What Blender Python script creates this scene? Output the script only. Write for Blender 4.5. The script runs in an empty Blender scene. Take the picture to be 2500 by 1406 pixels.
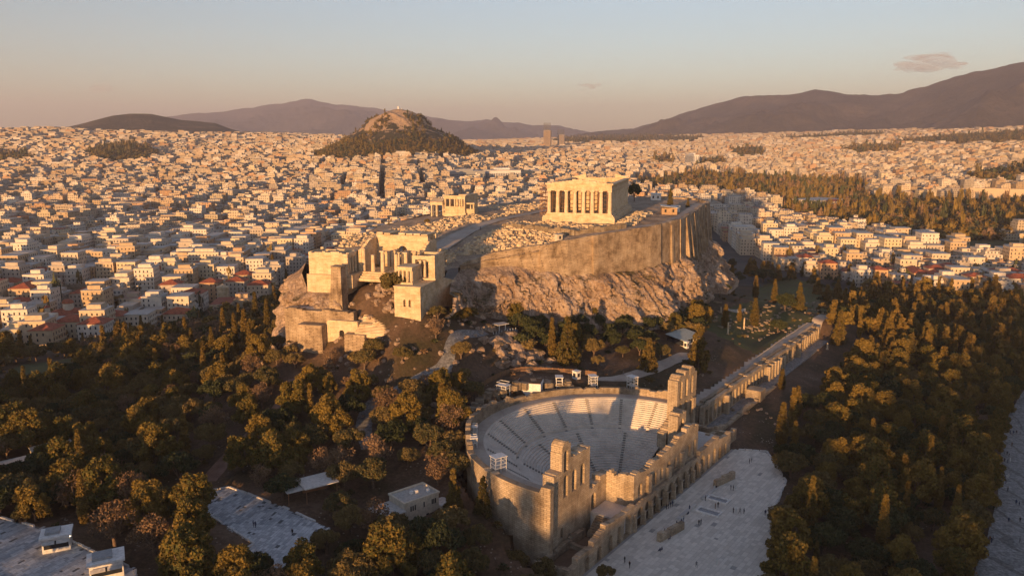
import bpy, math, random
import numpy as np
from mathutils import Vector, Matrix
R = math.radians
random.seed(7); rng = np.random.default_rng(7)
sc = bpy.context.scene
col = sc.collection

# ---------------------------------------------------------------- camera, sky, sun, exposure
# metres, x east, y north, z above sea level
CAM = (-375.0, -150.4, 189.5); CAM_AZ = 62.44; CAM_PITCH = -10.56; F_PX = 1911.0 / 2500.0
cd = bpy.data.cameras.new('camera'); cam = bpy.data.objects.new('camera', cd); col.objects.link(cam)
cd.sensor_width = 36.0; cd.lens = 36.0 * F_PX; cd.clip_start = 1.0; cd.clip_end = 80000.0
cam.location = CAM; cam.rotation_euler = (R(90 + CAM_PITCH), 0, R(-CAM_AZ))
sc.camera = cam
SUN_AZ, SUN_EL = 263.0, 3.8
w = bpy.data.worlds.new('World'); sc.world = w; w.use_nodes = True
nt = w.node_tree; nt.nodes.clear()
sky = nt.nodes.new('ShaderNodeTexSky'); sky.sky_type = 'NISHITA'; sky.sun_disc = False
sky.sun_elevation = R(SUN_EL); sky.sun_rotation = R(SUN_AZ); sky.altitude = 200
sky.air_density = 1.0; sky.dust_density = 0.4; sky.ozone_density = 2.0
bg = nt.nodes.new('ShaderNodeBackground'); bg.inputs[1].default_value = 0.14
wo = nt.nodes.new('ShaderNodeOutputWorld')
hs = nt.nodes.new('ShaderNodeHueSaturation'); hs.inputs['Saturation'].default_value = 0.76           # a hazy, muted evening sky
tn = nt.nodes.new('ShaderNodeMix'); tn.data_type = 'RGBA'; tn.blend_type = 'MULTIPLY'; tn.inputs[0].default_value = 1.0; tn.inputs[7].default_value = (.98, .965, 1.05, 1)
nt.links.new(sky.outputs[0], hs.inputs['Color']); nt.links.new(hs.outputs[0], tn.inputs[6]); nt.links.new(tn.outputs[2], bg.inputs[0]); nt.links.new(bg.outputs[0], wo.inputs[0])
sd = bpy.data.lights.new('sun', 'SUN'); sun = bpy.data.objects.new('sun', sd); col.objects.link(sun)
sd.energy = 4.2; sd.angle = R(0.6); sd.color = (1.0, 0.53, 0.20)
sun.rotation_euler = (R(90 - SUN_EL), 0, R(180 - SUN_AZ)); sun.location = (-600, -150, 400)
sc.view_settings.view_transform = 'Standard'; sc.view_settings.look = 'None'
sc.view_settings.exposure = 1.0; sc.view_settings.gamma = 1.0
sc.cycles.max_bounces = 6; sc.cycles.diffuse_bounces = 3; sc.cycles.volume_bounces = 0
sc.cycles.use_denoising = True

# ---------------------------------------------------------------- helpers
def tag(o, label=None, cat=None, group=None, kind=None):
    if label: o['label'] = label
    if cat: o['category'] = cat
    if group: o['group'] = group
    if kind: o['kind'] = kind
    return o
def empty(name, loc=(0, 0, 0), rz=0, parent=None):
    o = bpy.data.objects.new(name, None); col.objects.link(o); o.location = loc; o.rotation_euler = (0, 0, rz)
    o.empty_display_size = 0.5
    if parent: o.parent = parent
    return o
def link(name, me, parent=None, loc=None, rz=None):
    o = bpy.data.objects.new(name, me); col.objects.link(o)
    if parent: o.parent = parent
    if loc is not None: o.location = loc
    if rz is not None: o.rotation_euler = (0, 0, rz)
    return o
def mesh_np(name, V, F, mats=(), mi=None, smooth=False, colors=None):
    """V (n,3) float, F (m,k) int: one mesh from arrays; colors (m,3) per face."""
    me = bpy.data.meshes.new(name); V = np.asarray(V, np.float32); F = np.asarray(F, np.int32)
    m, k = F.shape
    me.vertices.add(len(V)); me.vertices.foreach_set('co', V.ravel())
    me.loops.add(m * k); me.loops.foreach_set('vertex_index', F.ravel())
    me.polygons.add(m); me.polygons.foreach_set('loop_start', np.arange(0, m * k, k, dtype=np.int32))
    me.polygons.foreach_set('loop_total', np.full(m, k, np.int32))
    for x in mats: me.materials.append(x)
    if mi is not None: me.polygons.foreach_set('material_index', np.asarray(mi, np.int32))
    me.polygons.foreach_set('use_smooth', np.full(m, bool(smooth)))
    if colors is not None:
        a = me.attributes.new('tint', 'FLOAT_COLOR', 'FACE')
        c = np.ones((m, 4), np.float32); c[:, :3] = colors; a.data.foreach_set('color', c.ravel())
    me.update(calc_edges=True); me.validate()
    return me
class MB:
    """collects solids; build() links them as one mesh object"""
    def __init__(s): s.v = []; s.f = []; s.m = []; s.cur = 0
    def add(s, vs, fs):
        b = len(s.v); s.v += [tuple(v) for v in vs]; s.f += [tuple(i + b for i in f) for f in fs]; s.m += [s.cur] * len(fs)
    def hexa(s, p):   # 8 points: bottom 4 ccw, top 4
        s.add(p, [(3, 2, 1, 0), (4, 5, 6, 7), (0, 1, 5, 4), (1, 2, 6, 5), (2, 3, 7, 6), (3, 0, 4, 7)])
    def box(s, x0, x1, y0, y1, z0, z1, taper=0.0):
        t = taper
        s.hexa([(x0, y0, z0), (x1, y0, z0), (x1, y1, z0), (x0, y1, z0), (x0 + t, y0 + t, z1), (x1 - t, y0 + t, z1), (x1 - t, y1 - t, z1), (x0 + t, y1 - t, z1)])
    def obox(s, cx, cy, z0, dx, dy, h, a=0.0, taper=0.0):
        c, n = math.cos(a), math.sin(a); P = []
        for z, k in ((z0, 0), (z0 + h, taper)):
            for sx, sy in ((-1, -1), (1, -1), (1, 1), (-1, 1)):
                x, y = sx * (dx / 2 - k), sy * (dy / 2 - k); P.append((cx + x * c - y * n, cy + x * n + y * c, z))
        s.hexa(P)
    def bar(s, a, b, t, t2=None):
        a, b = Vector(a), Vector(b); d = (b - a).normalized(); u = d.cross(Vector((0, 0, 1)))
        u = Vector((1, 0, 0)) if u.length < 1e-4 else u.normalized(); v = d.cross(u); t2 = t2 or t
        s.hexa([a - u * t / 2 - v * t2 / 2, a + u * t / 2 - v * t2 / 2, a + u * t / 2 + v * t2 / 2, a - u * t / 2 + v * t2 / 2,
                b - u * t / 2 - v * t2 / 2, b + u * t / 2 - v * t2 / 2, b + u * t / 2 + v * t2 / 2, b - u * t / 2 + v * t2 / 2])
    def cyl(s, cx, cy, z0, z1, r0, r1=None, n=12, cap=True, flute=0.0):
        r1 = r0 if r1 is None else r1; V = []
        for z, r in ((z0, r0), (z1, r1)):
            for i in range(n):
                rr = r * (1 - flute * (i % 2)); a = 2 * math.pi * i / n; V.append((cx + rr * math.cos(a), cy + rr * math.sin(a), z))
        F = [(i, (i + 1) % n, n + (i + 1) % n, n + i) for i in range(n)]
        if cap: F += [tuple(range(n - 1, -1, -1)), tuple(range(n, 2 * n))]
        s.add(V, F)
    def tube(s, pts, rad, n=6):
        V = []; F = []
        for i, p in enumerate(pts):
            p = Vector(p); q = Vector(pts[min(i + 1, len(pts) - 1)]); o = Vector(pts[max(i - 1, 0)]); d = (q - o).normalized()
            u = d.cross(Vector((0.3, 0.1, 1))).normalized(); v = d.cross(u); r = rad[i] if hasattr(rad, '__len__') else rad
            for k in range(n):
                a = 2 * math.pi * k / n; V.append(p + u * (r * math.cos(a)) + v * (r * math.sin(a)))
        for i in range(len(pts) - 1):
            for k in range(n): F.append((i * n + k, i * n + (k + 1) % n, (i + 1) * n + (k + 1) % n, (i + 1) * n + k))
        F.append(tuple(range((len(pts) - 1) * n, len(pts) * n)))
        s.add(V, F)
    def prism(s, poly, z0, z1):
        n = len(poly); s.add([(x, y, z0) for x, y in poly] + [(x, y, z1) for x, y in poly],
            [tuple(range(n - 1, -1, -1)), tuple(range(n, 2 * n))] + [(i, (i + 1) % n, n + (i + 1) % n, n + i) for i in range(n)])
    def wall(s, O, S, N, s0, s1, n0, n1, zb, top, holes=(), step=1.2):
        """masonry wall in the (S,N) frame at O from s0..s1, n0..n1; top(s) gives its height, holes = (centre, width, sill z, springing z) with a round head"""
        cuts = {round(s0, 3), round(s1, 3)}; x = s0
        while x < s1: cuts.add(round(x, 3)); x += step
        for c, wd, a, b in holes:
            for k in range(9): cuts.add(round(c - wd / 2 * math.cos(math.pi * k / 8), 3))
        cuts = sorted(c for c in cuts if s0 - 1e-6 <= c <= s1 + 1e-6)
        def pt(u, n, z): return (O[0] + S[0] * u + N[0] * n, O[1] + S[1] * u + N[1] * n, z)
        for a, b in zip(cuts[:-1], cuts[1:]):
            if b - a < 1e-3: continue
            m = (a + b) / 2; t = top(m); hs = []
            for c, wd, lo, sp in holes:
                if abs(m - c) < wd / 2:
                    f = lambda u: sp + math.sqrt(max(0, (wd / 2) ** 2 - (u - c) ** 2)); hs.append((lo, f(a), f(b)))
            hs.sort(); z = (zb, zb)
            for lo, fa, fb in hs + [(t, None, None)]:
                lo = min(lo, t)
                if lo - max(z) > 0.02 or (lo > min(z) + .02):
                    za, zc = min(z[0], lo - .01), min(z[1], lo - .01)
                    s.hexa([pt(a, n0, za), pt(b, n0, zc), pt(b, n1, zc), pt(a, n1, za), pt(a, n0, lo), pt(b, n0, lo), pt(b, n1, lo), pt(a, n1, lo)])
                if fa is None: break
                z = (min(fa, t), min(fb, t))
    def data(s, name, mats, smooth=False):
        me = bpy.data.meshes.new(name); me.from_pydata(s.v, [], s.f)
        for x in (mats if isinstance(mats, (list, tuple)) else [mats]): me.materials.append(x)
        me.polygons.foreach_set('material_index', s.m)
        if smooth: me.polygons.foreach_set('use_smooth', [True] * len(s.f))
        me.update(); return me
    def build(s, name, mats, parent=None, loc=None, rz=None, smooth=False): return link(name, s.data(name, mats, smooth), parent, loc, rz)
def copy_tree(o, parent=None, loc=None, rz=None, scale=None):
    c = o.copy(); col.objects.link(c)
    if parent is not None: c.parent = parent
    if loc is not None: c.location = loc
    if rz is not None: c.rotation_euler = (0, 0, rz)
    if scale is not None: c.scale = scale if hasattr(scale, '__len__') else (scale,) * 3
    for ch in KIDS.get(o.name, []): copy_tree(ch, c)
    return c
KIDS = {}
def keep_kids(o): KIDS[o.name] = [c for c in bpy.data.objects if c.parent == o]; [keep_kids(c) for c in KIDS[o.name]]
# value noise on arrays
_perm = rng.random((64, 64, 64)).astype(np.float32)
def vnoise(x, y, z=0.0):
    x, y, z = np.broadcast_arrays(np.asarray(x, np.float64), y, z); xi, yi, zi = np.floor(x).astype(int), np.floor(y).astype(int), np.floor(z).astype(int)
    fx, fy, fz = x - xi, y - yi, z - zi; fx, fy, fz = [t * t * (3 - 2 * t) for t in (fx, fy, fz)]; o = 0
    for i in (0, 1):
        for j in (0, 1):
            for k in (0, 1): o = o + _perm[(xi + i) & 63, (yi + j) & 63, (zi + k) & 63] * (fx if i else 1 - fx) * (fy if j else 1 - fy) * (fz if k else 1 - fz)
    return o * 2 - 1
def fbm(x, y, z=0.0, oct=4, ridge=False):
    o = 0; a = 1.0; t = 0
    for i in range(oct):
        n = vnoise(x * 2 ** i + 13.7 * i, y * 2 ** i + 7.1 * i, np.asarray(z) * 2 ** i); o = o + a * (1 - 2 * np.abs(n) if ridge else n); t += a; a *= .5
    return o / t
def inside(px, py, poly):
    px, py = np.asarray(px), np.asarray(py); r = np.zeros(px.shape, bool); n = len(poly)
    for i in range(n):
        x1, y1 = poly[i][:2]; x2, y2 = poly[(i + 1) % n][:2]
        c = ((y1 > py) != (y2 > py)) & (px < (x2 - x1) * (py - y1) / (y2 - y1 + 1e-12) + x1); r ^= c
    return r
_az, _pt = R(CAM_AZ), R(CAM_PITCH)
_fw = np.array([math.sin(_az) * math.cos(_pt), math.cos(_az) * math.cos(_pt), math.sin(_pt)]); _rt = np.array([math.cos(_az), -math.sin(_az), 0]); _up = np.cross(_rt, _fw)
def view_pos(p):
    """where a world point shows in the picture (2500 wide) and how far away: used to order names and to choose which repeats are built singly"""
    d = np.asarray(p, float) - np.array(CAM); z = d @ _fw
    return 1250 + 1911 * (d @ _rt) / z, 703 - 1911 * (d @ _up) / z, z
ORD = 'first second third fourth fifth sixth seventh eighth ninth tenth eleventh twelfth thirteenth fourteenth fifteenth sixteenth seventeenth eighteenth nineteenth twentieth'.split()
def nth(i):
    if i >= 99: return 'hundredth' if i == 99 else 'two-hundredth' if i == 199 else ('two-hundred-' if i >= 200 else 'hundred-') + nth((i - 100) % 100)
    if i < 20: return ORD[i]
    t = ['twenty', 'thirty', 'forty', 'fifty', 'sixty', 'seventy', 'eighty', 'ninety'][(i + 1) // 10 - 2]; u = (i + 1) % 10
    return (t[:-1] + 'ieth') if u == 0 else t + '-' + ORD[u - 1]

# ---------------------------------------------------------------- materials
def new_mat(name):
    m = bpy.data.materials.new(name); m.use_nodes = True; n = m.node_tree; b = n.nodes['Principled BSDF']
    b.inputs['Specular IOR Level'].default_value = 0.25; return m, n, b
def ramp(n, fac, stops):
    r = n.nodes.new('ShaderNodeValToRGB'); e = r.color_ramp.elements
    while len(e) < len(stops): e.new(0.5)
    for i, (p, c) in enumerate(stops): e[i].position = p; e[i].color = (*c, 1)
    n.links.new(fac, r.inputs[0]); return r.outputs[0]
def noise(n, scale, detail=6, rough=0.6, vec=None, dist=0.0):
    t = n.nodes.new('ShaderNodeTexNoise'); t.inputs['Scale'].default_value = scale; t.inputs['Detail'].default_value = detail
    t.inputs['Roughness'].default_value = rough; t.inputs['Distortion'].default_value = dist
    if vec is None: vec = pos(n)
    n.links.new(vec, t.inputs['Vector']); return t.outputs[0]
def pos(n):
    g = n.nodes.new('ShaderNodeNewGeometry'); return g.outputs['Position']
def mth(n, op, a, b=None, c=None):
    t = n.nodes.new('ShaderNodeMath'); t.operation = op
    for i, v in enumerate((a, b, c)):
        if v is None: continue
        if isinstance(v, (int, float)): t.inputs[i].default_value = v
        else: n.links.new(v, t.inputs[i])
    return t.outputs[0]
def mixc(n, f, a, b, mode='MIX'):
    t = n.nodes.new('ShaderNodeMix'); t.data_type = 'RGBA'; t.blend_type = mode
    for i, v in ((0, f), (6, a), (7, b)):
        if isinstance(v, (int, float)): t.inputs[i].default_value = v
        elif isinstance(v, tuple): t.inputs[i].default_value = (*v, 1) if len(v) == 3 else v
        else: n.links.new(v, t.inputs[i])
    return t.outputs[2]
def bump(n, b, h, strength, dist=0.3):
    t = n.nodes.new('ShaderNodeBump'); t.inputs['Strength'].default_value = strength; t.inputs['Distance'].default_value = dist
    n.links.new(h, t.inputs['Height']); n.links.new(t.outputs[0], b.inputs['Normal'])
def stone_mat(name, c0, c1, c2, scale=0.25, course=None, joint=0.55, bumps=0.5, rough=0.85, fine=2.5, length=1.3, streak=False):
    """weathered stone: broad stains, fine grain and, when course is given, block courses of that height"""
    m, n, b = new_mat(name); b.inputs['Roughness'].default_value = rough
    a = noise(n, scale, 5, 0.65); colr = ramp(n, a, [(0.3, c0), (0.5, c1), (0.72, c2)])
    f = noise(n, fine, 4, 0.7); colr = mixc(n, 0.35, colr, ramp(n, f, [(0.3, (.45, .42, .38)), (0.7, (1.0, 1.0, 1.0))]), 'MULTIPLY'); h = f
    if course:
        x = n.nodes.new('ShaderNodeSeparateXYZ'); n.links.new(pos(n), x.inputs[0])
        u = mth(n, 'ADD', mth(n, 'MULTIPLY', x.outputs[0], .82), mth(n, 'MULTIPLY', x.outputs[1], .57))
        cv = n.nodes.new('ShaderNodeCombineXYZ'); n.links.new(u, cv.inputs[0]); n.links.new(x.outputs[2], cv.inputs[1])
        k = n.nodes.new('ShaderNodeTexBrick'); k.inputs['Scale'].default_value = 1.0; k.inputs['Mortar Size'].default_value = 0.035 * course / 0.5
        k.inputs['Mortar Smooth'].default_value = 0.3; k.inputs['Brick Width'].default_value = course * length * 1.6; k.inputs['Row Height'].default_value = course
        k.inputs['Color1'].default_value = (.80, .78, .75, 1); k.inputs['Color2'].default_value = (1.12, 1.1, 1.06, 1); k.inputs['Mortar'].default_value = (joint, joint * .94, joint * .86, 1)
        n.links.new(cv.outputs[0], k.inputs['Vector']); colr = mixc(n, 0.75, colr, k.outputs[0], 'MULTIPLY')
        h = mth(n, 'SUBTRACT', mth(n, 'MULTIPLY', f, .5), mth(n, 'MULTIPLY', k.outputs[1], .8))
    if streak:
        mp = n.nodes.new('ShaderNodeMapping'); mp.inputs['Scale'].default_value = (1, 1, .3); n.links.new(pos(n), mp.inputs[0]); s_ = noise(n, .25, 6, .75, mp.outputs[0], .5); colr = mixc(n, .55, colr, ramp(n, s_, [(.36, (.42, .38, .34)), (.5, (.95, .94, .92)), (.64, (1.22, 1.18, 1.12))]), 'MULTIPLY')
    n.links.new(colr, b.inputs['Base Color']); bump(n, b, h, bumps, 0.25); return m
def plain(name, c, rough=0.6, metal=0.0, var=0.12, scale=1.5):
    m, n, b = new_mat(name); b.inputs['Roughness'].default_value = rough; b.inputs['Metallic'].default_value = metal
    lo = tuple(v * (1 - var * 2) for v in c); hi = tuple(min(1, v * (1 + var)) for v in c)
    n.links.new(ramp(n, noise(n, scale, 4), [(0.3, lo), (0.65, hi)]), b.inputs['Base Color']); return m
M = {}
M['marble'] = stone_mat('weathered_marble', (.50, .37, .22), (.66, .53, .36), (.74, .64, .48), .35, 0.6, .72, .35)
M['temple'] = stone_mat('temple_column_marble', (.52, .39, .24), (.66, .54, .37), (.74, .65, .5), .5, None, .7, .3)
M['wallstone'] = stone_mat('fortress_wall_stone', (.17, .12, .08), (.44, .345, .245), (.60, .50, .385), .2, 0.55, .5, .9, streak=True)
M['odeon'] = stone_mat('odeon_limestone', (.32, .25, .175), (.48, .395, .295), (.60, .515, .405), .22, 0.5, .5, .9, streak=True)
M['seat'] = stone_mat('seat_marble', (.52, .47, .41), (.66, .60, .53), (.75, .69, .61), .3, None, .6, .25)
M['rubblestone'] = stone_mat('rubble_masonry', (.20, .155, .11), (.33, .27, .20), (.44, .38, .30), .5, 0.35, .45, 1.0)
M['dirt'] = stone_mat('bare_earth', (.075, .05, .035), (.13, .09, .062), (.21, .15, .105), .08, None, 1, .5, .95, .8)
M['pathdust'] = stone_mat('dusty_path', (.34, .28, .24), (.45, .39, .33), (.54, .47, .41), .15, None, 1, .2, .95, 1.5)
M['paving'] = stone_mat('grey_marble_paving', (.12, .125, .13), (.24, .245, .25), (.42, .42, .42), 1.1, 0.9, .5, .3, .8, 3)
M['plaza'] = stone_mat('pale_plaza_slab', (.47, .46, .44), (.58, .565, .545), (.66, .645, .62), .25, None, 1, .15, .75, 2)
M['redpath'] = stone_mat('reddish_path', (.15, .085, .06), (.22, .13, .095), (.28, .18, .14), .3, None, 1, .2, .9, 2)
M['white'] = plain('white_paint', (.72, .71, .69)); M['cream'] = plain('cream_render', (.60, .53, .42)); M['concrete'] = plain('roof_concrete', (.42, .40, .37))
M['tile'] = plain('red_roof_tile', (.33, .10, .055), .8, 0, .25, .6); M['glass'] = plain('dark_window_glass', (.028, .032, .04), .15, 0, .1)
M['steel'] = plain('scaffold_steel', (.33, .28, .22), .5, .4); M['rust'] = plain('rusty_metal', (.28, .14, .07), .7); M['wood'] = plain('brown_timber', (.2, .12, .07), .8)
M['bark'] = plain('tree_bark', (.15, .105, .075), .9, 0, .25, 3); M['black'] = plain('black_cloth', (.025, .025, .03), .9)
M['greypaint'] = plain('grey_paint', (.3, .31, .32)); M['hole'] = plain('opening_shade_and_tyre', (.03, .026, .022), 1, 0, .1)  # near-black colour painted as shade inside openings; also colours the van tyres
M['brown'] = plain('brown_render', (.36, .24, .14)); M['pale_metal'] = plain('pale_metal_roof', (.52, .5, .47), .5)
def rock_mat():
    m, n, b = new_mat('limestone_rock'); b.inputs['Roughness'].default_value = .9
    a = noise(n, .05, 6, .65); c = ramp(n, a, [(.3, (.37, .265, .195)), (.5, (.53, .42, .34)), (.7, (.64, .54, .46))])
    mp = n.nodes.new('ShaderNodeMapping'); mp.inputs['Scale'].default_value = (1, 1, .45); mp.inputs['Rotation'].default_value = (.5, .35, 0); n.links.new(pos(n), mp.inputs[0])
    d = noise(n, .45, 8, .72, mp.outputs[0], .8); e = noise(n, 1.6, 5, .7, mp.outputs[0], .4)
    c = mixc(n, .8, c, ramp(n, d, [(.36, (.36, .29, .24)), (.46, (.8, .74, .68)), (.58, (1.08, 1.05, 1.0))]), 'MULTIPLY'); c = mixc(n, .5, c, ramp(n, e, [(.36, (.45, .4, .36)), (.55, (1.05, 1.03, 1.0))]), 'MULTIPLY')
    g = n.nodes.new('ShaderNodeNewGeometry'); sx = n.nodes.new('ShaderNodeSeparateXYZ'); n.links.new(g.outputs['Normal'], sx.inputs[0])
    gr = noise(n, .12, 4, .6); k = mth(n, 'MULTIPLY', ramp(n, sx.outputs[2], [(.5, (0, 0, 0)), (.8, (1, 1, 1))]), ramp(n, gr, [(.48, (0, 0, 0)), (.6, (1, 1, 1))]))
    c = mixc(n, k, c, (.11, .085, .035)); n.links.new(c, b.inputs['Base Color'])
    bump(n, b, mth(n, 'ADD', mth(n, 'MULTIPLY', d, 1.2), mth(n, 'MULTIPLY', e, .4)), 1.0, 1.6); return m
M['rock'] = rock_mat()
def foliage(name, a, b_, c):
    m, n, b = new_mat(name); b.inputs['Roughness'].default_value = .75; b.inputs['Specular IOR Level'].default_value = .15
    o = n.nodes.new('ShaderNodeObjectInfo'); t = n.nodes.new('ShaderNodeNewGeometry')
    x = mth(n, 'ADD', mth(n, 'MULTIPLY', t.outputs['Random Per Island'], .55), mth(n, 'MULTIPLY', o.outputs['Random'], .45))
    n.links.new(ramp(n, x, [(.15, a), (.5, b_), (.85, c)]), b.inputs['Base Color']); return m
M['olive'] = foliage('olive_foliage', (.062, .066, .03), (.14, .105, .038), (.20, .142, .055))
M['pine'] = foliage('pine_foliage', (.07, .072, .02), (.15, .106, .025), (.215, .146, .034))
M['cypress'] = foliage('cypress_foliage', (.06, .054, .015), (.12, .085, .023), (.185, .12, .03))
M['dryleaf'] = foliage('dry_twig_foliage', (.13, .08, .046), (.18, .115, .066), (.22, .145, .088))
M['darkleaf'] = foliage('dark_foliage', (.03, .038, .016), (.046, .055, .022), (.07, .076, .032))

# ---------------------------------------------------------------- terrain heights
CTRL = [(-248.9,-17.6,103), (-252.2,-2.0,103), (-249.0,-32.8,102.5), (-286.2,10.9,104.5), (-280.2,3.2,104.5), (-278.9,35.5,104), (-283.1,-14.0,104), (-227.7,-43.8,97.5), (-233.9,-19.4,103.5), (-202.9,-10.6,108), (-180.3,-12.4,113),
 (-162.5,-16.5,117), (-140.8,-16.7,119), (-230.0,13.5,104.5), (-198.4,22.0,109), (-214.3,20.0,106.5), (-161.5,58.7,111.5), (-118.6,112.6,104), (-119.7,132.8,98), (-184.6,185.3,92), (-158.8,185.0,91), (-101.2,326.9,78.5), (-87.4,273.4,79), (-201.6,76.0,98.5), (-228.0,81.4,99), (-242.1,25.2,102),
 (-246.7,-58.2,97), (-262.8,-38.2,100), (-223.7,-71.4,97), (-215.4,-61.3,100.5), (-230.9,-79.3,95), (-204.7,-46.5,102), (-189.7,-27.6,104), (-172.5,-25.7,106), (-171.3,-18.8,110), (-151.5,-25.9,114),
 (-126.2,-24.0,116.5), (-118.0,-11.0,119.5), (-126.0,-33.9,111.5), (-117.9,-66.9,107.8), (-121.1,-51.1,109.5), (-66.2,-70.6,106.5), (-102.0,-92.4,101), (37.3,-107.7,101.5), (-47.2,-95.1,101.5), (-87.4,-105.9,92.5), (19.0,-112.3,93.5), (-125.0,-102.1,92.3), (-35.8,-107.0,93),
 (-92.6,-151.3,87), (140.2,-167.3,82), (-64.9,-183.2,83), (-162.3,-174.9,88), (-172.6,-134.2,90.5), (-29.5,-134.2,88), (68.4,-198.3,80), (-189.0,-145.0,90.5), (-138.1,-162.8,87.5),
 (135.1,-117.9,93), (143.6,-85.5,99), (38.7,-83.4,103), (96.7,-54.2,104), (297.4,-49.1,88), (330.0,-77.8,82), (315.0,-141.2,79), (311.0,-211.0,76), (353.4,-22.6,82), (95.6,-136.0,88),
 (-176.3, 42.0, 118.5), (-170.0, 23.0, 121.5), (-168.5, 12.0, 122.5), (-166.5, 3.0, 127.5), (-165, 35, 131.3), (-163, 22, 131.2), (-161, 12, 131.6), (-157, 17, 135.5), (-149, 21, 140.5), (-152, 8, 137), (-164, -2, 131), (-160, -9, 130.5), (-145, -6, 131), (-185, 20, 118), (-183, 36, 116.5), (-180, 8, 118.5), (-172, -8, 124),
 (-168.1,16.5,115.5), (-170.6,32.6,114), (-163.5,-0.9,119.5), (-178.8,-0.1,113.5), (-179.3,21.7,110.5), (-126.8,-3.5,124.5), (-143.4,-3.0,124),
 (-50, 30, 116), (0, 0, 116), (80, 0, 112), (-100, 40, 118), (-50, 112, 105), (60, 112, 100), (165, 20, 98), (-60, 165, 90), (60, 190, 84), (-30, 260, 78), (200, 160, 82), (260, -30, 82), (100, -75, 100), (40, -80, 103),
 (-375, -150, 97), (-330, -60, 103), (-330, 40, 106), (-285, 110, 106), (-420, 60, 105), (-460, -60, 103), (-620, 20, 107), (-640, -120, 112), (-630, 140, 103), (-700, 0, 105), (-560, -60, 107), (-465, -430, 147), (-470, -340, 129), (-480, -240, 105), (-300, -260, 93), (-560, -250, 118), (-200, -260, 84), (-60, -260, 76), (100, -280, 74),  # includes unseen hills behind the viewpoint, shaped for the shade they cast
 (-300, 260, 88), (-200, 330, 76), (-420, 260, 92), (-900, 0, 96), (-900, -300, 92), (-800, 300, 85), (300, 300, 78), (350, -250, 74), (100, 420, 74), (-300, 480, 70), (450, 50, 78)]
def _op(s, n): return (-179.5 + .988 * s + .152 * n, -80.8 - .152 * s + .988 * n)
CTRL += [(*_op(s, n), z) for s, n, z in [(0, 48, 112.5), (-20, 44, 109.5), (-34, 32, 106), (-44, 14, 101), (-46, -2, 98), (20, 46, 112.5), (38, 31, 109.8), (50, 8, 104), (0, 43, 111), (-28, 33, 107), (30, 33, 110), (58, -4, 97), (-12, 60, 115)]]
CT = np.array(CTRL, float)
STO_A, STO_D, STO_L = (-119.0, -90.5), (.991, -.1337), 153.4
def _tps_fit(P):
    n = len(P); d = np.sqrt(((P[:, None, :2] - P[None, :, :2]) ** 2).sum(-1)) / 100; K = np.where(d > 0, d * d * np.log(d + 1e-12), 0) + np.eye(n) * .015
    A = np.zeros((n + 3, n + 3)); A[:n, :n] = K; A[:n, n] = 1; A[:n, n + 1:] = P[:, :2] / 100; A[n:, :n] = A[:n, n:].T
    return np.linalg.solve(A, np.r_[P[:, 2], 0, 0, 0])
def _tps_eval(P, c, x, y):
    x, y = np.asarray(x, float), np.asarray(y, float); o = c[-3] + c[-2] * x / 100 + c[-1] * y / 100
    if x.ndim == 1 and x.size < 200:
        d2 = ((x[:, None] - P[None, :, 0]) ** 2 + (y[:, None] - P[None, :, 1]) ** 2) / 1e4; return o + (.5 * d2 * np.log(d2 + 1e-12)) @ c[:-3]
    for (px, py, _), k in zip(P, c[:-3]):
        d2 = ((x - px) ** 2 + (y - py) ** 2) / 1e4; o = o + k * .5 * d2 * np.log(d2 + 1e-12)
    return o
CTW = _tps_fit(CT)
FAR_D = np.array([450, 800, 1200, 1600, 2000, 2600, 3300, 4000, 5000, 6500, 9000, 14000, 40000.])
FAR_A = np.array([-40, -24, -13.2, -7.5, -1.5, 10.4, 21.4, 33.2, 50])      # degrees right of the view axis
FAR_Z = np.array([[72, 72, 75, 75, 75, 75, 78, 76, 75], [76, 76, 78, 80, 82, 80, 80, 80, 80], [82, 84, 88, 92, 90, 85, 85, 85, 85], [90, 95, 108, 122, 105, 90, 90, 92, 92],
 [100, 108, 130, 146, 125, 98, 97, 105, 105], [125, 130, 150, 158, 138, 110, 112, 132, 132], [165, 170, 176, 165, 150, 130, 135, 167, 167], [216, 222, 200, 170, 160, 152, 165, 210, 210],
 [236, 238, 212, 176, 170, 186, 205, 246, 246], [205, 205, 200, 184, 184, 224, 250, 292, 300], [180, 190, 200, 200, 200, 240, 280, 320, 330], [150, 180, 200, 200, 200, 230, 260, 280, 280], [0] * 9], float)
def far_h(x, y):
    dx, dy = np.asarray(x) - CAM[0], np.asarray(y) - CAM[1]; D = np.clip(np.hypot(dx, dy), 451, 39999)
    a = np.clip((np.degrees(np.arctan2(dx, dy)) - CAM_AZ + 180) % 360 - 180, -39.9, 49.9)
    i = np.clip(np.searchsorted(FAR_D, D) - 1, 0, len(FAR_D) - 2); j = np.clip(np.searchsorted(FAR_A, a) - 1, 0, len(FAR_A) - 2)
    u = (D - FAR_D[i]) / (FAR_D[i + 1] - FAR_D[i]); v = (a - FAR_A[j]) / (FAR_A[j + 1] - FAR_A[j])
    z = FAR_Z[i, j] * (1 - u) * (1 - v) + FAR_Z[i + 1, j] * u * (1 - v) + FAR_Z[i, j + 1] * (1 - u) * v + FAR_Z[i + 1, j + 1] * u * v
    return z + fbm(np.asarray(x) / 500, np.asarray(y) / 500) * np.clip((D - 900) / 120, 0, 12)
OC = (-179.5, -80.8); OS = (.988, -.152); ON = (.152, .988); OZ = 92.0           # odeon frame: centre of the seats, along its front, inwards
def odeon_local(x, y): dx, dy = np.asarray(x) - OC[0], np.asarray(y) - OC[1]; return dx * OS[0] + dy * OS[1], dx * ON[0] + dy * ON[1]
def op(s, n, z=None):
    p = (OC[0] + OS[0] * s + ON[0] * n, OC[1] + OS[1] * s + ON[1] * n); return p if z is None else (*p, z)
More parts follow.
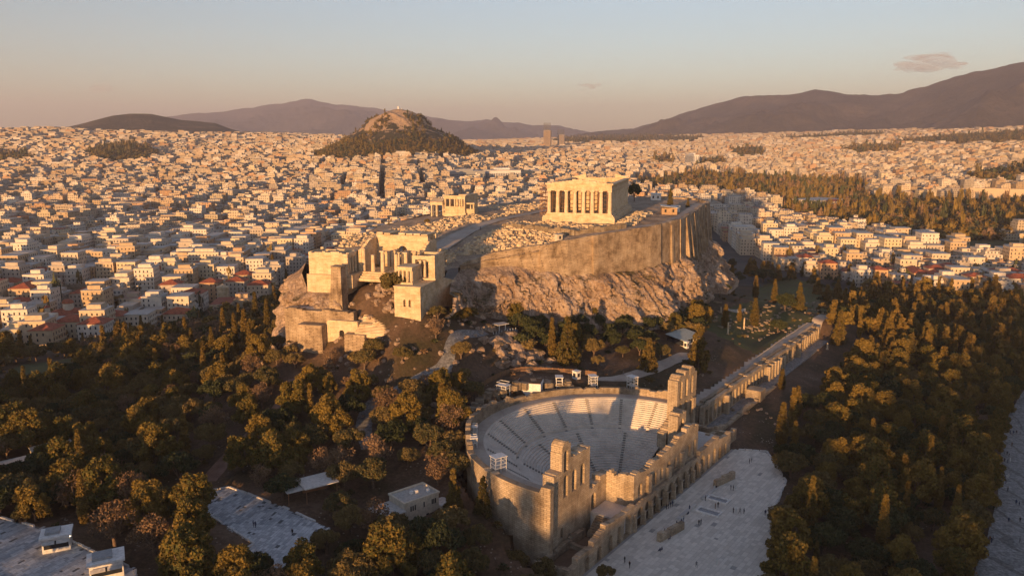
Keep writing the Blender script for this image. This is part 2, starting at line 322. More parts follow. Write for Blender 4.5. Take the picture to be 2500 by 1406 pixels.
PLAZA = [op(-46, -14), op(-52, -30), op(-36, -52), op(-8, -47), op(12, -40), op(38, -36), op(57, -24), op(52, -14)]
def sstep(a, b, x): t = np.clip((x - a) / (b - a), 0, 1); return t * t * (3 - 2 * t)
def poly_dist(x, y, poly):
    d = np.full(np.shape(x), 1e9)
    for i in range(len(poly)):
        x1, y1 = poly[i][:2]; x2, y2 = poly[(i + 1) % len(poly)][:2]; L = (x2 - x1) ** 2 + (y2 - y1) ** 2 + 1e-9
        t = np.clip(((x - x1) * (x2 - x1) + (y - y1) * (y2 - y1)) / L, 0, 1); d = np.minimum(d, np.hypot(x - x1 - t * (x2 - x1), y - y1 - t * (y2 - y1)))
    return np.where(inside(x, y, poly), -d, d)
TICKET = [(-250.3,6.6,103), (-242.2,0.4,103.2), (-244.2,-19.6,103), (-247.2,-36.6,102.6), (-256.2,-36.9,102.5), (-265.7,-40.0,102), (-273.7,-26.4,102), (-260.5,-26.7,102.5), (-255.8,-8.9,103)]
LOWPLAZA = [(-280.9,31.9,104.2), (-279.0,16.5,104.5), (-280.7,0.4,104.5), (-281.4,-15.4,104.4), (-291.7,-29.0,104.4), (-303.2,-7.2,104.5), (-302.6,21.6,104.5), (-290.3,47.4,104.3)]
def ground(x, y):
    x, y = np.asarray(x, float), np.asarray(y, float); D = np.hypot(x - CAM[0], y - CAM[1])
    near = _tps_eval(CT, CTW, np.clip(x, -1000, 520), np.clip(y, -480, 560)); far = far_h(x, y)
    da = (np.degrees(np.arctan2(x - CAM[0], y - CAM[1])) - CAM_AZ + 180) % 360 - 180
    back = np.abs(da - 5) > 60
    k = np.where(back, sstep(900, 2500, D), sstep(430, 620, D)); far = np.where(back, 88, far); z = near * (1 - k) + far * k
    z = z + fbm(x / 14, y / 14, 3.3) * .7 * (D < 700)
    s, n = odeon_local(x, y); r = np.hypot(s, n)
    z = np.where((n > -16) & (r < 44), np.minimum(z, 90), z)                      # the hollow of the theatre
    z = np.where((n > -20) & (n < 2) & (np.abs(s) < 50), np.minimum(z, 90.5), z)
    ss, sn = (x - STO_A[0]) * STO_D[0] + (y - STO_A[1]) * STO_D[1], -(x - STO_A[0]) * STO_D[1] + (y - STO_A[1]) * STO_D[0]
    al = sstep(-14, -2, ss) * (1 - sstep(STO_L, STO_L + 8, ss)); k1 = al * sstep(-24, -9, sn) * (sn < 6); z = z * (1 - k1) + np.minimum(z, 92.7) * k1
    k2 = al * (sn >= 6) * (1 - sstep(9, 18, sn)); z = z * (1 - k2) + 100.6 * k2
    for poly, pz, wd in ((PLAZA, 91.9, 5), (TICKET, 102.7, 3), (LOWPLAZA, 104.3, 3)):
        m = (np.abs(x - poly[0][0]) < 130) & (np.abs(y - poly[0][1]) < 130)
        if m.any():
            d = np.full(x.shape, 99.); d[m] = poly_dist(x[m], y[m], poly); t = 1 - sstep(0, wd, d); z = z * (1 - t) + pz * t
    return z
_gx, _gy = np.arange(-420, 400, 2.0), np.arange(-260, 460, 2.0); _gX, _gY = np.meshgrid(_gx, _gy); _gZ = ground(_gX.ravel(), _gY.ravel()).reshape(_gX.shape)
def gz(x, y):
    u, v = (x - _gx[0]) / 2, (y - _gy[0]) / 2; i, j = int(u), int(v)
    if 0 <= u < len(_gx) - 1 and 0 <= v < len(_gy) - 1:
        a, b = u - i, v - j; return float((_gZ[j, i] * (1 - a) + _gZ[j, i + 1] * a) * (1 - b) + (_gZ[j + 1, i] * (1 - a) + _gZ[j + 1, i + 1] * a) * b)
    return float(ground(np.array([x]), np.array([y]))[0])

# one ground sheet, finer near and in the direction of the place
azs = np.concatenate([np.arange(24, 101, .25), np.arange(101, 384, 4.0)]); rings = [20.0]
while rings[-1] < 9500: rings.append(rings[-1] * 1.0125)
while rings[-1] < 22000: rings.append(rings[-1] * 1.06)
rings = np.array(rings); AA, DD = np.meshgrid(np.radians(azs), rings)
_bk = np.abs((np.degrees(AA) - CAM_AZ - 5 + 180) % 360 - 180) > 52; DD = np.where(_bk, np.minimum(DD, 2400 + (DD - 2400) * .03), DD)
gx, gy = CAM[0] + DD * np.sin(AA), CAM[1] + DD * np.cos(AA); gzz = ground(gx.ravel(), gy.ravel())
V = np.c_[gx.ravel(), gy.ravel(), gzz]; na, nr = len(azs), len(rings)
ii, jj = np.meshgrid(np.arange(nr - 1), np.arange(na), indexing='ij'); j2 = (jj + 1) % na
F = np.stack([ii * na + jj, ii * na + j2, (ii + 1) * na + j2, (ii + 1) * na + jj], -1).reshape(-1, 4)[:, ::-1]
def ground_mat():
    m, n, b = new_mat('earth_and_grass'); b.inputs['Roughness'].default_value = .95
    a = noise(n, .035, 6, .65); f = noise(n, .9, 5, .7)
    c = ramp(n, a, [(.36, (.055, .048, .022)), (.46, (.085, .062, .036)), (.56, (.135, .088, .058)), (.68, (.19, .135, .095))])
    c = mixc(n, .6, c, ramp(n, f, [(.35, (.35, .33, .3)), (.65, (1.15, 1.1, 1.05))]), 'MULTIPLY')
    st = n.nodes.new('ShaderNodeTexVoronoi'); st.inputs['Scale'].default_value = .8; n.links.new(pos(n), st.inputs['Vector'])
    k = mth(n, 'MULTIPLY', ramp(n, st.outputs[0], [(.16, (1, 1, 1)), (.22, (0, 0, 0))]), ramp(n, noise(n, .11, 3), [(.55, (0, 0, 0)), (.62, (1, 1, 1))]))
    c = mixc(n, k, c, (.32, .27, .22)); n.links.new(c, b.inputs['Base Color']); bump(n, b, f, .7, .5); return m
gm = ground_mat()
def street_mat():
    m, n, b = new_mat('city_streets'); b.inputs['Roughness'].default_value = .95
    c = ramp(n, noise(n, .02, 5), [(.35, (.05, .048, .046)), (.6, (.10, .092, .082)), (.75, (.14, .125, .105))]); n.links.new(c, b.inputs['Base Color']); return m
MEADOW = [[(108.3,-53.1,102), (242.4,-42.5,92), (305.6,-51.2,87), (264.6,-100.0,82), (142.5,-138.5,86), (55.9,-114.1,94), (89.4,-95.2,98), (44.5,-84.5,102)], [(592.7,-123.6,79), (659.9,-187.4,79), (701.1,-283.0,79), (524.7,-263.1,79), (472.4,-219.2,79), (502.4,-172.7,79)],
 [(-196.3,183.1,91), (-170.6,215.3,90), (-150.2,197.8,90), (-167.1,158.5,92), (-200.5,147.8,94)], [(-27.7,-62.2,106), (48.3,-66.7,104), (90.4,-95.0,99), (34.5,-108.1,100), (-37.8,-95.1,101)]]
def meadow_mat():
    m, n, b = new_mat('winter_grass'); b.inputs['Roughness'].default_value = .95; f = noise(n, .8, 5, .7)
    c = ramp(n, noise(n, .05, 5, .65), [(.36, (.10, .075, .045)), (.46, (.085, .085, .034)), (.62, (.11, .115, .04)), (.75, (.16, .12, .075))]); c = mixc(n, .5, c, ramp(n, f, [(.35, (.5, .5, .45)), (.65, (1.1, 1.1, 1.05))]), 'MULTIPLY'); n.links.new(c, b.inputs['Base Color']); bump(n, b, f, .6, .4); return m
cf = V[F[:, 0]]; fD = np.hypot(cf[:, 0] - CAM[0], cf[:, 1] - CAM[1])
tag(link('ground', mesh_np('ground', V, F, [gm, street_mat(), meadow_mat()], np.where(np.any([inside(cf[:, 0], cf[:, 1], P) for P in MEADOW], axis=0), 2, (fD > 640).astype(int)), True)), kind='structure')

# ---------------------------------------------------------------- far mountains and hills
def mtn_mat(name, lo, mid, hi, scale):
    m, n, b = new_mat(name); b.inputs['Roughness'].default_value = 1
    c = ramp(n, noise(n, scale, 8, .7), [(.34, lo), (.5, mid), (.66, hi)]); f = noise(n, scale * 9, 6, .7)
    c = mixc(n, .6, c, ramp(n, f, [(.4, (.45, .48, .42)), (.6, (1.1, 1.05, 1.0))]), 'MULTIPLY'); n.links.new(c, b.inputs['Base Color']); bump(n, b, f, .8, 30); return m
def mountain(name, prof, dist, depth, back, mat, amp, foot, seed, n_az=420, n_r=70):
    """ridge given by (degrees right of the view axis, summit height); the slope comes down `depth` metres towards the city"""
    prof = np.array(prof, float); a = np.linspace(prof[0, 0], prof[-1, 0], n_az); zr = np.interp(a, prof[:, 0], prof[:, 1]); dr = np.interp(a, prof[:, 0], dist if hasattr(dist, '__len__') else [dist] * len(prof))
    t = np.linspace(-1, back / depth, n_r)[:, None]; A = np.radians(a + CAM_AZ)[None, :]
    D = dr[None, :] + t * depth; x, y = CAM[0] + D * np.sin(A), CAM[1] + D * np.cos(A)
    sh = np.where(t < 0, (1 + t) ** 1.25, np.exp(-(t * 1.4) ** 2)); z = foot + (zr[None, :] - foot) * sh
    rg = fbm(x / 1400 * amp[1], y / 1400 * amp[1], seed, 5, True); z = z + amp[0] * (rg - .25) * np.clip(1 - np.abs(1 + 2 * t * .9) , 0, 1) * np.clip((zr - foot) / 250, 0, 1)[None, :]
    z = z + fbm(x / 260 * amp[1], y / 260 * amp[1], seed + 5, 4) * amp[0] * .10 * np.clip((zr - foot) / 150, 0, 1)[None, :] * np.clip(1 + t, 0, 1)
    V = np.stack([x, y, z], -1).reshape(-1, 3); i, j = np.meshgrid(np.arange(n_r - 1), np.arange(n_az - 1), indexing='ij'); q = i * n_az + j
    F = np.stack([q, q + n_az, q + n_az + 1, q + 1], -1).reshape(-1, 4)
    return tag(link(name, mesh_np(name, V, F[:, ::-1], [mat], None, True)), kind='structure')
def prof_px(pts, D): return [(math.degrees(math.atan((x - 1250) / 1911.0)), 189.5 + (347 - y) * d / 1911.0 * math.cos(math.atan((x - 1250) / 1911.0))) for (x, y), d in zip(pts, D)]
hy = [(1400, 330), (1430, 325), (1540, 317), (1620, 293), (1700, 266), (1780, 246), (1820, 238), (1890, 237), (1970, 224), (2040, 234), (2100, 238), (2160, 236), (2210, 225), (2260, 206), (2340, 182), (2420, 168), (2500, 155), (2620, 150), (2800, 190), (3000, 230)]
hD = [9800, 9600, 9400, 9000, 8800, 8600, 8500, 8400, 8300, 8200, 8100, 8000, 7900, 7800, 7700, 7600, 7500, 7500, 7600, 7800]
mountain('mountain', prof_px(hy, hD), hD, 2500, 2500, mtn_mat('scrub_mountain', (.04, .04, .034), (.075, .064, .052), (.16, .12, .09), .0022), (260, 1.3), 195, 2.0)
pe = [(300, 318), (380, 298), (430, 286), (520, 280), (600, 272), (700, 256), (770, 247), (830, 262), (880, 264), (920, 268), (980, 279), (1040, 287), (1100, 296), (1150, 299), (1190, 294), (1230, 302), (1290, 307), (1340, 316), (1390, 322), (1450, 332), (1520, 340)]
mountain('mountain', prof_px(pe, [16500] * len(pe)), 16500, 5500, 4000, mtn_mat('far_mountain', (.055, .052, .045), (.085, .074, .062), (.17, .14, .11), .0012), (420, .8), 200, 9.0)
tk = [(60, 333), (110, 330), (160, 318), (215, 306), (250, 297), (300, 285), (340, 281), (390, 282), (430, 290), (460, 296), (500, 299), (540, 303), (575, 316), (610, 326), (660, 333)]
mountain('hill', prof_px(tk, [4600] * len(tk)), 4600, 620, 700, mtn_mat('scrub_hill', (.035, .036, .024), (.062, .055, .038), (.16, .125, .09), .006), (26, 3), 228, 5.0, 260, 50)
# the steep cone of the chapel hill
LY = (1441.0, 1151.0)
def sstep(a, b, x): t = np.clip((x - a) / (b - a), 0, 1); return t * t * (3 - 2 * t)
def lyc_h(x, y):
    u, v = np.asarray(x) - LY[0], np.asarray(y) - LY[1]; a = _rt[0] * u + _rt[1] * v; b = _fw[0] * u + _fw[1] * v
    left = a < 0; r = np.hypot(a, b / np.where(b < 0, 1.35, 1.8)); zl = np.interp(r, [0, 12, 30, 55, 89, 112, 140, 170, 205, 250, 300], [279, 277, 270, 259, 241, 214, 198, 178, 162, 140, 90]); zr = np.interp(r, [0, 25, 48, 71, 94, 128, 163, 182, 210, 250, 300], [279, 275, 263, 247, 220, 209, 190, 174, 158, 138, 90]); w_ = sstep(-40, 40, a); z = zl * (1 - w_) + zr * w_
    return z + fbm(np.asarray(x) / 45, np.asarray(y) / 45, 4, 4, True) * np.interp(r, [0, 20, 60, 120, 200], [0, 2, 8, 5, 2])
g = np.linspace(-330, 330, 170); X, Y = np.meshgrid(g + LY[0], g + LY[1]); Z = lyc_h(X, Y)
n0 = len(g); i, j = np.meshgrid(np.arange(n0 - 1), np.arange(n0 - 1), indexing='ij'); q = (i * n0 + j).ravel(); F = np.stack([q, q + 1, q + n0 + 1, q + n0], -1)
def lyc_mat():
    m, n, b = new_mat('rocky_wooded_hill'); b.inputs['Roughness'].default_value = 1
    x = n.nodes.new('ShaderNodeSeparateXYZ'); n.links.new(pos(n), x.inputs[0]); a = noise(n, .03, 6, .65)
    k = mth(n, 'ADD', mth(n, 'MULTIPLY', mth(n, 'SUBTRACT', x.outputs[2], 204), .02), mth(n, 'MULTIPLY', mth(n, 'SUBTRACT', a, .5), 5.0))
    c = mixc(n, ramp(n, k, [(.3, (0, 0, 0)), (.45, (1, 1, 1))]), (.045, .042, .022), ramp(n, noise(n, .2, 5), [(.3, (.32, .21, .13)), (.7, (.52, .38, .25))]))
    n.links.new(c, b.inputs['Base Color']); bump(n, b, noise(n, .25, 5), .8, 4); return m
tag(link('hill', mesh_np('hill', np.c_[X.ravel(), Y.ravel(), Z.ravel()], F, [lyc_mat()], None, False)), kind='structure')

# ---------------------------------------------------------------- the citadel rock, its plateau and its walls
RT = np.array([(30, 96, 150.5), (-20, 91.5, 150), (-57, 87.5, 148.6), (-86, 79.5, 147.6), (-111, 71.5, 146.4), (-131, 63.5, 145.2), (-150, 55.5, 144.5), (-158.5, 50, 142), (-160.4, 45.8, 136.5), (-159.5, 37.3, 136), (-157.9, 29.5, 137)], float)
RF = np.array([(34, 110, 102), (-16, 106, 103), (-61, 102, 104), (-93, 94, 105), (-119, 86, 106), (-140, 79, 107), (-157, 69, 109.5), (-166, 59, 113), (-170, 53, 115), (-166, 38, 130.8), (-163, 26, 131)], float)
ST = np.array([(-146, -6, 137), (-127, 5, 137.5), (-112, 10, 139.5), (-95, -4, 140), (-85, -15, 138.7), (-81, -19, 137), (-68.4, -28, 135.7), (-60.6, -31.6, 136), (-47.6, -37.5, 135.8), (-33.6, -43.5, 136.2), (-29, -45.4, 137.5), (-1.5, -48, 136.2), (41, -43.5, 130.5), (70.4, -39.5, 129.5), (112.4, -34, 131), (136, -20, 133), (141, 20, 135)], float)
SF = np.array([(-149, -9, 130), (-137, -4, 129.5), (-121, 0, 124.5), (-107, -7, 119.5), (-100, -16, 117), (-94, -22, 115), (-87, -32, 113), (-77, -42, 111.8), (-67, -49, 111), (-56, -55, 110.5), (-47, -58, 110), (-13, -58, 109), (27, -56, 106.5), (67, -57, 103.5), (128, -51, 99), (166, -31, 97), (168, 25, 96)], float)
def resample(A, B, step):
    m = (A + B) / 2; d = np.r_[0, np.cumsum(np.hypot(*np.diff(m[:, :2], axis=0).T))]; t = np.arange(0, d[-1], step)
    return [np.stack([np.interp(t, d, Q[:, k]) for k in range(3)], -1) for Q in (A, B)], t
def cliff(name, A, B, rows, seed):
    (a, b), t = resample(A, B, .75); n = len(a); u = np.linspace(0, 1, rows)[:, None]
    dr = np.gradient((a + b) / 2, axis=0)[:, :2]; dr = dr / np.linalg.norm(dr, axis=1, keepdims=True); no = np.stack([dr[:, 1], -dr[:, 0]], -1)   # outward is to the right of travel
    sgn = np.sign(((b - a)[:, :2] * no).sum(1).mean()); no = no * sgn
    hz = np.interp(u[:, 0], [0, .12, .3, .55, .8, 1], [0, .10, .30, .52, .74, 1])[:, None]       # how far out at each height: steep brow, leaning foot
    x = a[None, :, 0] * (1 - hz) + b[None, :, 0] * hz; y = a[None, :, 1] * (1 - hz) + b[None, :, 1] * hz; z = a[None, :, 2] * (1 - u) + b[None, :, 2] * u
    T = np.broadcast_to(t[None, :], x.shape); env = np.clip(np.minimum(u * 7, (1 - u) * 6), 0, 1)
    k = fbm(T / 30 + z / 40, z / 24, seed, 3, True) * 4.2 + fbm((T + z * .8) / 9, (z - T * .35) / 13, seed + 3, 4, True) * 3.4 + fbm((T + z * .9) / 3.2, (z - T * .2) / 6, seed + 8, 4, True) * 1.8; k = k + .8 * (np.floor(k * .8) / .8 - k)
    k = k + np.clip(fbm(T / 9, z / 7, seed + 17, 2), 0, 1) * 2.2
    x = x + no[None, :, 0] * k * env; y = y + no[None, :, 1] * k * env; z = z + fbm(T / 5, z / 5, seed + 20, 3) * .7 * env
    V = np.stack([x, y, z], -1).reshape(-1, 3); i, j = np.meshgrid(np.arange(rows - 1), np.arange(n - 1), indexing='ij'); q = i * n + j
    F = np.stack([q, q + 1, q + n + 1, q + n], -1).reshape(-1, 4)
    return tag(link(name, mesh_np(name, V, F if sgn < 0 else F[:, ::-1], [M['rock']])), kind='structure')
cliff('cliff', RT, RF, 40, 1.0); cliff('cliff', ST, SF, 72, 6.0)
WT = np.array([(-112, 10, 141.2), (-100.7, 2.1, 144.3), (-86.3, -14, 147.3), (-79.3, -20.8, 148.6), (-66.9, -28.9, 150.3), (-54, -34.4, 151.2), (-37.6, -42.3, 152), (-31, -44.4, 152.2), (-11.3, -48.2, 152.5), (29.8, -43.7, 152.6), (70, -38, 152.6), (112.4, -32.6, 152.6), (136, -20, 152.8), (141, 20, 152)], float)
PLAT = [tuple(p) for p in WT[:, :2]] + [(128, 55), (95, 85), (30, 95), (-20, 90.5), (-56, 86.5), (-85, 78.5), (-110, 70.5), (-130, 62.5), (-149, 54.5), (-150, 50), (-146, 44), (-133, 24), (-124, 8)]
PC = np.array([(-106, 12, 141.5), (-96, 4, 144), (-82, -9, 147), (-60, -28, 150.2), (-35, -40, 151), (0, -44, 151.5), (60, -36, 151.8), (108, -30, 151.8), (-120, 30, 145), (-110, 45, 146), (-100, 30, 145.8), (-90, 60, 147.5), (-70, 20, 148.3), (-60, 45, 149), (-62, -12, 149.8), (-50, -16, 151.2), (-48, 5, 151.4), (-44, 30, 151),
 (-36, -30, 151.6), (40, -22, 152), (45, 25, 152.6), (-20, 40, 151.5), (-42, 70, 150.2), (-10, 72, 150.4), (20, 80, 150.4), (70, 70, 151), (110, 20, 153), (130, 10, 152.5), (-95, 74, 147), (-130, 60, 145), (-140, 44, 144.6), (-30, 92, 149), (-78, -16, 147.8), (-86, 10, 146.6)], float)
PCW = _tps_fit(PC)
def plateau(x, y): return _tps_eval(PC, PCW, x, y) + fbm(np.asarray(x) / 4.5, np.asarray(y) / 4.5, 2.2, 4) * .75
def pz(x, y): return float(plateau(np.array([float(x)]), np.array([float(y)]))[0])
g1, g2 = np.arange(-156, 146, 1.5), np.arange(-52, 106, 1.5); X, Y = np.meshgrid(g1, g2); ok = inside(X, Y, PLAT); Z = plateau(X, Y)
n1 = len(g1); i, j = np.meshgrid(np.arange(len(g2) - 1), np.arange(n1 - 1), indexing='ij'); q = (i * n1 + j).ravel(); F = np.stack([q, q + 1, q + n1 + 1, q + n1], -1)
F = F[ok.ravel()[F].any(1)]
def plateau_mat():
    m, n, b = new_mat('trodden_rock_and_earth'); b.inputs['Roughness'].default_value = .95; a = noise(n, .09, 6, .7); f = noise(n, 1.1, 5, .75)
    c = ramp(n, a, [(.32, (.28, .215, .155)), (.47, (.45, .35, .265)), (.6, (.56, .45, .34)), (.75, (.32, .28, .22))])
    c = mixc(n, .55, c, ramp(n, f, [(.38, (.42, .38, .34)), (.6, (1.1, 1.08, 1.04))]), 'MULTIPLY'); n.links.new(c, b.inputs['Base Color']); bump(n, b, f, 1.0, 1.4); return m
tag(link('plateau_ground', mesh_np('plateau_ground', np.c_[X.ravel(), Y.ravel(), Z.ravel()], F, [plateau_mat()], None, True)), kind='structure')
# paths on the plateau: ribbons a little above the ground
def ribbon(name, pts, width, mat, hfun, lift=.05, step=1.2):
    P = np.array(pts, float)[:, :2]; d = np.r_[0, np.cumsum(np.hypot(*np.diff(P, axis=0).T))]; t = np.arange(0, d[-1], step); x, y = np.interp(t, d, P[:, 0]), np.interp(t, d, P[:, 1])
    k = np.ones(9) / 9; xs, ys = [np.convolve(np.pad(v, 4, mode='edge'), k, 'valid') for v in (x, y)]; dx, dy = np.gradient(xs), np.gradient(ys); L = np.hypot(dx, dy) + 1e-9
    wd = np.broadcast_to(np.interp(t, d, width) if hasattr(width, '__len__') else width, t.shape) * (1 + .12 * fbm(t / 9, t * 0, 3)); V = []; NW = 5
    for k in range(NW):
        o = (k / (NW - 1) - .5) * wd; vx, vy = xs - dy / L * o, ys + dx / L * o; V.append(np.stack([vx, vy, hfun(vx, vy) + lift], -1))
    V = np.stack(V, 1).reshape(-1, 3); i, j = np.meshgrid(np.arange(len(t) - 1), np.arange(NW - 1), indexing='ij'); q = (i * NW + j).ravel(); F = np.stack([q, q + NW, q + NW + 1, q + 1], -1)
    return tag(link(name, mesh_np(name, V, F, [mat], None, True)), kind='structure')
def pl_smooth(x, y): return _tps_eval(PC, PCW, x, y) + .25
ribbon('path', [(-128, 22), (-110, 26), (-90, 30), (-70, 34), (-50, 36), (-20, 34), (20, 32), (60, 34)], [7, 8, 9, 9, 8, 7, 7, 7], M['pathdust'], pl_smooth)
ribbon('path', [(-88, -10), (-70, -24), (-45, -36), (-10, -44), (30, -40), (70, -34), (108, -28)], 5, M['pathdust'], pl_smooth)
# walls: sections between the offsets, each with its footing on the rock
wall = empty('fortress_wall', (-60, -30, 136)); tag(wall, 'long masonry fortress wall with buttresses crowning the south cliff of the rock', 'wall')
def wpt(d):
    dd = np.r_[0, np.cumsum(np.hypot(*np.diff(WT[:, :2], axis=0).T))]; p = np.array([np.interp(d, dd, WT[:, k]) for k in range(3)]); q = np.array([np.interp(d + .5, dd, WT[:, k]) for k in range(3)]); t = (q - p)[:2]; t /= np.linalg.norm(t) + 1e-9
    return p, np.array([t[1], -t[0]])
WL = float(np.cumsum(np.hypot(*np.diff(WT[:, :2], axis=0).T))[-1])
def foot_z(p): d = np.hypot(ST[:, 0] - p[0], ST[:, 1] - p[1]); w_ = 1 / (d + 2) ** 2; return float((ST[:, 2] * w_).sum() / w_.sum())
JOG = [(0, 0), (34, 1.0), (58, 2.2), (100, 1.2), (122, 1.7), (240, 1.0), (400, 1)]   # distance along, how far the section stands out
def wall_section(d0, d1, off):
    b = MB(); n = max(2, int((d1 - d0) / 2.0)); P = []
    for i in range(n + 1):
        p, no = wpt(d0 + (d1 - d0) * i / n); zt = p[2] + .8 + .55 * round(2 * float(vnoise((d0 + i * 2) / 5.5, 3.1, .5))) / 2; zf = foot_z(p) - 2.5; bt = .04
        o = p[:2] + no * off; h = zt - zf; P.append(((*(o + no * (bt * h)), zf), (*o, zt), (*(o - no * 2.2), zt), (*(o - no * 2.2), zf)))
    for A, B in zip(P[:-1], P[1:]): b.hexa([A[0], B[0], B[3], A[3], A[1], B[1], B[2], A[2]])
    return b
for (d0, off), (d1, _) in zip(JOG[:-1], JOG[1:]):
    d1 = min(d1, WL - .1)
    if d1 > d0: wall_section(d0, d1, off).build('wall_section', M['wallstone'], wall).location = (60, 30, -136)
def buttress(d, wd, out_top, out_bot, top_drop=.3):
    p, no = wpt(d); t = np.array([-no[1], no[0]]); zf = foot_z(p) - 3; zt = p[2] + .6 - top_drop; b = MB(); Q = []
    for z, o in ((zf, out_bot), (zt, out_top)):
        for s_, k in ((-1, -1), (1, -1), (1, o), (-1, o)): q = p[:2] + t * s_ * wd / 2 + no * k; Q.append((*q, z))
    b.hexa([Q[0], Q[3], Q[2], Q[1], Q[4], Q[7], Q[6], Q[5]]); b.build('buttress', M['wallstone'], wall).location = (60, 30, -136)
for d, wd, a, c, dr in [(112, 2.0, 1.9, 3.0, 1.4), (139, 3.4, 2.1, 4.6, .3), (150, 2.4, 2.0, 5.2, 1.2), (166, 3.6, 2.1, 4.8, .4), (175, 2.2, 1.9, 5.6, 2.4), (191, 3.0, 2.0, 4.8, .5), (203, 2.4, 1.9, 5.4, 1.6), (221, 3.2, 2.0, 4.6, .4), (243, 3, 1.5, 4.2, .8)]: buttress(d, wd, a, c, dr)
# retaining ledge in front of the temple steps
led = empty('terrace_wall', (-58, -14, 149)); tag(led, 'low rock-cut terrace wall below the west steps of the great temple', 'wall')
b = MB(); pts = [(-52, 22), (-57, 6), (-61, -8), (-62, -18), (-52, -27), (-40, -33)]
for (x1, y1), (x2, y2) in zip(pts[:-1], pts[1:]):
    n = max(2, int(math.hypot(x2 - x1, y2 - y1) / 1.6))
    for k in range(n):
        u = (k + .5) / n; x, y = x1 + (x2 - x1) * u, y1 + (y2 - y1) * u; h = random.uniform(2.0, 3.0); b.obox(x + random.uniform(-.3, .3), y, pz(x - 2, y) - .8, 1.75, random.uniform(1.5, 2.4), h + .6, math.atan2(y2 - y1, x2 - x1))
b.build('masonry', M['rubblestone'], led).location = (58, 14, -149)
# loose ancient blocks, uncountable
def blocks(name, zones, n, lo, hi, mat, hf, label, sink=.15):
    b = MB()
    for (poly, share) in zones:
        xs = [p[0] for p in poly]; ys = [p[1] for p in poly]; k = int(n * share); c = 0
        while c < k:
            x, y = random.uniform(min(xs), max(xs)), random.uniform(min(ys), max(ys))
            if not inside(np.array([x]), np.array([y]), poly)[0]: continue
            if random.random() < .6 and vnoise(x / 7, y / 7, 9.1) < 0: continue
            s_ = lo * (hi / lo) ** (random.random() ** 1.6); b.obox(x, y, hf(x, y) - sink * s_, s_ * random.uniform(.8, 1.9), s_ * random.uniform(.6, 1.1), s_ * random.uniform(.4, .95), random.choice([.2, 1.8]) + random.gauss(0, .5), s_ * random.uniform(0, .12)); c += 1
    return tag(b.build(name, mat), label, 'rubble', kind='stuff')
blocks('marble_rubble', [([(-100, 42), (-60, 46), (-20, 48), (-12, 66), (-45, 64), (-95, 80), (-118, 66)], .42), ([(-104, 20), (-68, 24), (-52, 22), (-60, -14), (-80, -14)], .25), ([(-30, -24), (40, -12), (40, -20), (-28, -34)], .12), ([(-60, 22), (-40, 26), (-38, -26), (-44, -30), (-60, -18)], .16), ([(-46, 40), (60, 44), (60, 52), (-40, 48)], .1), ([(10, 48), (70, 40), (100, 60), (40, 85)], .12), ([(-128, 30), (-105, 34), (-98, 22), (-108, 14), (-122, 12)], .09)], 5200, .35, 1.5, M['marble'], pz, 'scattered pale marble blocks lying over the plateau of the rock')

# ---------------------------------------------------------------- the great temple on the plateau
def column_mesh(h, r0, r1, n=20, cap=.85, mat='temple', ab=1.32, capital=True):
    b = MB(); hs = h - cap; m = 4
    for k in range(m):
        f0, f1 = k / m, (k + 1) / m; ra, rb = r0 + (r1 - r0) * f0 ** 1.15, r0 + (r1 - r0) * f1 ** 1.15; b.cyl(0, 0, hs * f0, hs * f1, ra, rb, n, k == 0, .07)
    if not capital: return b.data('column', M[mat])
    b.cyl(0, 0, hs, hs + cap * .5, r1, r1 * ab, 16); q = r1 * ab * 1.02; b.box(-q, q, -q, q, hs + cap * .5, h); return b.data('column', M[mat])
par = empty('greek_temple', (0, 0, 152.0), R(12.88)); tag(par, 'large roofless Doric marble temple with eight front columns on the rock', 'temple')
b = MB(); b.box(-36.6, 36.6, -17.2, 17.2, -2, 2.6); b.build('foundation', M['marble'], par)
for k in range(3):
    b = MB(); o = 1.45 - .72 * k; b.box(-34.75 - o, 34.75 + o, -15.45 - o, 15.45 + o, 2.6 + .66 * k, 3.28 + .66 * k); b.build('step', M['marble'], par)
cm = column_mesh(10.43, .97, .75, capital=False); cb = MB(); cb.cyl(0, 0, 9.581, 10.0, .75, 1.0, 16); cb.box(-1.02, 1.02, -1.02, 1.02, 10.001, 10.43); capm = cb.data('capital', M['temple'])
XC = [-33.7 + 67.4 * i / 16 for i in range(17)]; YC = [-14.4 + 28.8 * i / 7 for i in range(8)]
for i in range(17):
    for j in range(8):
        if i in (0, 16) or j in (0, 7): link('capital', capm, link('column', cm, par, (XC[i], YC[j], 4.56)))
b = MB()                                            # cella: ruined side walls and inner porch
for y in (-10.2, 10.2):
    for k in range(30):
        x = -28 + k * 1.9; h = 10.6 if x < -20 or x > 20 else 7.5 + 2.2 * vnoise(x / 6, y) ; b.box(x, x + 1.9, y - .6, y + .6, 4.56, 4.56 + float(h))
b.box(-17.4, -16, -9.6, 9.6, 4.56, 14.6); b.build('cella_wall', M['marble'], par)
cm2 = column_mesh(10.1, .84, .66)
for k in range(6): link('inner_column', cm2, par, (-29.3, -9.6 + 3.84 * k, 4.7))
zt = 14.99
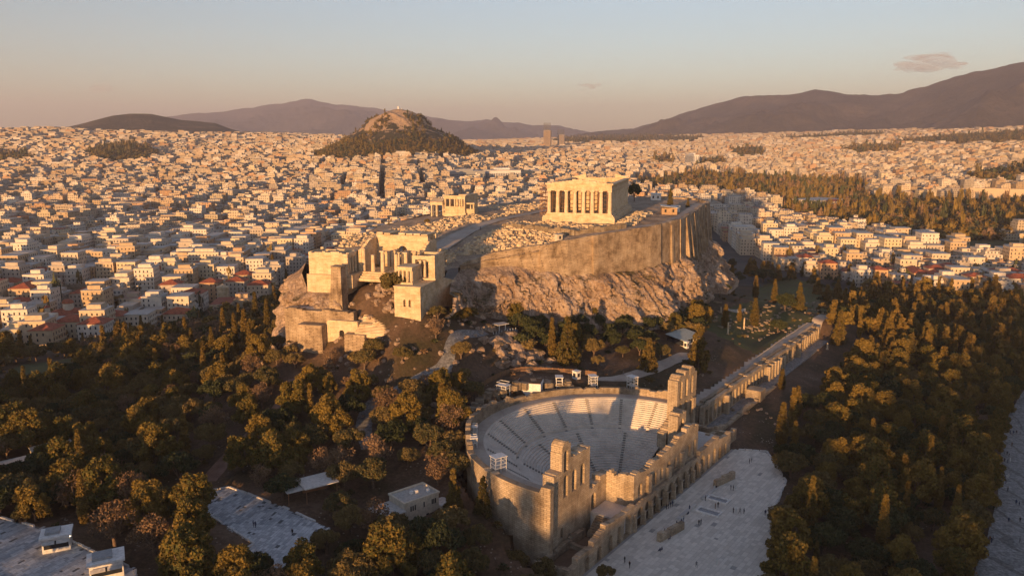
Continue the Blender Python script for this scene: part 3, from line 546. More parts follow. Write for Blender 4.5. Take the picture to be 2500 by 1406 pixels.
def frieze(name, x0, x1, y0, y1, gaps=()):
    b = MB(); lx, ly = x1 - x0, y1 - y0; along = lx > ly; L = lx if along else ly; n = max(1, int(L / 4.2)); st = L / n
    for k in range(n):
        if k in gaps: continue
        a, c = k * st, (k + 1) * st; h = 1.35 + 1.35
        if along: b.box(x0 + a, x0 + c, y0, y1, zt, zt + h)
        else: b.box(x0, x1, y0 + a, y0 + c, zt, zt + h)
        for t in range(2):                             # triglyphs, proud of the frieze
            p = a + st * (t + .5) / 2 - .42
            if along: b.box(x0 + p, x0 + p + .84, y0 - .14, y1 + .14, zt + 1.42, zt + 2.62)
            else: b.box(x0 - .14, x1 + .14, y0 + p, y0 + p + .84, zt + 1.42, zt + 2.62)
    return b.build(name, M['marble'], par)
frieze('entablature', -34.7, -32.9, -15.3, 15.3); frieze('entablature', 32.9, 34.7, -15.3, 15.3); frieze('entablature', -32.9, 32.9, -15.3, -13.5); frieze('entablature', -32.9, 32.9, 13.5, 15.3)
b = MB(); b.box(-35.5, -32.7, -16.0, 16.0, zt + 2.7, zt + 3.25); b.box(32.7, 35.5, -16, 16, zt + 2.7, zt + 3.25); b.box(-32.7, 32.7, -16, -13.4, zt + 2.71, zt + 3.2); b.box(-32.7, 32.7, 13.4, 16, zt + 2.71, zt + 3.2); b.build('cornice', M['marble'], par)
def pediment(x0, x1, span, name):
    b = MB()
    for y, h in span:
        b.box(x0, x1, y, y + 1.6, zt + 3.26, zt + 3.26 + h)
    b.build(name, M['marble'], par)
slope = lambda y: 3.6 * (1 - abs(y) / 16)
pediment(-35.1, -33.4, [(-16 + 1.6 * k, max(.3, slope(-15.2 + 1.6 * k) * random.choice([.55, .62, .58, .7]))) for k in range(20)], 'pediment')
pediment(33.4, 35.1, [(-16 + 1.6 * k, max(.4, slope(-15.2 + 1.6 * k) * 1.25)) for k in range(5)], 'pediment'); pediment(33.4, 35.1, [(-16 + 1.6 * k, max(.4, slope(-15.2 + 1.6 * k) * 1.25)) for k in range(15, 20)], 'pediment')
b = MB()                                            # remains of the ceiling behind the west front
for k in range(10): b.box(-32.6, -28.6, -13.2 + 2.7 * k, -11.0 + 2.7 * k, zt + 2.0, zt + 2.6)
b.build('ceiling_beam', M['marble'], par)
# steel scaffolding
def scaffold(name, label, x0, x1, y0, y1, z0, z1, fr, sx=2.4, sy=2.4, sz=2.0):
    r = empty(name, (0, 0, 152.0), R(12.88)); tag(r, label, 'scaffold', 'scaffolding on the temple'); b = MB(); p = MB(); t = .11
    nx, ny, nz = max(1, round((x1 - x0) / sx)), max(1, round((y1 - y0) / sy)), max(1, round((z1 - z0) / sz)); xs = [x0 + (x1 - x0) * i / nx for i in range(nx + 1)]; ys = [y0 + (y1 - y0) * i / ny for i in range(ny + 1)]; zs = [z0 + (z1 - z0) * i / nz for i in range(nz + 1)]
    for x in xs:
        for y in ys: b.box(x - t / 2, x + t / 2, y - t / 2, y + t / 2, z0, z1)
    for z in zs[1:]:
        for x in xs: b.box(x - t / 2, x + t / 2, y0 + .06, y1 - .06, z - .04, z + .04)
        for y in ys: b.box(x0 + .06, x1 - .06, y - t / 2 + .005, y + t / 2 - .005, z - .035, z + .045)
        if z < z1 - .1: p.box(x0 + .1, x1 - .1, y0 + .1, y1 - .1, z + .06, z + .12)
    for k in range(nz): b.bar((xs[0], ys[k % ny], zs[k]), (xs[0], ys[k % ny + 1], zs[k + 1]), .07)
    b.build('tube_frame', M['rust'], r); p.build('deck', M['wood'], r)
scaffold('scaffold', 'rusty scaffolding decks standing behind the west columns of the great temple', -31.9, -30.4, -12.8, 13.2, 4.6, 14.6, 0, 1.5, 2.0, 2.0)
scaffold('scaffold', 'scaffold tower wrapping the north-west corner of the great temple', -36.0, -30, 15.9, 18.3, 2.6, 17.2, 0, 2.2, 2.2, 1.9)
# marble column drums and blocks stacked south of the temple are rubble; workshop sheds beside them
def shed(name, loc, rz, lx, ly, h, label, wallm, roofm, rise=.9, win=3):
    r = empty(name, loc, rz); tag(r, label, 'shed'); b = MB(); b.box(-lx / 2, lx / 2, -ly / 2, ly / 2, -.6, h); b.build('wall', wallm, r)
    b = MB(); o = .45; b.hexa([(-lx / 2 - o, -ly / 2 - o, h + .01), (lx / 2 + o, -ly / 2 - o, h + .01), (lx / 2 + o, ly / 2 + o, h + rise), (-lx / 2 - o, ly / 2 + o, h + rise), (-lx / 2 - o, -ly / 2 - o, h + .2), (lx / 2 + o, -ly / 2 - o, h + .2), (lx / 2 + o, ly / 2 + o, h + rise + .2), (-lx / 2 - o, ly / 2 + o, h + rise + .2)]); b.build('roof', roofm, r)
    for k in range(win):
        b = MB(); x = -lx / 2 + lx * (k + .5) / win; b.box(x - .5, x + .5, -ly / 2 - .04, -ly / 2 + .05, h * .35, h * .8); b.build('window', M['glass'], r)
    for k in range(win - 1):
        b = MB(); y = -ly / 2 + ly * (k + .5) / max(1, win - 1); b.box(-lx / 2 - .04, -lx / 2 + .05, y - .5, y + .5, h * .35, h * .8); b.build('window', M['glass'], r)
    return r
shed('workshop_shed', (33, -31.5, 152.0), R(20), 11, 8, 3.4, 'wooden-walled workshop shed with a grey roof beside the south wall walk', M['brown'], M['pale_metal'])
shed('site_cabin', (46, -31.5, 152.0), R(20), 5, 4, 3.0, 'small white site cabin behind the workshop shed', M['white'], M['pale_metal'], .3, 2)
shed('site_cabin', (118, 2, 152.8), R(15), 12, 6, 3.6, 'white cabin at the far east end of the plateau', M['white'], M['pale_metal'], .3, 3)
shed('site_cabin', (-74, -15.5, 148.2), R(-30), 2.6, 2.2, 2.9, 'small stone ticket box at the foot of the temple terrace', M['cream'], M['concrete'], .1, 1)
b = MB(); b.cyl(0, 0, -1, 17, .13, .07, 8); fp = empty('flagpole', (26, 68, 151)); tag(fp, 'tall thin flagpole standing on the plateau behind the small temple', 'flagpole'); b.build('pole', M['white'], fp); b = MB(); b.cyl(0, 0, -1, .5, .7, .6, 10); b.build('base', M['concrete'], fp)
# drums in rows
dr = MB()
for k in range(110): x = random.uniform(-24, 30); y = -20.5 - .02 * x + random.uniform(-7, -1.5) + x * .12; s_ = random.uniform(.5, 1.0); dr.cyl(x, y, pz(x, y) - .1, pz(x, y) + s_ * 1.2, s_, s_, 9)
tag(dr.build('marble_drums', M['temple']), 'rows of pale marble column drums laid out south of the great temple', 'drums', kind='stuff')

# ---------------------------------------------------------------- the smaller temple with the porch of statues
er = empty('small_temple', (-14, 66.5, 151.5), R(12)); tag(er, 'small Ionic marble temple with porch of statues near north edge of plateau', 'temple')
b = MB(); b.box(-.5, 22.5, -.5, 12.1, -3.4, .5); b.build('foundation', M['marble'], er)
b = MB(); b.box(.8, 22, 0, .8, .5, 9.4); b.box(.8, 22, 10.8, 11.6, .5, 8.2); b.box(0, .8, 0, 11.6, .5, 3.9)
for y in (0, 2.7, 5.4, 8.1, 10.9): b.box(0, .8, y, y + .7, 3.9, 7.9)
b.box(-.15, .95, -.15, 11.75, 7.9, 9.3); b.box(11, 11.8, .8, 10.8, .5, 7); b.build('wall', M['marble'], er)
b = MB(); b.box(-.4, 1.2, -.4, 12, 9.31, 9.7); b.box(1.2, 22.3, -.3, 1.0, 9.41, 9.8); b.build('cornice', M['marble'], er)
ic = column_mesh(6.6, .42, .35, 16, .5); ecm = column_mesh(4, .36, .32, 12, .35)
for y in (3.05, 5.75, 8.45): link('half_column', ecm, er, (-.05, y - 0, 3.9))
for y in (1, 3, 5, 7, 9, 11): link('column', ic, er, (24, y, .6))
b = MB(); b.box(23.3, 24.7, .3, 11.7, 7.2, 8.8); b.build('entablature', M['marble'], er)
pod = MB(); pod.box(2.2, 8, -4.6, -.01, -.4, 2.5); pod.build('statue_podium', M['marble'], er)
ca = MB()
prof = [(0, .34), (.25, .36), (1.0, .33), (1.3, .26), (1.7, .33), (1.9, .3), (1.98, .12), (2.08, .15), (2.25, .17), (2.38, .22), (2.5, .3)]
for (z0, r0), (z1, r1) in zip(prof[:-1], prof[1:]): ca.cyl(0, 0, z0, z1, r0, r1, 10, True, .05)
cam_ = ca.data('statue', M['temple'])
for x, y in ((2.7, -4.1), (4.3, -4.1), (5.9, -4.1), (7.5, -4.1), (2.7, -2.3), (7.5, -2.3)): link('statue', cam_, er, (x, y, 2.5))
b = MB(); b.box(2.1, 8.1, -4.7, -.01, 5.0, 5.8); b.build('porch_roof', M['marble'], er)
npc = column_mesh(7.6, .46, .38, 16, .5)
for x, y in ((-2.2, 18.2), (1, 18.2), (4.2, 18.2), (7.4, 18.2), (-2.2, 15.2), (7.4, 15.2)): link('porch_column', npc, er, (x, y, -2.9))
b = MB(); b.box(-3, 8.2, 11.65, 19, -3.5, -2.9); b.build('north_porch_floor', M['marble'], er); b = MB(); b.box(-2.9, 8.1, 11.65, 18.9, 4.7, 6.3); b.hexa([(-3, 12.1, 6.31), (8.2, 12.1, 6.31), (8.2, 19, 6.31), (-3, 19, 6.31), (2.4, 12.1, 7.9), (2.8, 12.1, 7.9), (2.8, 19, 7.9), (2.4, 19, 7.9)]); b.build('north_porch_roof', M['marble'], er)

# ---------------------------------------------------------------- gateway complex (frame: e east, n north from the south-west foot of its north wing)
PO = (-156.9, 29.7); PE = (.978, .208); PN = (-.208, .978); PA = math.atan2(.208, .978)
def groot(name, label, cat, z=143.0): return tag(empty(name, (PO[0], PO[1], z), PA), label, cat)
def rough_top(h, amp, st, seed): return lambda s_: h + amp * round(2 * float(vnoise(s_ / st, seed, .5))) / 2
pr_ = groot('gateway_building', 'ruined marble gateway with tall columns and ceiling blocks at the west end of the rock', 'gateway')
E0, E1 = (0, 0), (1, 0)
def W(b, s0, s1, n0, n1, zb, top, holes=(), turn=False, step=1.1):
    if turn: b.wall((0, 0), (0, 1), (1, 0), s0, s1, n0, n1, zb, top, holes, step)     # runs along n, thickness along e
    else: b.wall((0, 0), (1, 0), (0, 1), s0, s1, n0, n1, zb, top, holes, step)
b = MB(); W(b, 0, 15.5, 0, 1.2, -.5, rough_top(7.5, .7, 1.5, 1), (), True); W(b, 1.2, 10, 14.4, 15.5, -.5, rough_top(7.6, .9, 2, 4)); W(b, .01, 15.49, 9.0, 10, -.5, rough_top(7.3, .5, 2, 2), (), True); W(b, 1.2, 9.0, 5, 5.9, -.5, rough_top(6.6, .2, 2, 3), [(3, 1.2, 1.5, 3.2), (5.2, 1.6, 0, 3.6), (7.4, 1.2, 1.5, 3.2)])
b.build('north_wing_wall', M['marble'], pr_)
b = MB(); b.box(1.21, 8.99, 5.91, 14.39, 6.0, 6.3); b.build('north_wing_roof', M['marble'], pr_)
b = MB(); b.box(-1.2, 10, -.4, 15.9, -7.2, -.51); b.box(-1.0, 10.2, -2.2, -.41, -5, -.2); b.build('north_wing_base', M['marble'], pr_)
cw = column_mesh(5.9, .52, .42, 16, .5)
for e_ in (2.6, 4.9, 7.2): link('wing_column', cw, pr_, (e_, .6, 0))
b = MB(); b.box(1.2, 9, .05, 1.15, 5.91, 7.4); b.build('wing_beam', M['marble'], pr_)
for k in range(4):
    b = MB(); b.box(3.2 + 1.1 * k, 30, -24, -.9, -3 + .62 * k, -1.9 + .62 * k); b.build('stair_step', M['marble'], pr_)
for n_, h in ((-2.4, 8.4), (-6.1, 6.2), (-9.9, 7.8), (-15.3, 6.7), (-19, 7.6), (-22.4, 8.0)): link('west_column', column_mesh(h, .78, .66, 18, .7 if h > 7.5 else .05), pr_, (8, n_, -.1))
for e_ in (12, 15.5, 19):
    for n_, h in ((-10.4, 7.2), (-14.7, 6.9)): link('inner_column', column_mesh(h - (e_ - 12) * .05, .5, .45, 16, .4), pr_, (e_, n_, -.1))
b = MB(); W(b, 7.3, 26, -1.9, -.7, -.3, lambda s_: 7.6 + 3.2 * min(1, max(0, (s_ - 8) / 7)) + .5 * round(float(vnoise(s_ / 2, 7, .5)) * 2) / 2); b.build('north_hall_wall', M['marble'], pr_)
b = MB(); W(b, 9, 26, -24, -22.8, -.3, lambda s_: 7.0 + 3.2 * min(1, max(0, (s_ - 12) / 7)) + .5 * round(float(vnoise(s_ / 2, 3, .5)) * 2) / 2); b.build('south_hall_wall', M['marble'], pr_)
b = MB(); W(b, -22.79, -1.91, 20.6, 21.7, -.2, lambda s_: 9.6, [(-4.2, 1.6, 0, 4.2), (-7.8, 2, 0, 5), (-12.4, 3.6, 0, 6.2), (-17, 2, 0, 5), (-20.6, 1.6, 0, 4.2)], True); b.build('door_wall', M['marble'], pr_)
ce = column_mesh(9.2, .78, .62, 18, .75)
for n_ in (-2.8, -6.5, -10.1, -14.7, -18.4, -22): link('east_column', ce, pr_, (27.6, n_, 1.4))
b = MB(); b.box(26.7, 28.6, -23.6, -1.2, 10.6, 12.2); b.box(20.5, 21.8, -22.7, -2, 9.65, 12.0)
for k in range(9): b.box(21.81, 26.69, -22.2 + 2.4 * k, -21.0 + 2.4 * k, 11.0, 12.0)
b.build('entablature', M['marble'], pr_)
b = MB()
for k in range(7):
    if k != 4: b.box(20.2, 29, -22.6 + 3 * k, -20.1 + 3 * k, 12.21, 12.6 + .4 * random.random())
b.build('ceiling_block', M['marble'], pr_)
b = MB(); W(b, 4.2, 14, -31.6, -30.4, -.9, lambda s_: 7.3); W(b, -30.39, -23, 12.8, 13.9, -.9, lambda s_: 7.2, (), True); W(b, -30.39, -29.2, 4.21, 5.3, -.9, lambda s_: 7.1, (), True); b.build('south_wing_wall', M['marble'], pr_); b = MB(); W(b, -24.2, -23, 4.21, 5.3, -.9, lambda s_: 7.0, (), True); b.build('south_wing_pier', M['marble'], pr_)
b = MB(); b.box(4.3, 5.2, -29.19, -24.21, 5.6, 7.0); b.build('south_wing_beam', M['marble'], pr_); b = MB(); b.box(4.2, 14, -31.7, -22.9, -1.6, -.91); b.build('south_wing_floor', M['marble'], pr_)
for n_ in (-25.9, -27.6): link('wing_pillar', cw, pr_, (4.8, n_, -.6))
pd = groot('stone_pedestal', 'tall tapering grey-tan stone pedestal standing before the north wing of the gateway', 'pedestal', 132.5)
b = MB(); b.hexa([(-8.4, -1.7, -1.5), (-3.6, -1.7, -1.5), (-3.6, 3.6, -1.5), (-8.4, 3.6, -1.5), (-8.2, -1.6, 4.6), (-3.8, -1.6, 4.6), (-3.8, 3.3, 4.6), (-8.2, 3.3, 4.6)]); b.build('base', M['wallstone'], pd)
b = MB(); b.hexa([(-8.0, -1.4, 4.61), (-4.0, -1.4, 4.61), (-4.0, 3.0, 4.61), (-8.0, 3.0, 4.61), (-7.8, -1.2, 13.8), (-4.2, -1.2, 13.8), (-4.2, 2.4, 13.8), (-7.8, 2.4, 13.8)]); b.build('shaft', M['wallstone'], pd)
b = MB(); b.box(-8.1, -3.9, -1.5, 2.7, 13.81, 14.4); b.build('cap', M['wallstone'], pd)
tw = groot('terrace_wall', 'high terrace wall of tan masonry on the north-west corner of the rock', 'wall', 131.0)
b = MB(); W(b, -7.3, 19.6, -11.2, -8.4, -16, rough_top(.7, .7, 1.9, 8), (), True, 1.1); b.build('front', M['wallstone'], tw)
b = MB(); b.box(-8.39, -4, 17.4, 19.6, -14, .6); b.build('north_return', M['wallstone'], tw)
b = MB(); b.box(-8.39, -1.3, 3.7, 17.39, -1.2, .35); b.build('terrace_floor', M['plaza'], tw)
bg_ = groot('fortified_gate', 'low fortified stone gate with two square towers below the terrace', 'gate', 121.0)
b = MB(); b.box(-16, -11.3, 2.4, 12.1, -9, 6.4, .12); b.build('tower', M['wallstone'], bg_)
b = MB(); b.box(-16, -11.3, -13.6, -5.8, -7, 4.1, .1); b.build('tower', M['wallstone'], bg_)
b = MB(); W(b, -9.4, 2.39, -12.6, -11.31, -4, lambda s_: 7.4, [(-3.3, 1.9, .2, 3.6)], True); b.build('gate_wall', M['marble'], bg_)
b = MB(); b.box(-11.6, -11.4, -4.2, -2.4, .2, 4.4); b.build('gate_opening_shade', M['hole'], bg_)  # dark sheet painted as the shade within the gateway opening
b = MB(); b.box(-12.9, -11.2, -9.6, 1.9, 7.41, 7.9); b.build('gate_cornice', M['marble'], bg_)
b = MB(); b.box(-11.25, -4.5, -14, -7.6, -2, 7.2, .2); b.build('rear_block', M['rubblestone'], bg_)
sw = groot('stairway', 'broad ancient marble stairway climbing towards the gateway', 'stairs', 127.0)
for k in range(14):
    b = MB(); b.box(-14.5 + .62 * k, -5.0, -20.2, -9.2, -3, -1.2 + .36 * k); b.build('step', M['marble'], sw)
nb = groot('stone_bastion', 'square pale stone bastion carrying the small columned temple', 'bastion', 132.5)
b = MB(); W(b, -31, -21.4, -8.2, -6, -3.5, lambda s_: 8.4, [(-25.2, 1.0, 1.6, 3.6), (-27.1, 1.0, 1.6, 3.6)], True); W(b, -5.99, 27, -31, -28.8, -5, lambda s_: 8.3 - max(0, s_ - 14) * .25); W(b, -5.99, 10, -23.2, -21.4, -3.5, lambda s_: 8.2); b.build('wall', M['marble'], nb)
b = MB(); b.box(-7, -6.01, -28.2, -24, 1, 5.5); b.build('niche_back', M['wallstone'], nb)
b = MB(); b.box(-5.99, 12, -28.79, -23.21, 5, 8.25); b.build('fill', M['pathdust'], nb)
b = MB(); b.box(-8.5, 12, -31.3, -21.2, 8.41, 8.75); b.build('paving', M['marble'], nb)
ni = groot('tiny_temple', 'tiny Ionic temple with four front columns on top of the bastion', 'temple', 141.3)
b = MB(); b.box(-4.9, 3.2, -26.9, -20.8, -.1, .6); b.build('step', M['marble'], ni)
nc = column_mesh(4.0, .3, .26, 14, .3)
for n_ in (-26.1, -24.6, -23.0, -21.5): link('column', nc, ni, (-4.1, n_, .6)); link('column', nc, ni, (2.4, n_, .6))
b = MB(); b.box(-2.6, 1.2, -26.4, -21.2, .6, 4.6); b.build('cella', M['marble'], ni)
b = MB(); b.box(-4.6, 2.9, -26.6, -21.0, 4.61, 5.7); b.build('entablature', M['marble'], ni); b = MB(); b.box(-4.9, 3.2, -26.9, -20.7, 5.71, 6.0); b.build('cornice', M['marble'], ni)

# ---------------------------------------------------------------- roman theatre (frame: s along its front, n inwards, z above its forecourt)
OA = math.atan2(OS[1], OS[0])
od = tag(empty('roman_theatre', (OC[0], OC[1], OZ), OA), 'roman stone theatre with curved marble seating and ruined arched stage wall', 'theatre')
def ring(name, r0, r1, z0, z1, a0, a1, mat, n=84, bottom=0.0, parent=None, topf=None):
    """a step of the seating: tread from r0 to r1 at z1 and its riser down to z0"""
    A = np.radians(np.linspace(a0, a1, n)); V = []; 
    zt_ = np.full(n, z1) if topf is None else np.array([topf(math.degrees(a)) for a in A])
    for r, z in ((r0, np.full(n, z0)), (r0, zt_), (r1, zt_), (r1, np.full(n, z0 + bottom))): V.append(np.stack([r * np.cos(A), r * np.sin(A), z], -1))
    V = np.concatenate(V); F = []
    for k in range(3):
        for i in range(n - 1): F.append((k * n + i, (k + 1) * n + i, (k + 1) * n + i + 1, k * n + i + 1))
    F.append((0, 3 * n, 2 * n, n)); F.append((n - 1, 2 * n - 1, 3 * n - 1, 4 * n - 1))
    return link(name, mesh_np(name, V, F, [mat]), parent or od)
A0, A1 = -6, 186; rows = []
r, z = 10.0, .7
for k in range(20): rows.append((r, r + .82, z - .45, z)); r += .82; z += .45
dz = z
ring('walkway', r, r + 1.3, z - .45, z - .1, A0, A1, M['seat']); r += 1.3; z += 1.0
for k in range(14): rows.append((r, r + .64, z - (.47 if k else 1.2), z)); r += .64; z += .44
for a, b_, c, d in rows: ring('seat_row', a, b_, c, d, A0, A1, M['seat'])
ZR = 16.6
ring('rim_walk', r, 40.2, ZR - .6, ZR, A0, A1, M['pathdust'])
st = stone_mat('dark_stair', (.16, .15, .135), (.24, .225, .2), (.3, .28, .25), .8, None, .6, .3)  # stairs in a much darker tone than the seats
for lo, hi, angs in ((0, 20, (22, 56, 90, 124, 158)), (20, 34, (8, 26, 44, 62, 80, 100, 118, 136, 154, 172))):
    for a in angs:
        b = MB(); c, s_ = math.cos(R(a)), math.sin(R(a))
        for (r0, r1, z0, z1) in rows[lo:hi]:
            for h in (0,):
                rm = (r0 * 2 + .1) / 2 - .2; b.obox(rm * c, rm * s_, z0 - 1.0, .9, .85, 1.24, R(a))
        b.build('stairway', st, od)
b = MB(); n = 48; b.add([(9.9 * math.cos(math.pi * k / n), 9.9 * math.sin(math.pi * k / n), .25) for k in range(n + 1)] + [(-9.9, -2, .25), (9.9, -2, .25)], [tuple(list(range(n + 1)) + [n + 1, n + 2])]); b.build('orchestra_floor', M['seat'], od)
def jag(h, amp, st_, seed): return lambda s_: h + amp * .6 * float(vnoise(s_ / (st_ * 2.5), seed, .9)) + amp * .7 * round(2 * float(vnoise(s_ / (st_ * 1.3), seed, .3))) / 2
# outer ring wall: retaining wall on the west and east, low ruin behind the seats
def ring_wall(name, r0, r1, a0, a1, zb, top, mat, n): return ring(name, r1, r0, zb, 0, a0, a1, mat, n, 0.0, od, top)
ring_wall('outer_wall', 40.2, 41.9, 140, 188, -3, lambda a: ZR + .9 + .5 * round(2 * float(vnoise(a / 3, 1.5, .5))) / 2 + (1.5 if a > 184 else 0), M['odeon'], 60)
ring_wall('outer_wall', 40.2, 41.6, 20, 140, 10, lambda a: ZR + 2.0 + 1.1 * round(2 * float(vnoise(a / 3.1, 3.5, .5))) / 2 + (1.6 if 92 < a < 135 else 0), M['rubblestone'], 130)
ring_wall('outer_wall', 40.2, 41.6, -8, 20, -3, lambda a: ZR + 2.2 + .9 * round(2 * float(vnoise(a / 2.1, 6.5, .5))) / 2, M['odeon'], 50)
# stage walls
def OW(b, s0, s1, n0, n1, zb, top, holes=(), turn=False, step=.9):
    if turn: b.wall((0, 0), (0, 1), (1, 0), s0, s1, n0, n1, zb, top, holes, step)
    else: b.wall((0, 0), (1, 0), (0, 1), s0, s1, n0, n1, zb, top, holes, step)
def arch_top(lst, base): 
    def f(s_):
        h = base(s_)
        for c, w_, zz in lst:
            if abs(s_ - c) < w_ / 2: h = max(h, zz + math.sqrt(max(0, (w_ / 2) ** 2 - (s_ - c) ** 2)))
        return h
    return f
wtop = arch_top([(-33, 3.6, 25.8)], lambda s_: (20.6 if s_ < -34.9 else 25.0 if s_ < -31.2 else 23.0 if s_ < -29 else 22.6) + .5 * round(2 * float(vnoise(s_ / 1.3, 4, .5))) / 2)
b = MB(); OW(b, -38.2, -21.8, -4.6, -1.4, -2, wtop, [(-33, 2.0, 13.4, 18.0), (-33, 1.9, 20.0, 24.4), (-29.2, 2.0, 13.6, 18.2), (-25.3, 2.0, 13.8, 18.4), (-34.5, 1.2, 3.5, 5.4)]); b.build('west_tower', M['odeon'], od)
etop = arch_top([(32.2, 3.4, 26.2), (36.2, 3.4, 26.8), (40.2, 3.4, 27.2)], lambda s_: 26.6 + .4 * round(2 * float(vnoise(s_ / 1.1, 8, .5))) / 2)
b = MB(); OW(b, 29.6, 43.8, -4.6, -1.4, -2, etop, [(s_, 2.0, z0, z1) for s_ in (32.2, 36.2, 40.2) for z0, z1 in ((13.3, 18.0), (20.2, 25.0))] + [(36, 1.6, 2, 5)]); b.build('east_tower', M['odeon'], od)
b = MB(); OW(b, -21.79, -16, -4.5, -1.6, -1, jag(11.3, .9, 1.4, 2), [(-19.4, 2.4, 4.6, 8.2)]); OW(b, -15.99, -11.2, -4.4, -1.8, -1, jag(12.4, .5, 1.4, 5)); b.build('stage_back_wall', M['odeon'], od)
b = MB(); OW(b, -11.19, 22.9, -4.4, -2.6, -1, jag(4.0, 1.2, 2.3, 5), [(-4, 1.8, 0, 2.2), (5, 2.4, 0, 2.5), (14, 1.8, 0, 2.2)]); b.build('stage_back_wall', M['odeon'], od)
b = MB(); OW(b, 22.91, 29.59, -4.5, -1.6, -1, lambda s_: 12 + 3.2 * (s_ - 23) / 6.6 + .6 * round(2 * float(vnoise(s_ / 1.2, 9, .5))) / 2, [(26.3, 2.2, 3, 7)]); b.build('stage_back_wall', M['odeon'], od)
b = MB(); OW(b, -10.9, -4.51, -13.1, -11.61, 0, jag(13.2, .8, 1.1, 7), (), True, .7); b.build('return_wall', M['odeon'], od)
win2 = [(-9.4, 2.2, 6.9, 9.3), (-5.2, 1.8, 7.0, 9.2), (-1.2, 2.2, 6.9, 9.5), (3.2, 1.9, 7.0, 9.3), (7.6, 2.2, 6.9, 9.6), (12.2, 1.9, 7.0, 9.4), (16.6, 2.2, 6.9, 9.8), (21.2, 2.1, 6.9, 10.2), (25.2, 2.0, 6.9, 10.6)]
b = MB(); OW(b, -13.0, 27.4, -11.3, -10.92, 0, lambda s_: 5.48); b.build('arcade_back_wall', M['rubblestone'], od)
b = MB(); OW(b, -13.1, 27.5, -12.6, -10.91, 5.5, lambda s_: 14.0 + (0 if s_ < 14 else 1.0) + (1.4 if 19 < s_ < 24 else 0) + 1.3 * float(vnoise(s_ / 4.3, 11, .5)) + .6 * round(2 * float(vnoise(s_ / 2.2, 15, .5))) / 2, win2, False, 1.0); b.build('facade_wall', M['odeon'], od)
for s_, h in ((-6.2, 5.2), (14.6, 4.6), (6.0, 3.2)): b = MB(); b.box(s_, s_ + 1.9, -13.5, -12.61, 6.2, 6.2 + h, .05); b.build('pier', M['odeon'], od)
b = MB(); OW(b, 22.6, 28.4, -8.2, -5.2, 5, lambda s_: 18.6 + .8 * round(2 * float(vnoise(s_ / 1.2, 2, .5))) / 2, [(25.8, 2.2, 12.6, 15.8)]); b.build('stair_block', M['odeon'], od)
arc = [(-38.5, 1.9, 0, 2.6), (-33, 1.9, 0, 2.8), (-27.6, 2.0, 0, 3.2), (-23.3, 1.7, 0, 3.9), (-19.1, 3.6, 0, 4.2), (-12.2, 3.1, 0, 3.9), (-8.0, 3.1, 0, 3.9), (-3.8, 3.0, 0, 3.9), (.7, 3.1, 0, 3.9), (6, 3.1, 0, 3.9), (10.4, 3.1, 0, 3.9), (15.2, 3.1, 0, 3.9), (19.3, 3.1, 0, 3.9), (23.4, 3.1, 0, 3.9), (27.9, 3.6, 0, 4.2), (32.6, 1.7, 0, 4.1), (37, 2.2, 0, 4.1), (41.5, 1.9, 0, 3.2), (46.2, 1.8, 0, 3.0)]
def artop(s_):
    h = 3.6 if s_ < -43 else 5.2 if s_ < -36 else 6.2 if s_ < -30 else 7.2 if s_ < -15.5 else 6.5 if s_ < 26 else 7.9 if s_ < 40 else 6.6
    return h + .7 * float(vnoise(s_ / 6, 21, .5)) + .4 * round(2 * float(vnoise(s_ / 2.6, 25, .5))) / 2
b = MB(); OW(b, -46.5, -15.3, -14.2, -12.7, -1.5, artop, arc); b.build('front_arcade', M['odeon'], od)
b = MB(); OW(b, -15.29, 25.8, -14.2, -13.55, -1.5, artop, arc); b.build('front_arcade', M['odeon'], od)
b = MB(); OW(b, 25.81, 50.5, -14.2, -12.7, -1.5, artop, arc); b.build('front_arcade', M['odeon'], od)
for k, (s_, w_) in enumerate([(-15.3, 1.6), (-10.1, 1.1), (-5.9, 1.1), (-1.6, 1.3), (3.3, 1.4), (8.2, 1.2), (12.8, 1.3), (17.25, 1.2), (21.35, 1.2), (25.6, 1.4)]):
    b = MB(); b.box(s_ - w_ * .36, s_ + w_ * .36, -14.75, -14.21, -1.2, 3.6 + random.random() * 1.6, .06); b.build('pier', M['odeon'], od)
b = MB(); b.box(-15.2, 25.7, -13.54, -12.61, 5.7, 6.2); b.build('arcade_roof', M['rubblestone'], od)
b = MB(); b.box(-11.1, 27, -10.89, -4.6, -1, 1.5); b.build('stage_floor', M['plaza'], od)
b = MB(); b.box(-21, -13.11, -12.69, -4.61, -1, 5.0); b.build('west_platform', M['plaza'], od)
for k in range(8): b = MB(); b.box(-25.8 + .6 * k, -25.2 + .6 * k, -12.0, -6.5, -1, 1.9 + .38 * k); b.build('west_stair', M['rubblestone'], od)
b = MB(); OW(b, -14, -4.61, -46.5, -45.2, -1.5, jag(3.2, .6, 1.3, 3), (), True); OW(b, -45.19, -26, -6.2, -5.0, -1, jag(2.6, .7, 1.7, 6)); OW(b, -12.6, -6.3, -33.4, -32.4, -1, jag(2.4, .5, 1.3, 8), (), True); b.build('west_annex_wall', M['rubblestone'], od)
b = MB(); b.box(-45.1, -26, -12.6, -6.3, -1, .9); b.build('west_annex_floor', M['dirt'], od)
b = MB(); b.box(27.6, 46, -12.69, -4.7, -1, 6.0); b.build('east_platform', M['plaza'], od)
b = MB(); OW(b, 44, 57, -9.5, -8.2, -1, jag(6.4, 1.2, 2, 4)); OW(b, -13.6, -2, 50.6, 52, -1, jag(6.0, 1.1, 1.5, 5), (), True); OW(b, 52.1, 60, -12.6, -11, -1, jag(4.6, 1.2, 2, 7)); b.build('east_annex_wall', M['odeon'], od)
b = MB(); b.box(46.1, 50.5, -12.6, -4, -1, 4); b.build('east_annex_floor', M['rubblestone'], od)
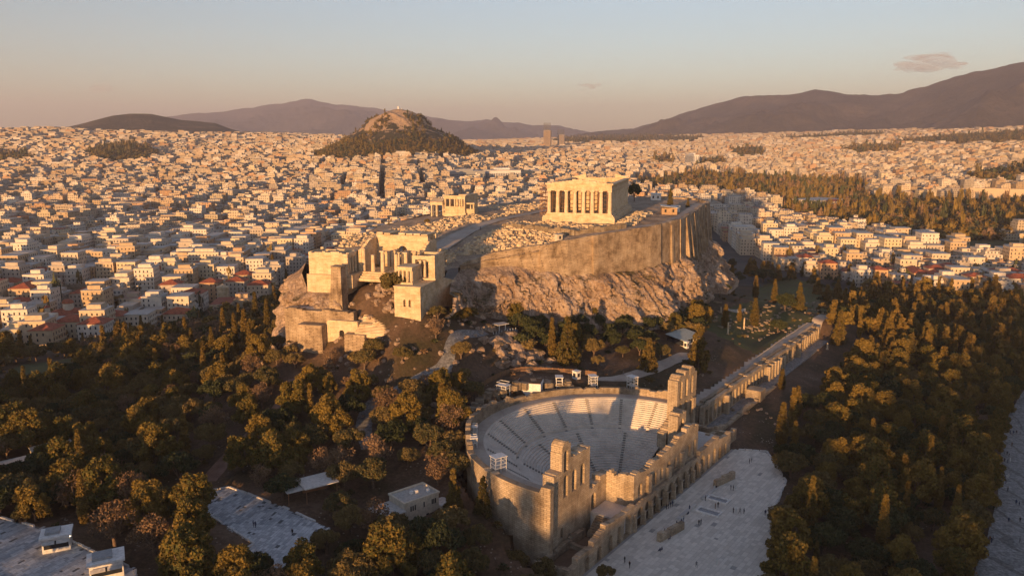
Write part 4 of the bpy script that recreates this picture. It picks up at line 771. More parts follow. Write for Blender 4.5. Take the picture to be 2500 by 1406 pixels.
# ruin heaped behind the seats on the hill side
b = MB()
for k in range(420):
    a = R(random.uniform(48, 132)); r_ = 41.8 + random.random() ** 1.5 * 6; x, y = r_ * math.cos(a), r_ * math.sin(a); p = op(x, y); g_ = gz(*p) - OZ; s_ = random.uniform(.6, 2.0); b.obox(x, y, g_ - .5, s_ * 1.6, s_, s_ * random.uniform(.5, 1.5), a + random.gauss(0, .3))
tag(b.build('ruined_masonry', M['rubblestone'], od), kind='stuff')
# lighting booths round the rim and the white hut
def booth(s_, n_, z_, a, label, h=4.2, w_=3.0, d_=2.0):
    r = tag(empty('light_booth', op(s_, n_, OZ + z_), OA + a), label, 'booth', 'lighting booths on the theatre rim'); b = MB(); t = .12
    for x in (-w_ / 2, w_ / 2, 0):
        for y in (-d_ / 2, d_ / 2): b.box(x - t / 2, x + t / 2, y - t / 2, y + t / 2, -1.2, h)
    for z in (1.2, 2.2, 3.2):
        for y in (-d_ / 2, d_ / 2): b.box(-w_ / 2, w_ / 2, y - t / 2 + .01, y + t / 2 - .01, z, z + t)
        for x in (-w_ / 2, w_ / 2): b.box(x - t / 2 + .01, x + t / 2 - .01, -d_ / 2, d_ / 2, z + .01, z + t + .01)
    b.build('frame', M['white'], r); b = MB(); b.box(-w_ / 2 - .2, w_ / 2 + .2, -d_ / 2 - .3, d_ / 2 + .3, h, h + .18); b.build('roof', M['white'], r); b = MB(); b.box(-w_ / 2 + .1, w_ / 2 - .1, -d_ / 2 + .1, d_ / 2 - .1, 1.35, 1.42); b.build('shelf', M['pale_metal'], r)
booth(27.5, 36.5, 17, R(37), 'white lighting booth behind the seats, nearest the white hut'); booth(35, 28, 17, R(52), 'white lighting booth at the middle of the theatre back rim'); booth(42, 17, 17, R(70), 'white lighting booth beside the tall east tower'); booth(-36.3, 13.2, ZR, R(160), 'white lighting booth on the west rim above the outer wall', 4.0, 3.2, 2.2)
booth(-21, 33.5, ZR, R(125), 'small pale cabin frame on north-west rim beside dark trees', 2.6, 1.8, 1.6); booth(-27.5, 28.4, ZR, R(135), 'small pale cabin frame on west rim, the lower of two', 2.6, 1.8, 1.6)
booth(8, 45, 19.5, R(95), 'low white shelter roof among the ruins behind the seats', 2.2, 3.4, 2.4)
hut = tag(empty('white_hut', op(18.5, 42, OZ + 16.6), OA + R(25)), 'plain white hut with a dirt roof set into the ruin behind the seats', 'hut'); b = MB(); b.box(-3, 3, -4, 4, -1, 4.4); b.build('wall', M['white'], hut); b = MB(); b.box(-2.8, 2.8, -3.8, 3.8, 4.401, 4.6); b.build('roof', M['dirt'], hut); b = MB(); b.box(-1.9, -1.0, -4.05, -3.9, -.1, 2.0); b.build('door', M['glass'], hut)
# forecourt: slabs, proud of their bed
b = MB(); b.prism([p[:2] for p in PLAZA], OZ - .6, OZ - .02); fc = tag(b.build('forecourt', stone_mat('slab_joints', (.3, .29, .275), (.36, .35, .33), (.42, .41, .39), .3)), kind='structure')
PL = [odeon_local(*p) for p in PLAZA]; slabs = []; y = -51.5
while y < -15.6:
    hh = random.uniform(.75, 1.35); x = -54.0
    while x < 66:
        L_ = random.uniform(.9, 2.6); cx, cy = x + L_ / 2, y + hh / 2
        if inside(np.array([cx]), np.array([cy]), PL)[0] and random.random() > .012: slabs.append((cx, cy, L_ - .07, hh - .06))
        x += L_
    y += hh
um = MB(); um.box(-.5, .5, -.5, .5, -.5, .5); slab_me = um.data('paving_slab', foliage('pale_slab', (.44, .405, .355), (.58, .535, .47), (.69, .64, .565)))
slabs.sort(key=lambda q: view_pos(op(q[0], q[1], OZ))[2]); rest = MB()
def in_view(p, m=0): vx, vy, vz = view_pos(p); return -m < vx < 2500 + m and -m < vy < 1406 + m
cnt = 0
for cx, cy, lx, ly in slabs:
    hz_ = random.uniform(-.012, .012)
    if cnt < 300 and in_view(op(cx, cy, OZ)):
        o = link('paving_slab', slab_me, fc, (*op(cx, cy), OZ - .03 + hz_), OA); o.scale = (lx, ly, .09); cnt += 1
    else:
        p = op(cx, cy); rest.obox(p[0], p[1], OZ - .09 + hz_, lx, ly, .1, OA)
tag(rest.build('paving_slabs', slab_me.materials[0], fc), kind='stuff')
def kerb(poly, z, parent, skip=(), mat='plaza'):
    for i in range(len(poly)):
        if i in skip: continue
        (x1, y1), (x2, y2) = poly[i][:2], poly[(i + 1) % len(poly)][:2]; L_ = math.hypot(x2 - x1, y2 - y1); n = max(1, int(L_ / 2.2)); a = math.atan2(y2 - y1, x2 - x1)
        for k in range(n):
            if random.random() < .12: continue
            u = (k + .5) / n; x, y = x1 + (x2 - x1) * u, y1 + (y2 - y1) * u
            if in_view((x, y, z), 40): o = link('kerb_stone', kerb_me, parent, (x + random.uniform(-.12, .12), y + random.uniform(-.12, .12), z + .08), a + random.gauss(0, .03)); o.scale = (L_ / n - .08, .5, .5)
kerb_me = (lambda m: (m.box(-.5, .5, -.5, .5, -.5, .5, .04), m.data('kerb_stone', M['plaza']))[1])(MB())
kerb(PLAZA, OZ, fc, (7,))
# low walls, a sunken pit and rails on the forecourt
def low_wall(name, label, s0, n0, s1, n1, h, t, mat='odeon', parts=3):
    a = math.atan2(n1 - n0, s1 - s0); L_ = math.hypot(s1 - s0, n1 - n0); r = tag(empty(name, op(s0, n0, OZ), OA + a), label, 'wall')
    for k in range(parts): b = MB(); b.box(L_ * k / parts + .04, L_ * (k + 1) / parts - .04, -t / 2, t / 2, -.3, h * random.uniform(.8, 1.05), .04); b.build('block', M[mat], r)
low_wall('low_wall', 'thick low wall of pale blocks on the forecourt near the big west arch', -16.5, -21.5, -6.5, -23.5, 2.2, 1.2, 'odeon', 5)
low_wall('low_wall', 'thick low wall of pale blocks at the far side of the forecourt', 22, -20.6, 31, -22.8, 2.2, 1.2, 'odeon', 5)
low_wall('stone_bench', 'long line of low stone blocks along the middle of the forecourt', -3, -20.4, 7.5, -20.9, .55, .9, 'plaza', 6)
low_wall('stone_bench', 'line of low stone blocks east of the pit on the forecourt', 12, -20.8, 21.5, -21.6, .5, .9, 'plaza', 5)
def pit(name, label, s_, n_, lx, ly):
    r = tag(empty(name, op(s_, n_, OZ), OA), label, 'pit'); b = MB(); t = .35
    for x0, x1, y0, y1 in ((-lx, lx, -ly, -ly + t), (-lx, lx, ly - t, ly), (-lx, -lx + t, -ly + t, ly - t), (lx - t, lx, -ly + t, ly - t)): b.box(x0, x1, y0, y1, 0, .42)
    b.build('kerb', M['white'], r); b = MB(); b.box(-lx + t, lx - t, -ly + t, ly - t, .03, .07); b.build('floor', M['greypaint'], r)
pit('sunken_pit', 'rectangular pit with a white kerb in the forecourt, nearer of two', 6, -25.4, 1.6, 3.2); pit('sunken_pit', 'rectangular pit with a white kerb in the forecourt, farther of two', 14.5, -24.6, 1.5, 3.0)

# ---------------------------------------------------------------- the long arcaded retaining wall
SA, SB = np.array([-119.0, -90.5]), np.array([33.0, -111.0]); SD = (SB - SA) / np.linalg.norm(SB - SA); SL = float(np.linalg.norm(SB - SA)); SN = (-SD[1], SD[0])
sto = tag(empty('arcaded_wall', (SA[0], SA[1], 92.6), math.atan2(SD[1], SD[0])), 'long ruined retaining wall with a row of round arches running east from the theatre', 'wall')
holes = []; x = 3.0
while x < SL - 3:
    if not 74 < x < 84: holes.append((x, 2.7, .9, 5.2))
    x += 3.95
def stop(s_): return 8.0 + (0 if s_ < 66 else -.3) + .7 * round(2 * float(vnoise(s_ / 3.3, 14, .5))) / 2 - (1.4 if s_ > 118 else 0)
for k in range(8):
    a, c = SL * k / 8, SL * (k + 1) / 8; b = MB(); b.wall((0, 0), (1, 0), (0, 1), a, c - .005, 0, 1.5, -1, stop, [h for h in holes if a - 2 < h[0] < c + 2], 1.3); b.build('arcade', M['odeon'], sto)
b = MB(); b.wall((0, 0), (1, 0), (0, 1), .2, SL, 1.9, 3.4, -1, lambda s_: stop(s_) + .3, [], 2.2); b.build('back_wall', M['rubblestone'], sto)
for s_ in (20, 68, 72, 76, 80, 84, 88, 112): b = MB(); b.box(s_ - .8, s_ + .8, -1.9, -.01, -1, 6.2 + random.random(), .1); b.build('buttress', M['odeon'], sto)
b = MB(); b.wall((0, 0), (1, 0), (0, 1), 2, 62, -6.2, -4.8, -1, jag(.9, 1.2, 4, 3), [], 1.6); b.box(40, 46, -6.9, -1, -1, 4.2, .1); b.build('outer_foundation', M['odeon'], sto)
b = MB(); b.box(2, SL - 2, -4.79, -.02, -1, .35); b.build('ledge', M['paving'], sto)
b = MB(); b.box(-2, SL, 3.41, 9.5, -1, 7.7); b.build('terrace_fill', M['pathdust'], sto)

# ---------------------------------------------------------------- paved places and paths of the slopes
def paved(name, poly, z, mat_joint, slab_mat, n_obj, lo, hi, ang, label=None):
    b = MB(); b.prism([p[:2] for p in poly], z - .5, z - .02); base = tag(b.build(name, mat_joint), kind='structure')
    c, s_ = math.cos(ang), math.sin(ang); P = [(p[0] * c + p[1] * s_, -p[0] * s_ + p[1] * c) for p in poly]; xs = [p[0] for p in P]; ys = [p[1] for p in P]; S_ = []; y = min(ys)
    while y < max(ys):
        hh = random.uniform(lo, lo * 1.7); x = min(xs)
        while x < max(xs):
            L_ = random.uniform(lo, hi); cx, cy = x + L_ / 2, y + hh / 2
            if inside(np.array([cx]), np.array([cy]), P)[0] and random.random() > .03: S_.append((cx * c - cy * s_, cx * s_ + cy * c, L_ - .08, hh - .07))
            x += L_
        y += hh
    S_.sort(key=lambda q: view_pos((q[0], q[1], z))[2]); rest = MB(); k = 0; um = MB(); um.box(-.5, .5, -.5, .5, -.5, .5); me = um.data('paving_slab', slab_mat)
    for cx, cy, lx, ly in S_:
        if k < n_obj and in_view((cx, cy, z)): o = link('paving_slab', me, base, (cx, cy, z - .03 + random.uniform(-.015, .015)), ang); o.scale = (lx, ly, .09); k += 1
        else: rest.obox(cx, cy, z - .09, lx, ly, .1, ang)
    if rest.v: tag(rest.build('paving_slabs', slab_mat, base), kind='stuff')
    kerb(poly, z, base)
grey_slab = foliage('grey_marble_slab', (.27, .285, .305), (.43, .445, .465), (.62, .63, .64)); grey_joint = stone_mat('dark_joints', (.09, .095, .1), (.13, .135, .14), (.16, .165, .17), .4)
paved('ticket_court', TICKET, 102.75, grey_joint, grey_slab, 300, .55, 1.9, .25); paved('lower_court', LOWPLAZA, 104.35, grey_joint, grey_slab, 200, .55, 1.9, .1)
def gsm(x, y): return ground(x, y)
ribbon('footpath', [(-212.5,-21.1,106.5), (-202.6,-11.2,108), (-191.8,-5.2,110), (-180.3,-12.4,113), (-166.3,-17.3,116), (-156.0,-13.3,117.8), (-130.4,-12.5,119.2)], [4, 4.5, 4, 4, 4, 3.5, 3.5], M['paving'], gsm, .12)
ribbon('footpath', [(-244.8,6.3,103), (-230.0,13.5,104.5), (-216.4,17.9,106.3), (-200.4,21.7,109), (-187.8,28.3,110.5)], [5, 4, 4, 4, 3], M['redpath'], gsm, .12)
ribbon('footpath', [(-125.3,118.9,99), (-117.4,113.8,104), (-64.3,149.0,104)], [4, 4, 4], M['pathdust'], gsm, .15)
ribbon('footpath', [(-135.0,-55.1,108.6), (-123.5,-62.8,108), (-107.2,-68.0,107.4), (-88.3,-70.2,106.8), (-72.5,-72.3,106.5), (-75.4,-81.3,105)], [3, 5, 6, 5, 6, 3], M['pathdust'], gsm, .15)
ribbon('footpath', [(-115.6,-90.6,101), (-51.8,-96.0,101), (-11.7,-101.2,101.2), (43.2,-109.0,101.5), (115.8,-114.8,95)], [4, 5, 6, 5, 4], M['pathdust'], gsm, .2)
ribbon('promenade', [(-186.5,-173.1,89), (-170.3,-175.1,88.3), (-140.6,-179.3,86.5), (-106.2,-183.3,84.8), (-62.9,-187.1,83), (-5.8,-194.8,81.5), (75.9,-212.6,80)], [11, 11, 10, 9, 9, 9, 9], M['paving'], gsm, .2)
# ---------------------------------------------------------------- small buildings among the trees
def windows_on(r, face, lx, ly, h0, zs, n, w_, hh, mat=None, name='window'):
    for z in zs:
        for k in range(n):
            b = MB()
            if face in 'sn': x = -lx / 2 + lx * (k + .5) / n; y = -ly / 2 if face == 's' else ly / 2; b.box(x - w_ / 2, x + w_ / 2, y - .05, y + .05, z, z + hh)
            else: y = -ly / 2 + ly * (k + .5) / n; x = -lx / 2 if face == 'w' else lx / 2; b.box(x - .05, x + .05, y - w_ / 2, y + w_ / 2, z, z + hh)
            b.build(name, mat or M['glass'], r)
off = tag(empty('site_office', (-225.4,-44.9,97.6), R(-22)), 'two-storey cream office building with flat roof beside the theatre trees', 'building')
b = MB(); b.box(-5, 5, -3.5, 3.5, -1, 6.2); b.build('wall', M['cream'], off); b = MB(); b.box(-5.2, 5.2, -3.7, -3.3, 6.2, 6.65); b.box(-5.2, 5.2, 3.3, 3.7, 6.2, 6.65); b.box(-5.2, -4.8, -3.3, 3.3, 6.2, 6.65); b.box(4.8, 5.2, -3.3, 3.3, 6.2, 6.65); b.build('parapet', M['cream'], off)
b = MB(); b.box(-4.79, 4.79, -3.29, 3.29, 6.201, 6.26); b.build('roof', M['concrete'], off)
for x in (-3.2, -2.6, -2.0, .6, 3.0, 3.5, 4.0): b = MB(); b.box(x - .16, x + .16, -3.55, -3.45, 3.9, 5.2); b.build('window', M['glass'], off)
for x, w_ in ((-4.2, .9), (1.6, .8)): b = MB(); b.box(x - w_ / 2, x + w_ / 2, -3.56, -3.45, -.4, 1.9); b.build('door', M['glass'], off)
for x, y in ((-.4, .5), (.8, .2), (3.4, -1.2)): b = MB(); b.box(x - .4, x + .4, y - .4, y + .4, 6.27, 6.95, .05); b.build('roof_unit', M['white'], off)
b = MB(); b.box(-11, -5.01, -4, 3, -1.5, 2.3); b.build('lower_wing', M['cream'], off); b = MB(); b.box(-10.8, -5.02, -3.6, 2.8, 2.31, 4.6); b.build('glazed_terrace', M['glass'], off); b = MB(); b.box(-11.4, -5.03, -4.3, 3.2, 4.61, 4.85); b.build('terrace_roof', M['pale_metal'], off); b = MB(); b.box(5.01, 8, -4.6, -1.0, -1, 3.0); b.build('annex', M['cream'], off); b = MB(); b.box(4.95, 8.2, -4.8, -.8, 3.001, 3.3); b.build('annex_roof', M['white'], off)
b = MB(); b.box(5.8, 7.2, -4.65, -4.5, 1.2, 2.1); b.build('window', M['glass'], off); b = MB(); b.box(-9.6, -8.6, -4.06, -3.9, 0, 1.2); b.build('window', M['glass'], off)
def kiosk(loc, rz, label, lx=5.2, ly=4.2, h=3.2):
    r = tag(empty('ticket_kiosk', loc, rz), label, 'kiosk', 'ticket kiosks'); b = MB(); b.box(-lx / 2, lx / 2, -ly / 2, ly / 2, -.5, h); b.build('wall', M['white'], r)
    b = MB(); b.box(-lx / 2 - .4, lx / 2 + .4, -ly / 2 - .4, ly / 2 + .4, h, h + .45); b.build('roof', M['white'], r); b = MB(); b.box(-lx / 2 + .6, lx / 2 - 1.8, -ly / 2 + .8, ly / 2 - .6, h + .46, h + 1.0); b.build('roof_box', M['greypaint'], r)
    b = MB(); b.box(-lx / 2 + .3, lx / 2 - .3, -ly / 2 - .06, -ly / 2 + .05, .9, 2.6); b.build('window', M['glass'], r); b = MB(); b.box(-lx / 2 - .06, -lx / 2 + .05, -ly / 2 + .3, ly / 2 - .3, .9, 2.6); b.build('window', M['glass'], r)
    for k in range(2): b = MB(); x = -lx / 4 + k * lx / 2; b.hexa([(x - lx * .22, -ly / 2 - 1.1, 2.3), (x + lx * .22, -ly / 2 - 1.1, 2.3), (x + lx * .22, -ly / 2 - .42, 2.75), (x - lx * .22, -ly / 2 - .42, 2.75), (x - lx * .22, -ly / 2 - 1.1, 2.38), (x + lx * .22, -ly / 2 - 1.1, 2.38), (x + lx * .22, -ly / 2 - .42, 2.83), (x - lx * .22, -ly / 2 - .42, 2.83)]); b.build('awning', M['pale_metal'], r)
    return r
kk = kiosk((-283.0,7.2,104.35), R(-38), 'white ticket kiosk with awnings and a lit lamp on the lower court')
b = MB(); b.box(2.62, 2.8, -2.0, -1.7, 2.9, 3.15); lm = bpy.data.materials.new('lamp_glow'); lm.use_nodes = True; e_ = lm.node_tree.nodes['Principled BSDF']; e_.inputs['Emission Color'].default_value = (1, .8, .5, 1); e_.inputs['Emission Strength'].default_value = 12; b.build('lamp', lm, kk)
k2 = kiosk((-284.9,-11.7,104.35), R(-35), 'white flat-roofed kiosk with roof fan at the bottom of the lower court', 6, 4.6, 3.4)
can = tag(empty('shelter', (-235.9,-21.9,103.2), R(-28)), 'open shelter with two overlapping pale flat roofs beside the ticket court', 'shelter')
b = MB(); b.box(-3.4, 5.2, -4, 3.2, 3.3, 3.55); b.build('roof', M['pale_metal'], can); b = MB(); b.box(-7.4, -2.2, -2.6, 4.4, 2.85, 3.1); b.build('roof', M['pale_metal'], can)
for x, y in ((-3, -3.6), (4.8, -3.6), (4.8, 2.8), (-2.8, 2.8), (-7, -2.2), (-7, 4)): b = MB(); b.cyl(x, y, -1, 2.84, .1, .1, 8); b.build('post', M['rust'], can)
b = MB(); b.box(-2, 4.4, 1.8, 2.4, -.6, 2.6); b.build('back_wall', M['rust'], can)
van = tag(empty('parked_van', (-250.5,2.5,103.2), R(15)), 'black van parked where the reddish path meets the ticket court', 'van')
b = MB(); b.hexa([(-2.3, -.95, .35), (2.3, -.95, .35), (2.3, .95, .35), (-2.3, .95, .35), (-2.25, -.92, 1.1), (2.25, -.92, 1.1), (2.25, .92, 1.1), (-2.25, .92, 1.1)]); b.hexa([(-2.25, -.9, 1.101), (1.5, -.9, 1.101), (1.5, .9, 1.101), (-2.25, .9, 1.101), (-2.1, -.78, 2.0), (.9, -.78, 2.0), (.9, .78, 2.0), (-2.1, .78, 2.0)]); b.build('body', M['black'], van)
for x in (-1.5, 1.5):
    for y in (-.95, .95):
        b = MB(); b.tube([(x, y - .1, .35), (x, y + .1, .35)], .34, 12); b.build('wheel', M['hole'], van)
b = MB(); b.box(-1.9, .8, -.93, -.9, 1.2, 1.8); b.build('window', M['glass'], van); b = MB(); b.box(-1.9, .8, .9, .93, 1.2, 1.8); b.build('window', M['glass'], van)
def block_building(name, loc, rz, lx, ly, h, label, cat='building', wallm='cream', roofm='concrete'):
    r = tag(empty(name, loc, rz), label, cat); b = MB(); b.box(-lx / 2, lx / 2, -ly / 2, ly / 2, -2, h); b.build('wall', M[wallm], r); b = MB(); b.box(-lx / 2 - .25, lx / 2 + .25, -ly / 2 - .25, ly / 2 + .25, h + .001, h + .3); b.build('roof', M[roofm], r); windows_on(r, 's', lx, ly, 0, (1.0,), 3, .9, 1.2); windows_on(r, 'w', lx, ly, 0, (1.0,), 2, .9, 1.2); return r
block_building('low_building', (-261.2,58.6,101.5), R(-20), 7, 5, 3.8, 'low white flat-roofed building half hidden by trees at the left edge'); block_building('low_building', (-248.2,64.1,100.5), R(-20), 10, 6, 3.4, 'long low pale-roofed building behind trees near the left edge', 'building', 'cream', 'pale_metal')
gl = tag(empty('glazed_shelter', (-58.9,-66.6,106.4), R(-14)), 'greenish glazed shelter shed below the south cliff', 'shelter'); b = MB(); b.box(-7, 7, -4, 4, -.6, .9); b.build('base_wall', M['cream'], gl); b = MB(); b.box(-6.8, 6.8, -3.8, 3.8, .901, 3.0); b.build('glazing', M['glass'], gl)
b = MB(); b.hexa([(-7.4, -4.4, 3.0), (7.4, -4.4, 3.0), (7.4, 4.4, 4.6), (-7.4, 4.4, 4.6), (-7.4, -4.4, 3.15), (7.4, -4.4, 3.15), (7.4, 4.4, 4.75), (-7.4, 4.4, 4.75)]); b.build('roof', plain('greenish_sheet', (.36, .40, .37)), gl)
for k in range(6): b = MB(); x = -6.6 + 2.64 * k; b.box(x - .1, x + .1, -3.95, -3.81, .9, 3.05); b.build('mullion', M['white'], gl)
def box_kiosk(loc, rz, label, s_=2.0, h=2.8):
    r = tag(empty('white_kiosk', loc, rz), label, 'kiosk'); b = MB(); b.box(-s_ / 2, s_ / 2, -s_ / 2, s_ / 2, -.3, h); b.build('wall', M['white'], r); b = MB(); b.box(-s_ / 2 - .15, s_ / 2 + .15, -s_ / 2 - .15, s_ / 2 + .15, h + .001, h + .2); b.build('roof', M['white'], r)
    b = MB(); b.box(-s_ * .25, s_ * .3, -s_ / 2 - .05, -s_ / 2 + .05, .9, 2.2); b.build('window', M['glass'], r); b = MB(); b.box(-s_ / 2 - .05, -s_ / 2 + .05, -s_ * .3, s_ * .3, .9, 2.2); b.build('window', M['glass'], r)
box_kiosk((-137.6,-51.2,110.2), R(-20), 'small white guard kiosk by trees above the theatre rim'); box_kiosk((-66.6,-69.9,106.5), R(-15), 'small white guard kiosk in front of the glazed shelter', 1.6)
can = tag(empty('terrace_canopy', (-122.9,-14.0,119.6), R(-25)), 'small flat-roofed canopy on a stone terrace below the cliff', 'canopy'); b = MB(); b.box(-2.6, 2.6, -1.9, 1.9, 2.7, 2.95); b.build('roof', M['pale_metal'], can)
for x in (-.6, 2.2): b = MB(); b.box(x - .14, x + .14, -.14, .14, -.8, 2.69); b.build('post', M['white'], can)
b = MB(); b.box(-6, 6, -3, 3.4, -1.5, .12); b.build('terrace', M['paving'], can)
for k in range(9): b = MB(); b.box(-5.6 + 1.3 * k, -5.45 + 1.3 * k, -3.0, -2.85, .12, 1.1); b.build('railing_post', M['white'], can)
# fence round the top of the theatre
fe = tag(empty('fence', op(0, 0, 0)), 'brown panel fence curving along the hill above the theatre seats', 'fence'); fe.location = (0, 0, 0); pts = [op(-1, 53), op(8, 53.5), op(17, 53), op(26, 51), op(33, 47.5), op(39, 42), op(46, 33)]
for (x1, y1), (x2, y2) in zip(pts[:-1], pts[1:]):
    for k in range(4):
        xa, ya, xb, yb = x1 + (x2 - x1) * k / 4, y1 + (y2 - y1) * k / 4, x1 + (x2 - x1) * (k + 1) / 4, y1 + (y2 - y1) * (k + 1) / 4; za, zb_ = gz(xa, ya), gz(xb, yb)
        b = MB(); b.obox(xa, ya, za - .3, .14, .14, 2.2); b.build('post', M['rust'], fe); b = MB(); dx, dy = xb - xa, yb - ya; L_ = math.hypot(dx, dy); ux, uy = -dy / L_ * .03, dx / L_ * .03
        b.hexa([(xa - ux, ya - uy, za + .1), (xb - ux, yb - uy, zb_ + .1), (xb + ux, yb + uy, zb_ + .1), (xa + ux, ya + uy, za + .1), (xa - ux, ya - uy, za + 1.7), (xb - ux, yb - uy, zb_ + 1.7), (xb + ux, yb + uy, zb_ + 1.7), (xa + ux, ya + uy, za + 1.7)]); b.build('panel', M['wood'], fe)
# boulders and ledges on the slopes
def boulder(seed, s_):
    g = []; F = []; n, m = 10, 7
    for i in range(m):
        th = math.pi * i / (m - 1)
        for j in range(n):
            a = 2 * math.pi * j / n; d = Vector((math.sin(th) * math.cos(a), math.sin(th) * math.sin(a), math.cos(th))); k = 1 + .45 * float(vnoise(d.x * 1.4 + seed, d.y * 1.4, d.z * 1.4)) + .18 * float(vnoise(d.x * 3.5, d.y * 3.5 + seed, d.z * 3.5)); g.append((d.x * k * s_, d.y * k * s_ * .8, d.z * k * s_ * .65))
    for i in range(m - 1):
        for j in range(n): F.append((i * n + j, (i + 1) * n + j, (i + 1) * n + (j + 1) % n, i * n + (j + 1) % n))
    return g, F
b = MB()
zones = [((-155, 51, 142.5), 5, 16, 1.6), ((-154, 14, 138), 9, 60, 1.7), ((-151, 3, 137), 7, 26, 1.5), ((-132.1,-21.1,116), 16, 34, 3.2), ((-133.5,-30.9,113), 9, 16, 2.4), ((-185.7,-19.1,111), 14, 30, 1.4), ((-179.7,-24.2,108), 9, 14, 1.4), ((-160.2,60.0,111), 12, 30, 2.0), ((-174.8,48.1,110), 9, 14, 1.6), ((-173.4,8.9,115), 22, 40, 1.1), ((-150.3,-10.6,119), 16, 26, 1.3), ((9.7,-88.4,103), 22, 50, .8), ((96.4,-114.3,95), 26, 60, .8), ((-96.9,-95.7,100), 14, 24, .9), ((-177.0,157.8,92), 16, 20, 1.0), ((-209.4,20.7,108), 4, 5, 1.1), ((-168.2,16.3,117), 12, 20, 1.2)]
for (cx, cy, cz), sp, n, s_ in zones:
    for k in range(n):
        x, y = random.gauss(cx, sp * .5), random.gauss(cy, sp * .5); q = s_ * random.uniform(.35, 1.2); vs, fs = boulder(random.random() * 50, q); z0 = gz(x, y) + q * .1; b.add([(v[0] + x, v[1] + y, v[2] + z0) for v in vs], fs)
tag(b.build('boulders', M['rock']), 'tumbled pale boulders lying on the slopes of the rock', 'boulders', kind='stuff')
# ruins on the terrace below the south cliff, standing columns and the old theatre
b = MB()
for k in range(260):
    c = random.choice([(10.1,-84.5,102.5), (36.2,-90.0,102), (8.9,-66.9,105), (133.0,-111.1,94), (138.3,-126.9,92), (168.2,-97.7,96)]); x, y = random.gauss(c[0], 14), random.gauss(c[1], 8); s_ = random.uniform(.35, 1.1); b.obox(x, y, gz(x, y) - .2, s_ * random.uniform(1, 4), s_, s_ * .9, random.choice([-.14, 1.43]) + random.gauss(0, .3))
tag(b.build('ruined_foundations', M['rubblestone']), 'low ruined foundations and fallen blocks on the terrace below the south cliff', 'ruins', kind='stuff')
for i, (p, h, lb) in enumerate([((-21.9,-77.1,104.5), 5.5, 'lone white column stump on the terrace beside a cypress'), ((0.5,-79.9,104), 5.0, 'slim standing column among ruins left of the tall cypress'), ((14.3,-65.6,105.5), 3.0, 'short column drum by the cliff foot'), ((14.7,-116.4,93), 3.0, 'small white column stump on dark grass south of the arcaded wall')]):
    r = tag(empty('ancient_column', (p[0], p[1], gz(p[0], p[1]))), lb, 'column'); b = MB(); b.cyl(0, 0, -.5, h, .4, .34, 12, True, .06); b.build('shaft', M['temple'], r); b = MB(); b.box(-.55, .55, -.55, .55, -.6, .25); b.build('base', M['marble'], r)
wl = tag(empty('curved_wall', (28.9,-68.6,104.5), 0), 'low curved white wall below the cliff foot', 'wall'); b = MB()
for k in range(14): a = R(150 + k * 9); x, y = 6 * math.cos(a), 6 * math.sin(a); b.obox(x, y, -.6, 1.0, .5, 1.7, a + math.pi / 2)
b.build('masonry', M['plaza'], wl)

# ---------------------------------------------------------------- trees
def leaf_cloud(C, rad, per, size, seed, flat=1.0, outward=.5):
    """small leaf faces spread over the shells of clumps C (n,3)"""
    g = np.random.default_rng(seed); n = len(C) * per; c = np.repeat(C, per, 0); rr = np.repeat(np.broadcast_to(rad, len(C)), per)
    d = g.normal(size=(n, 3)); d /= np.linalg.norm(d, axis=1, keepdims=True); d[:, 2] *= flat; p = c + d * (rr * (.55 + .5 * g.random(n) ** .5))[:, None]
    a = g.normal(size=(n, 3)); nn = d * outward + g.normal(size=(n, 3)) * .6; nn /= np.linalg.norm(nn, axis=1, keepdims=True); u = np.cross(nn, a); u /= np.linalg.norm(u, axis=1, keepdims=True) + 1e-9; v = np.cross(nn, u)
    s_ = (size * (.6 + .8 * g.random(n)))[:, None]; V = np.stack([p - u * s_ * .5 - v * s_ * .35, p + u * s_ * .5 - v * s_ * .35, p + v * s_ * .75], 1).reshape(-1, 3); return V, np.arange(n * 3).reshape(-1, 3)
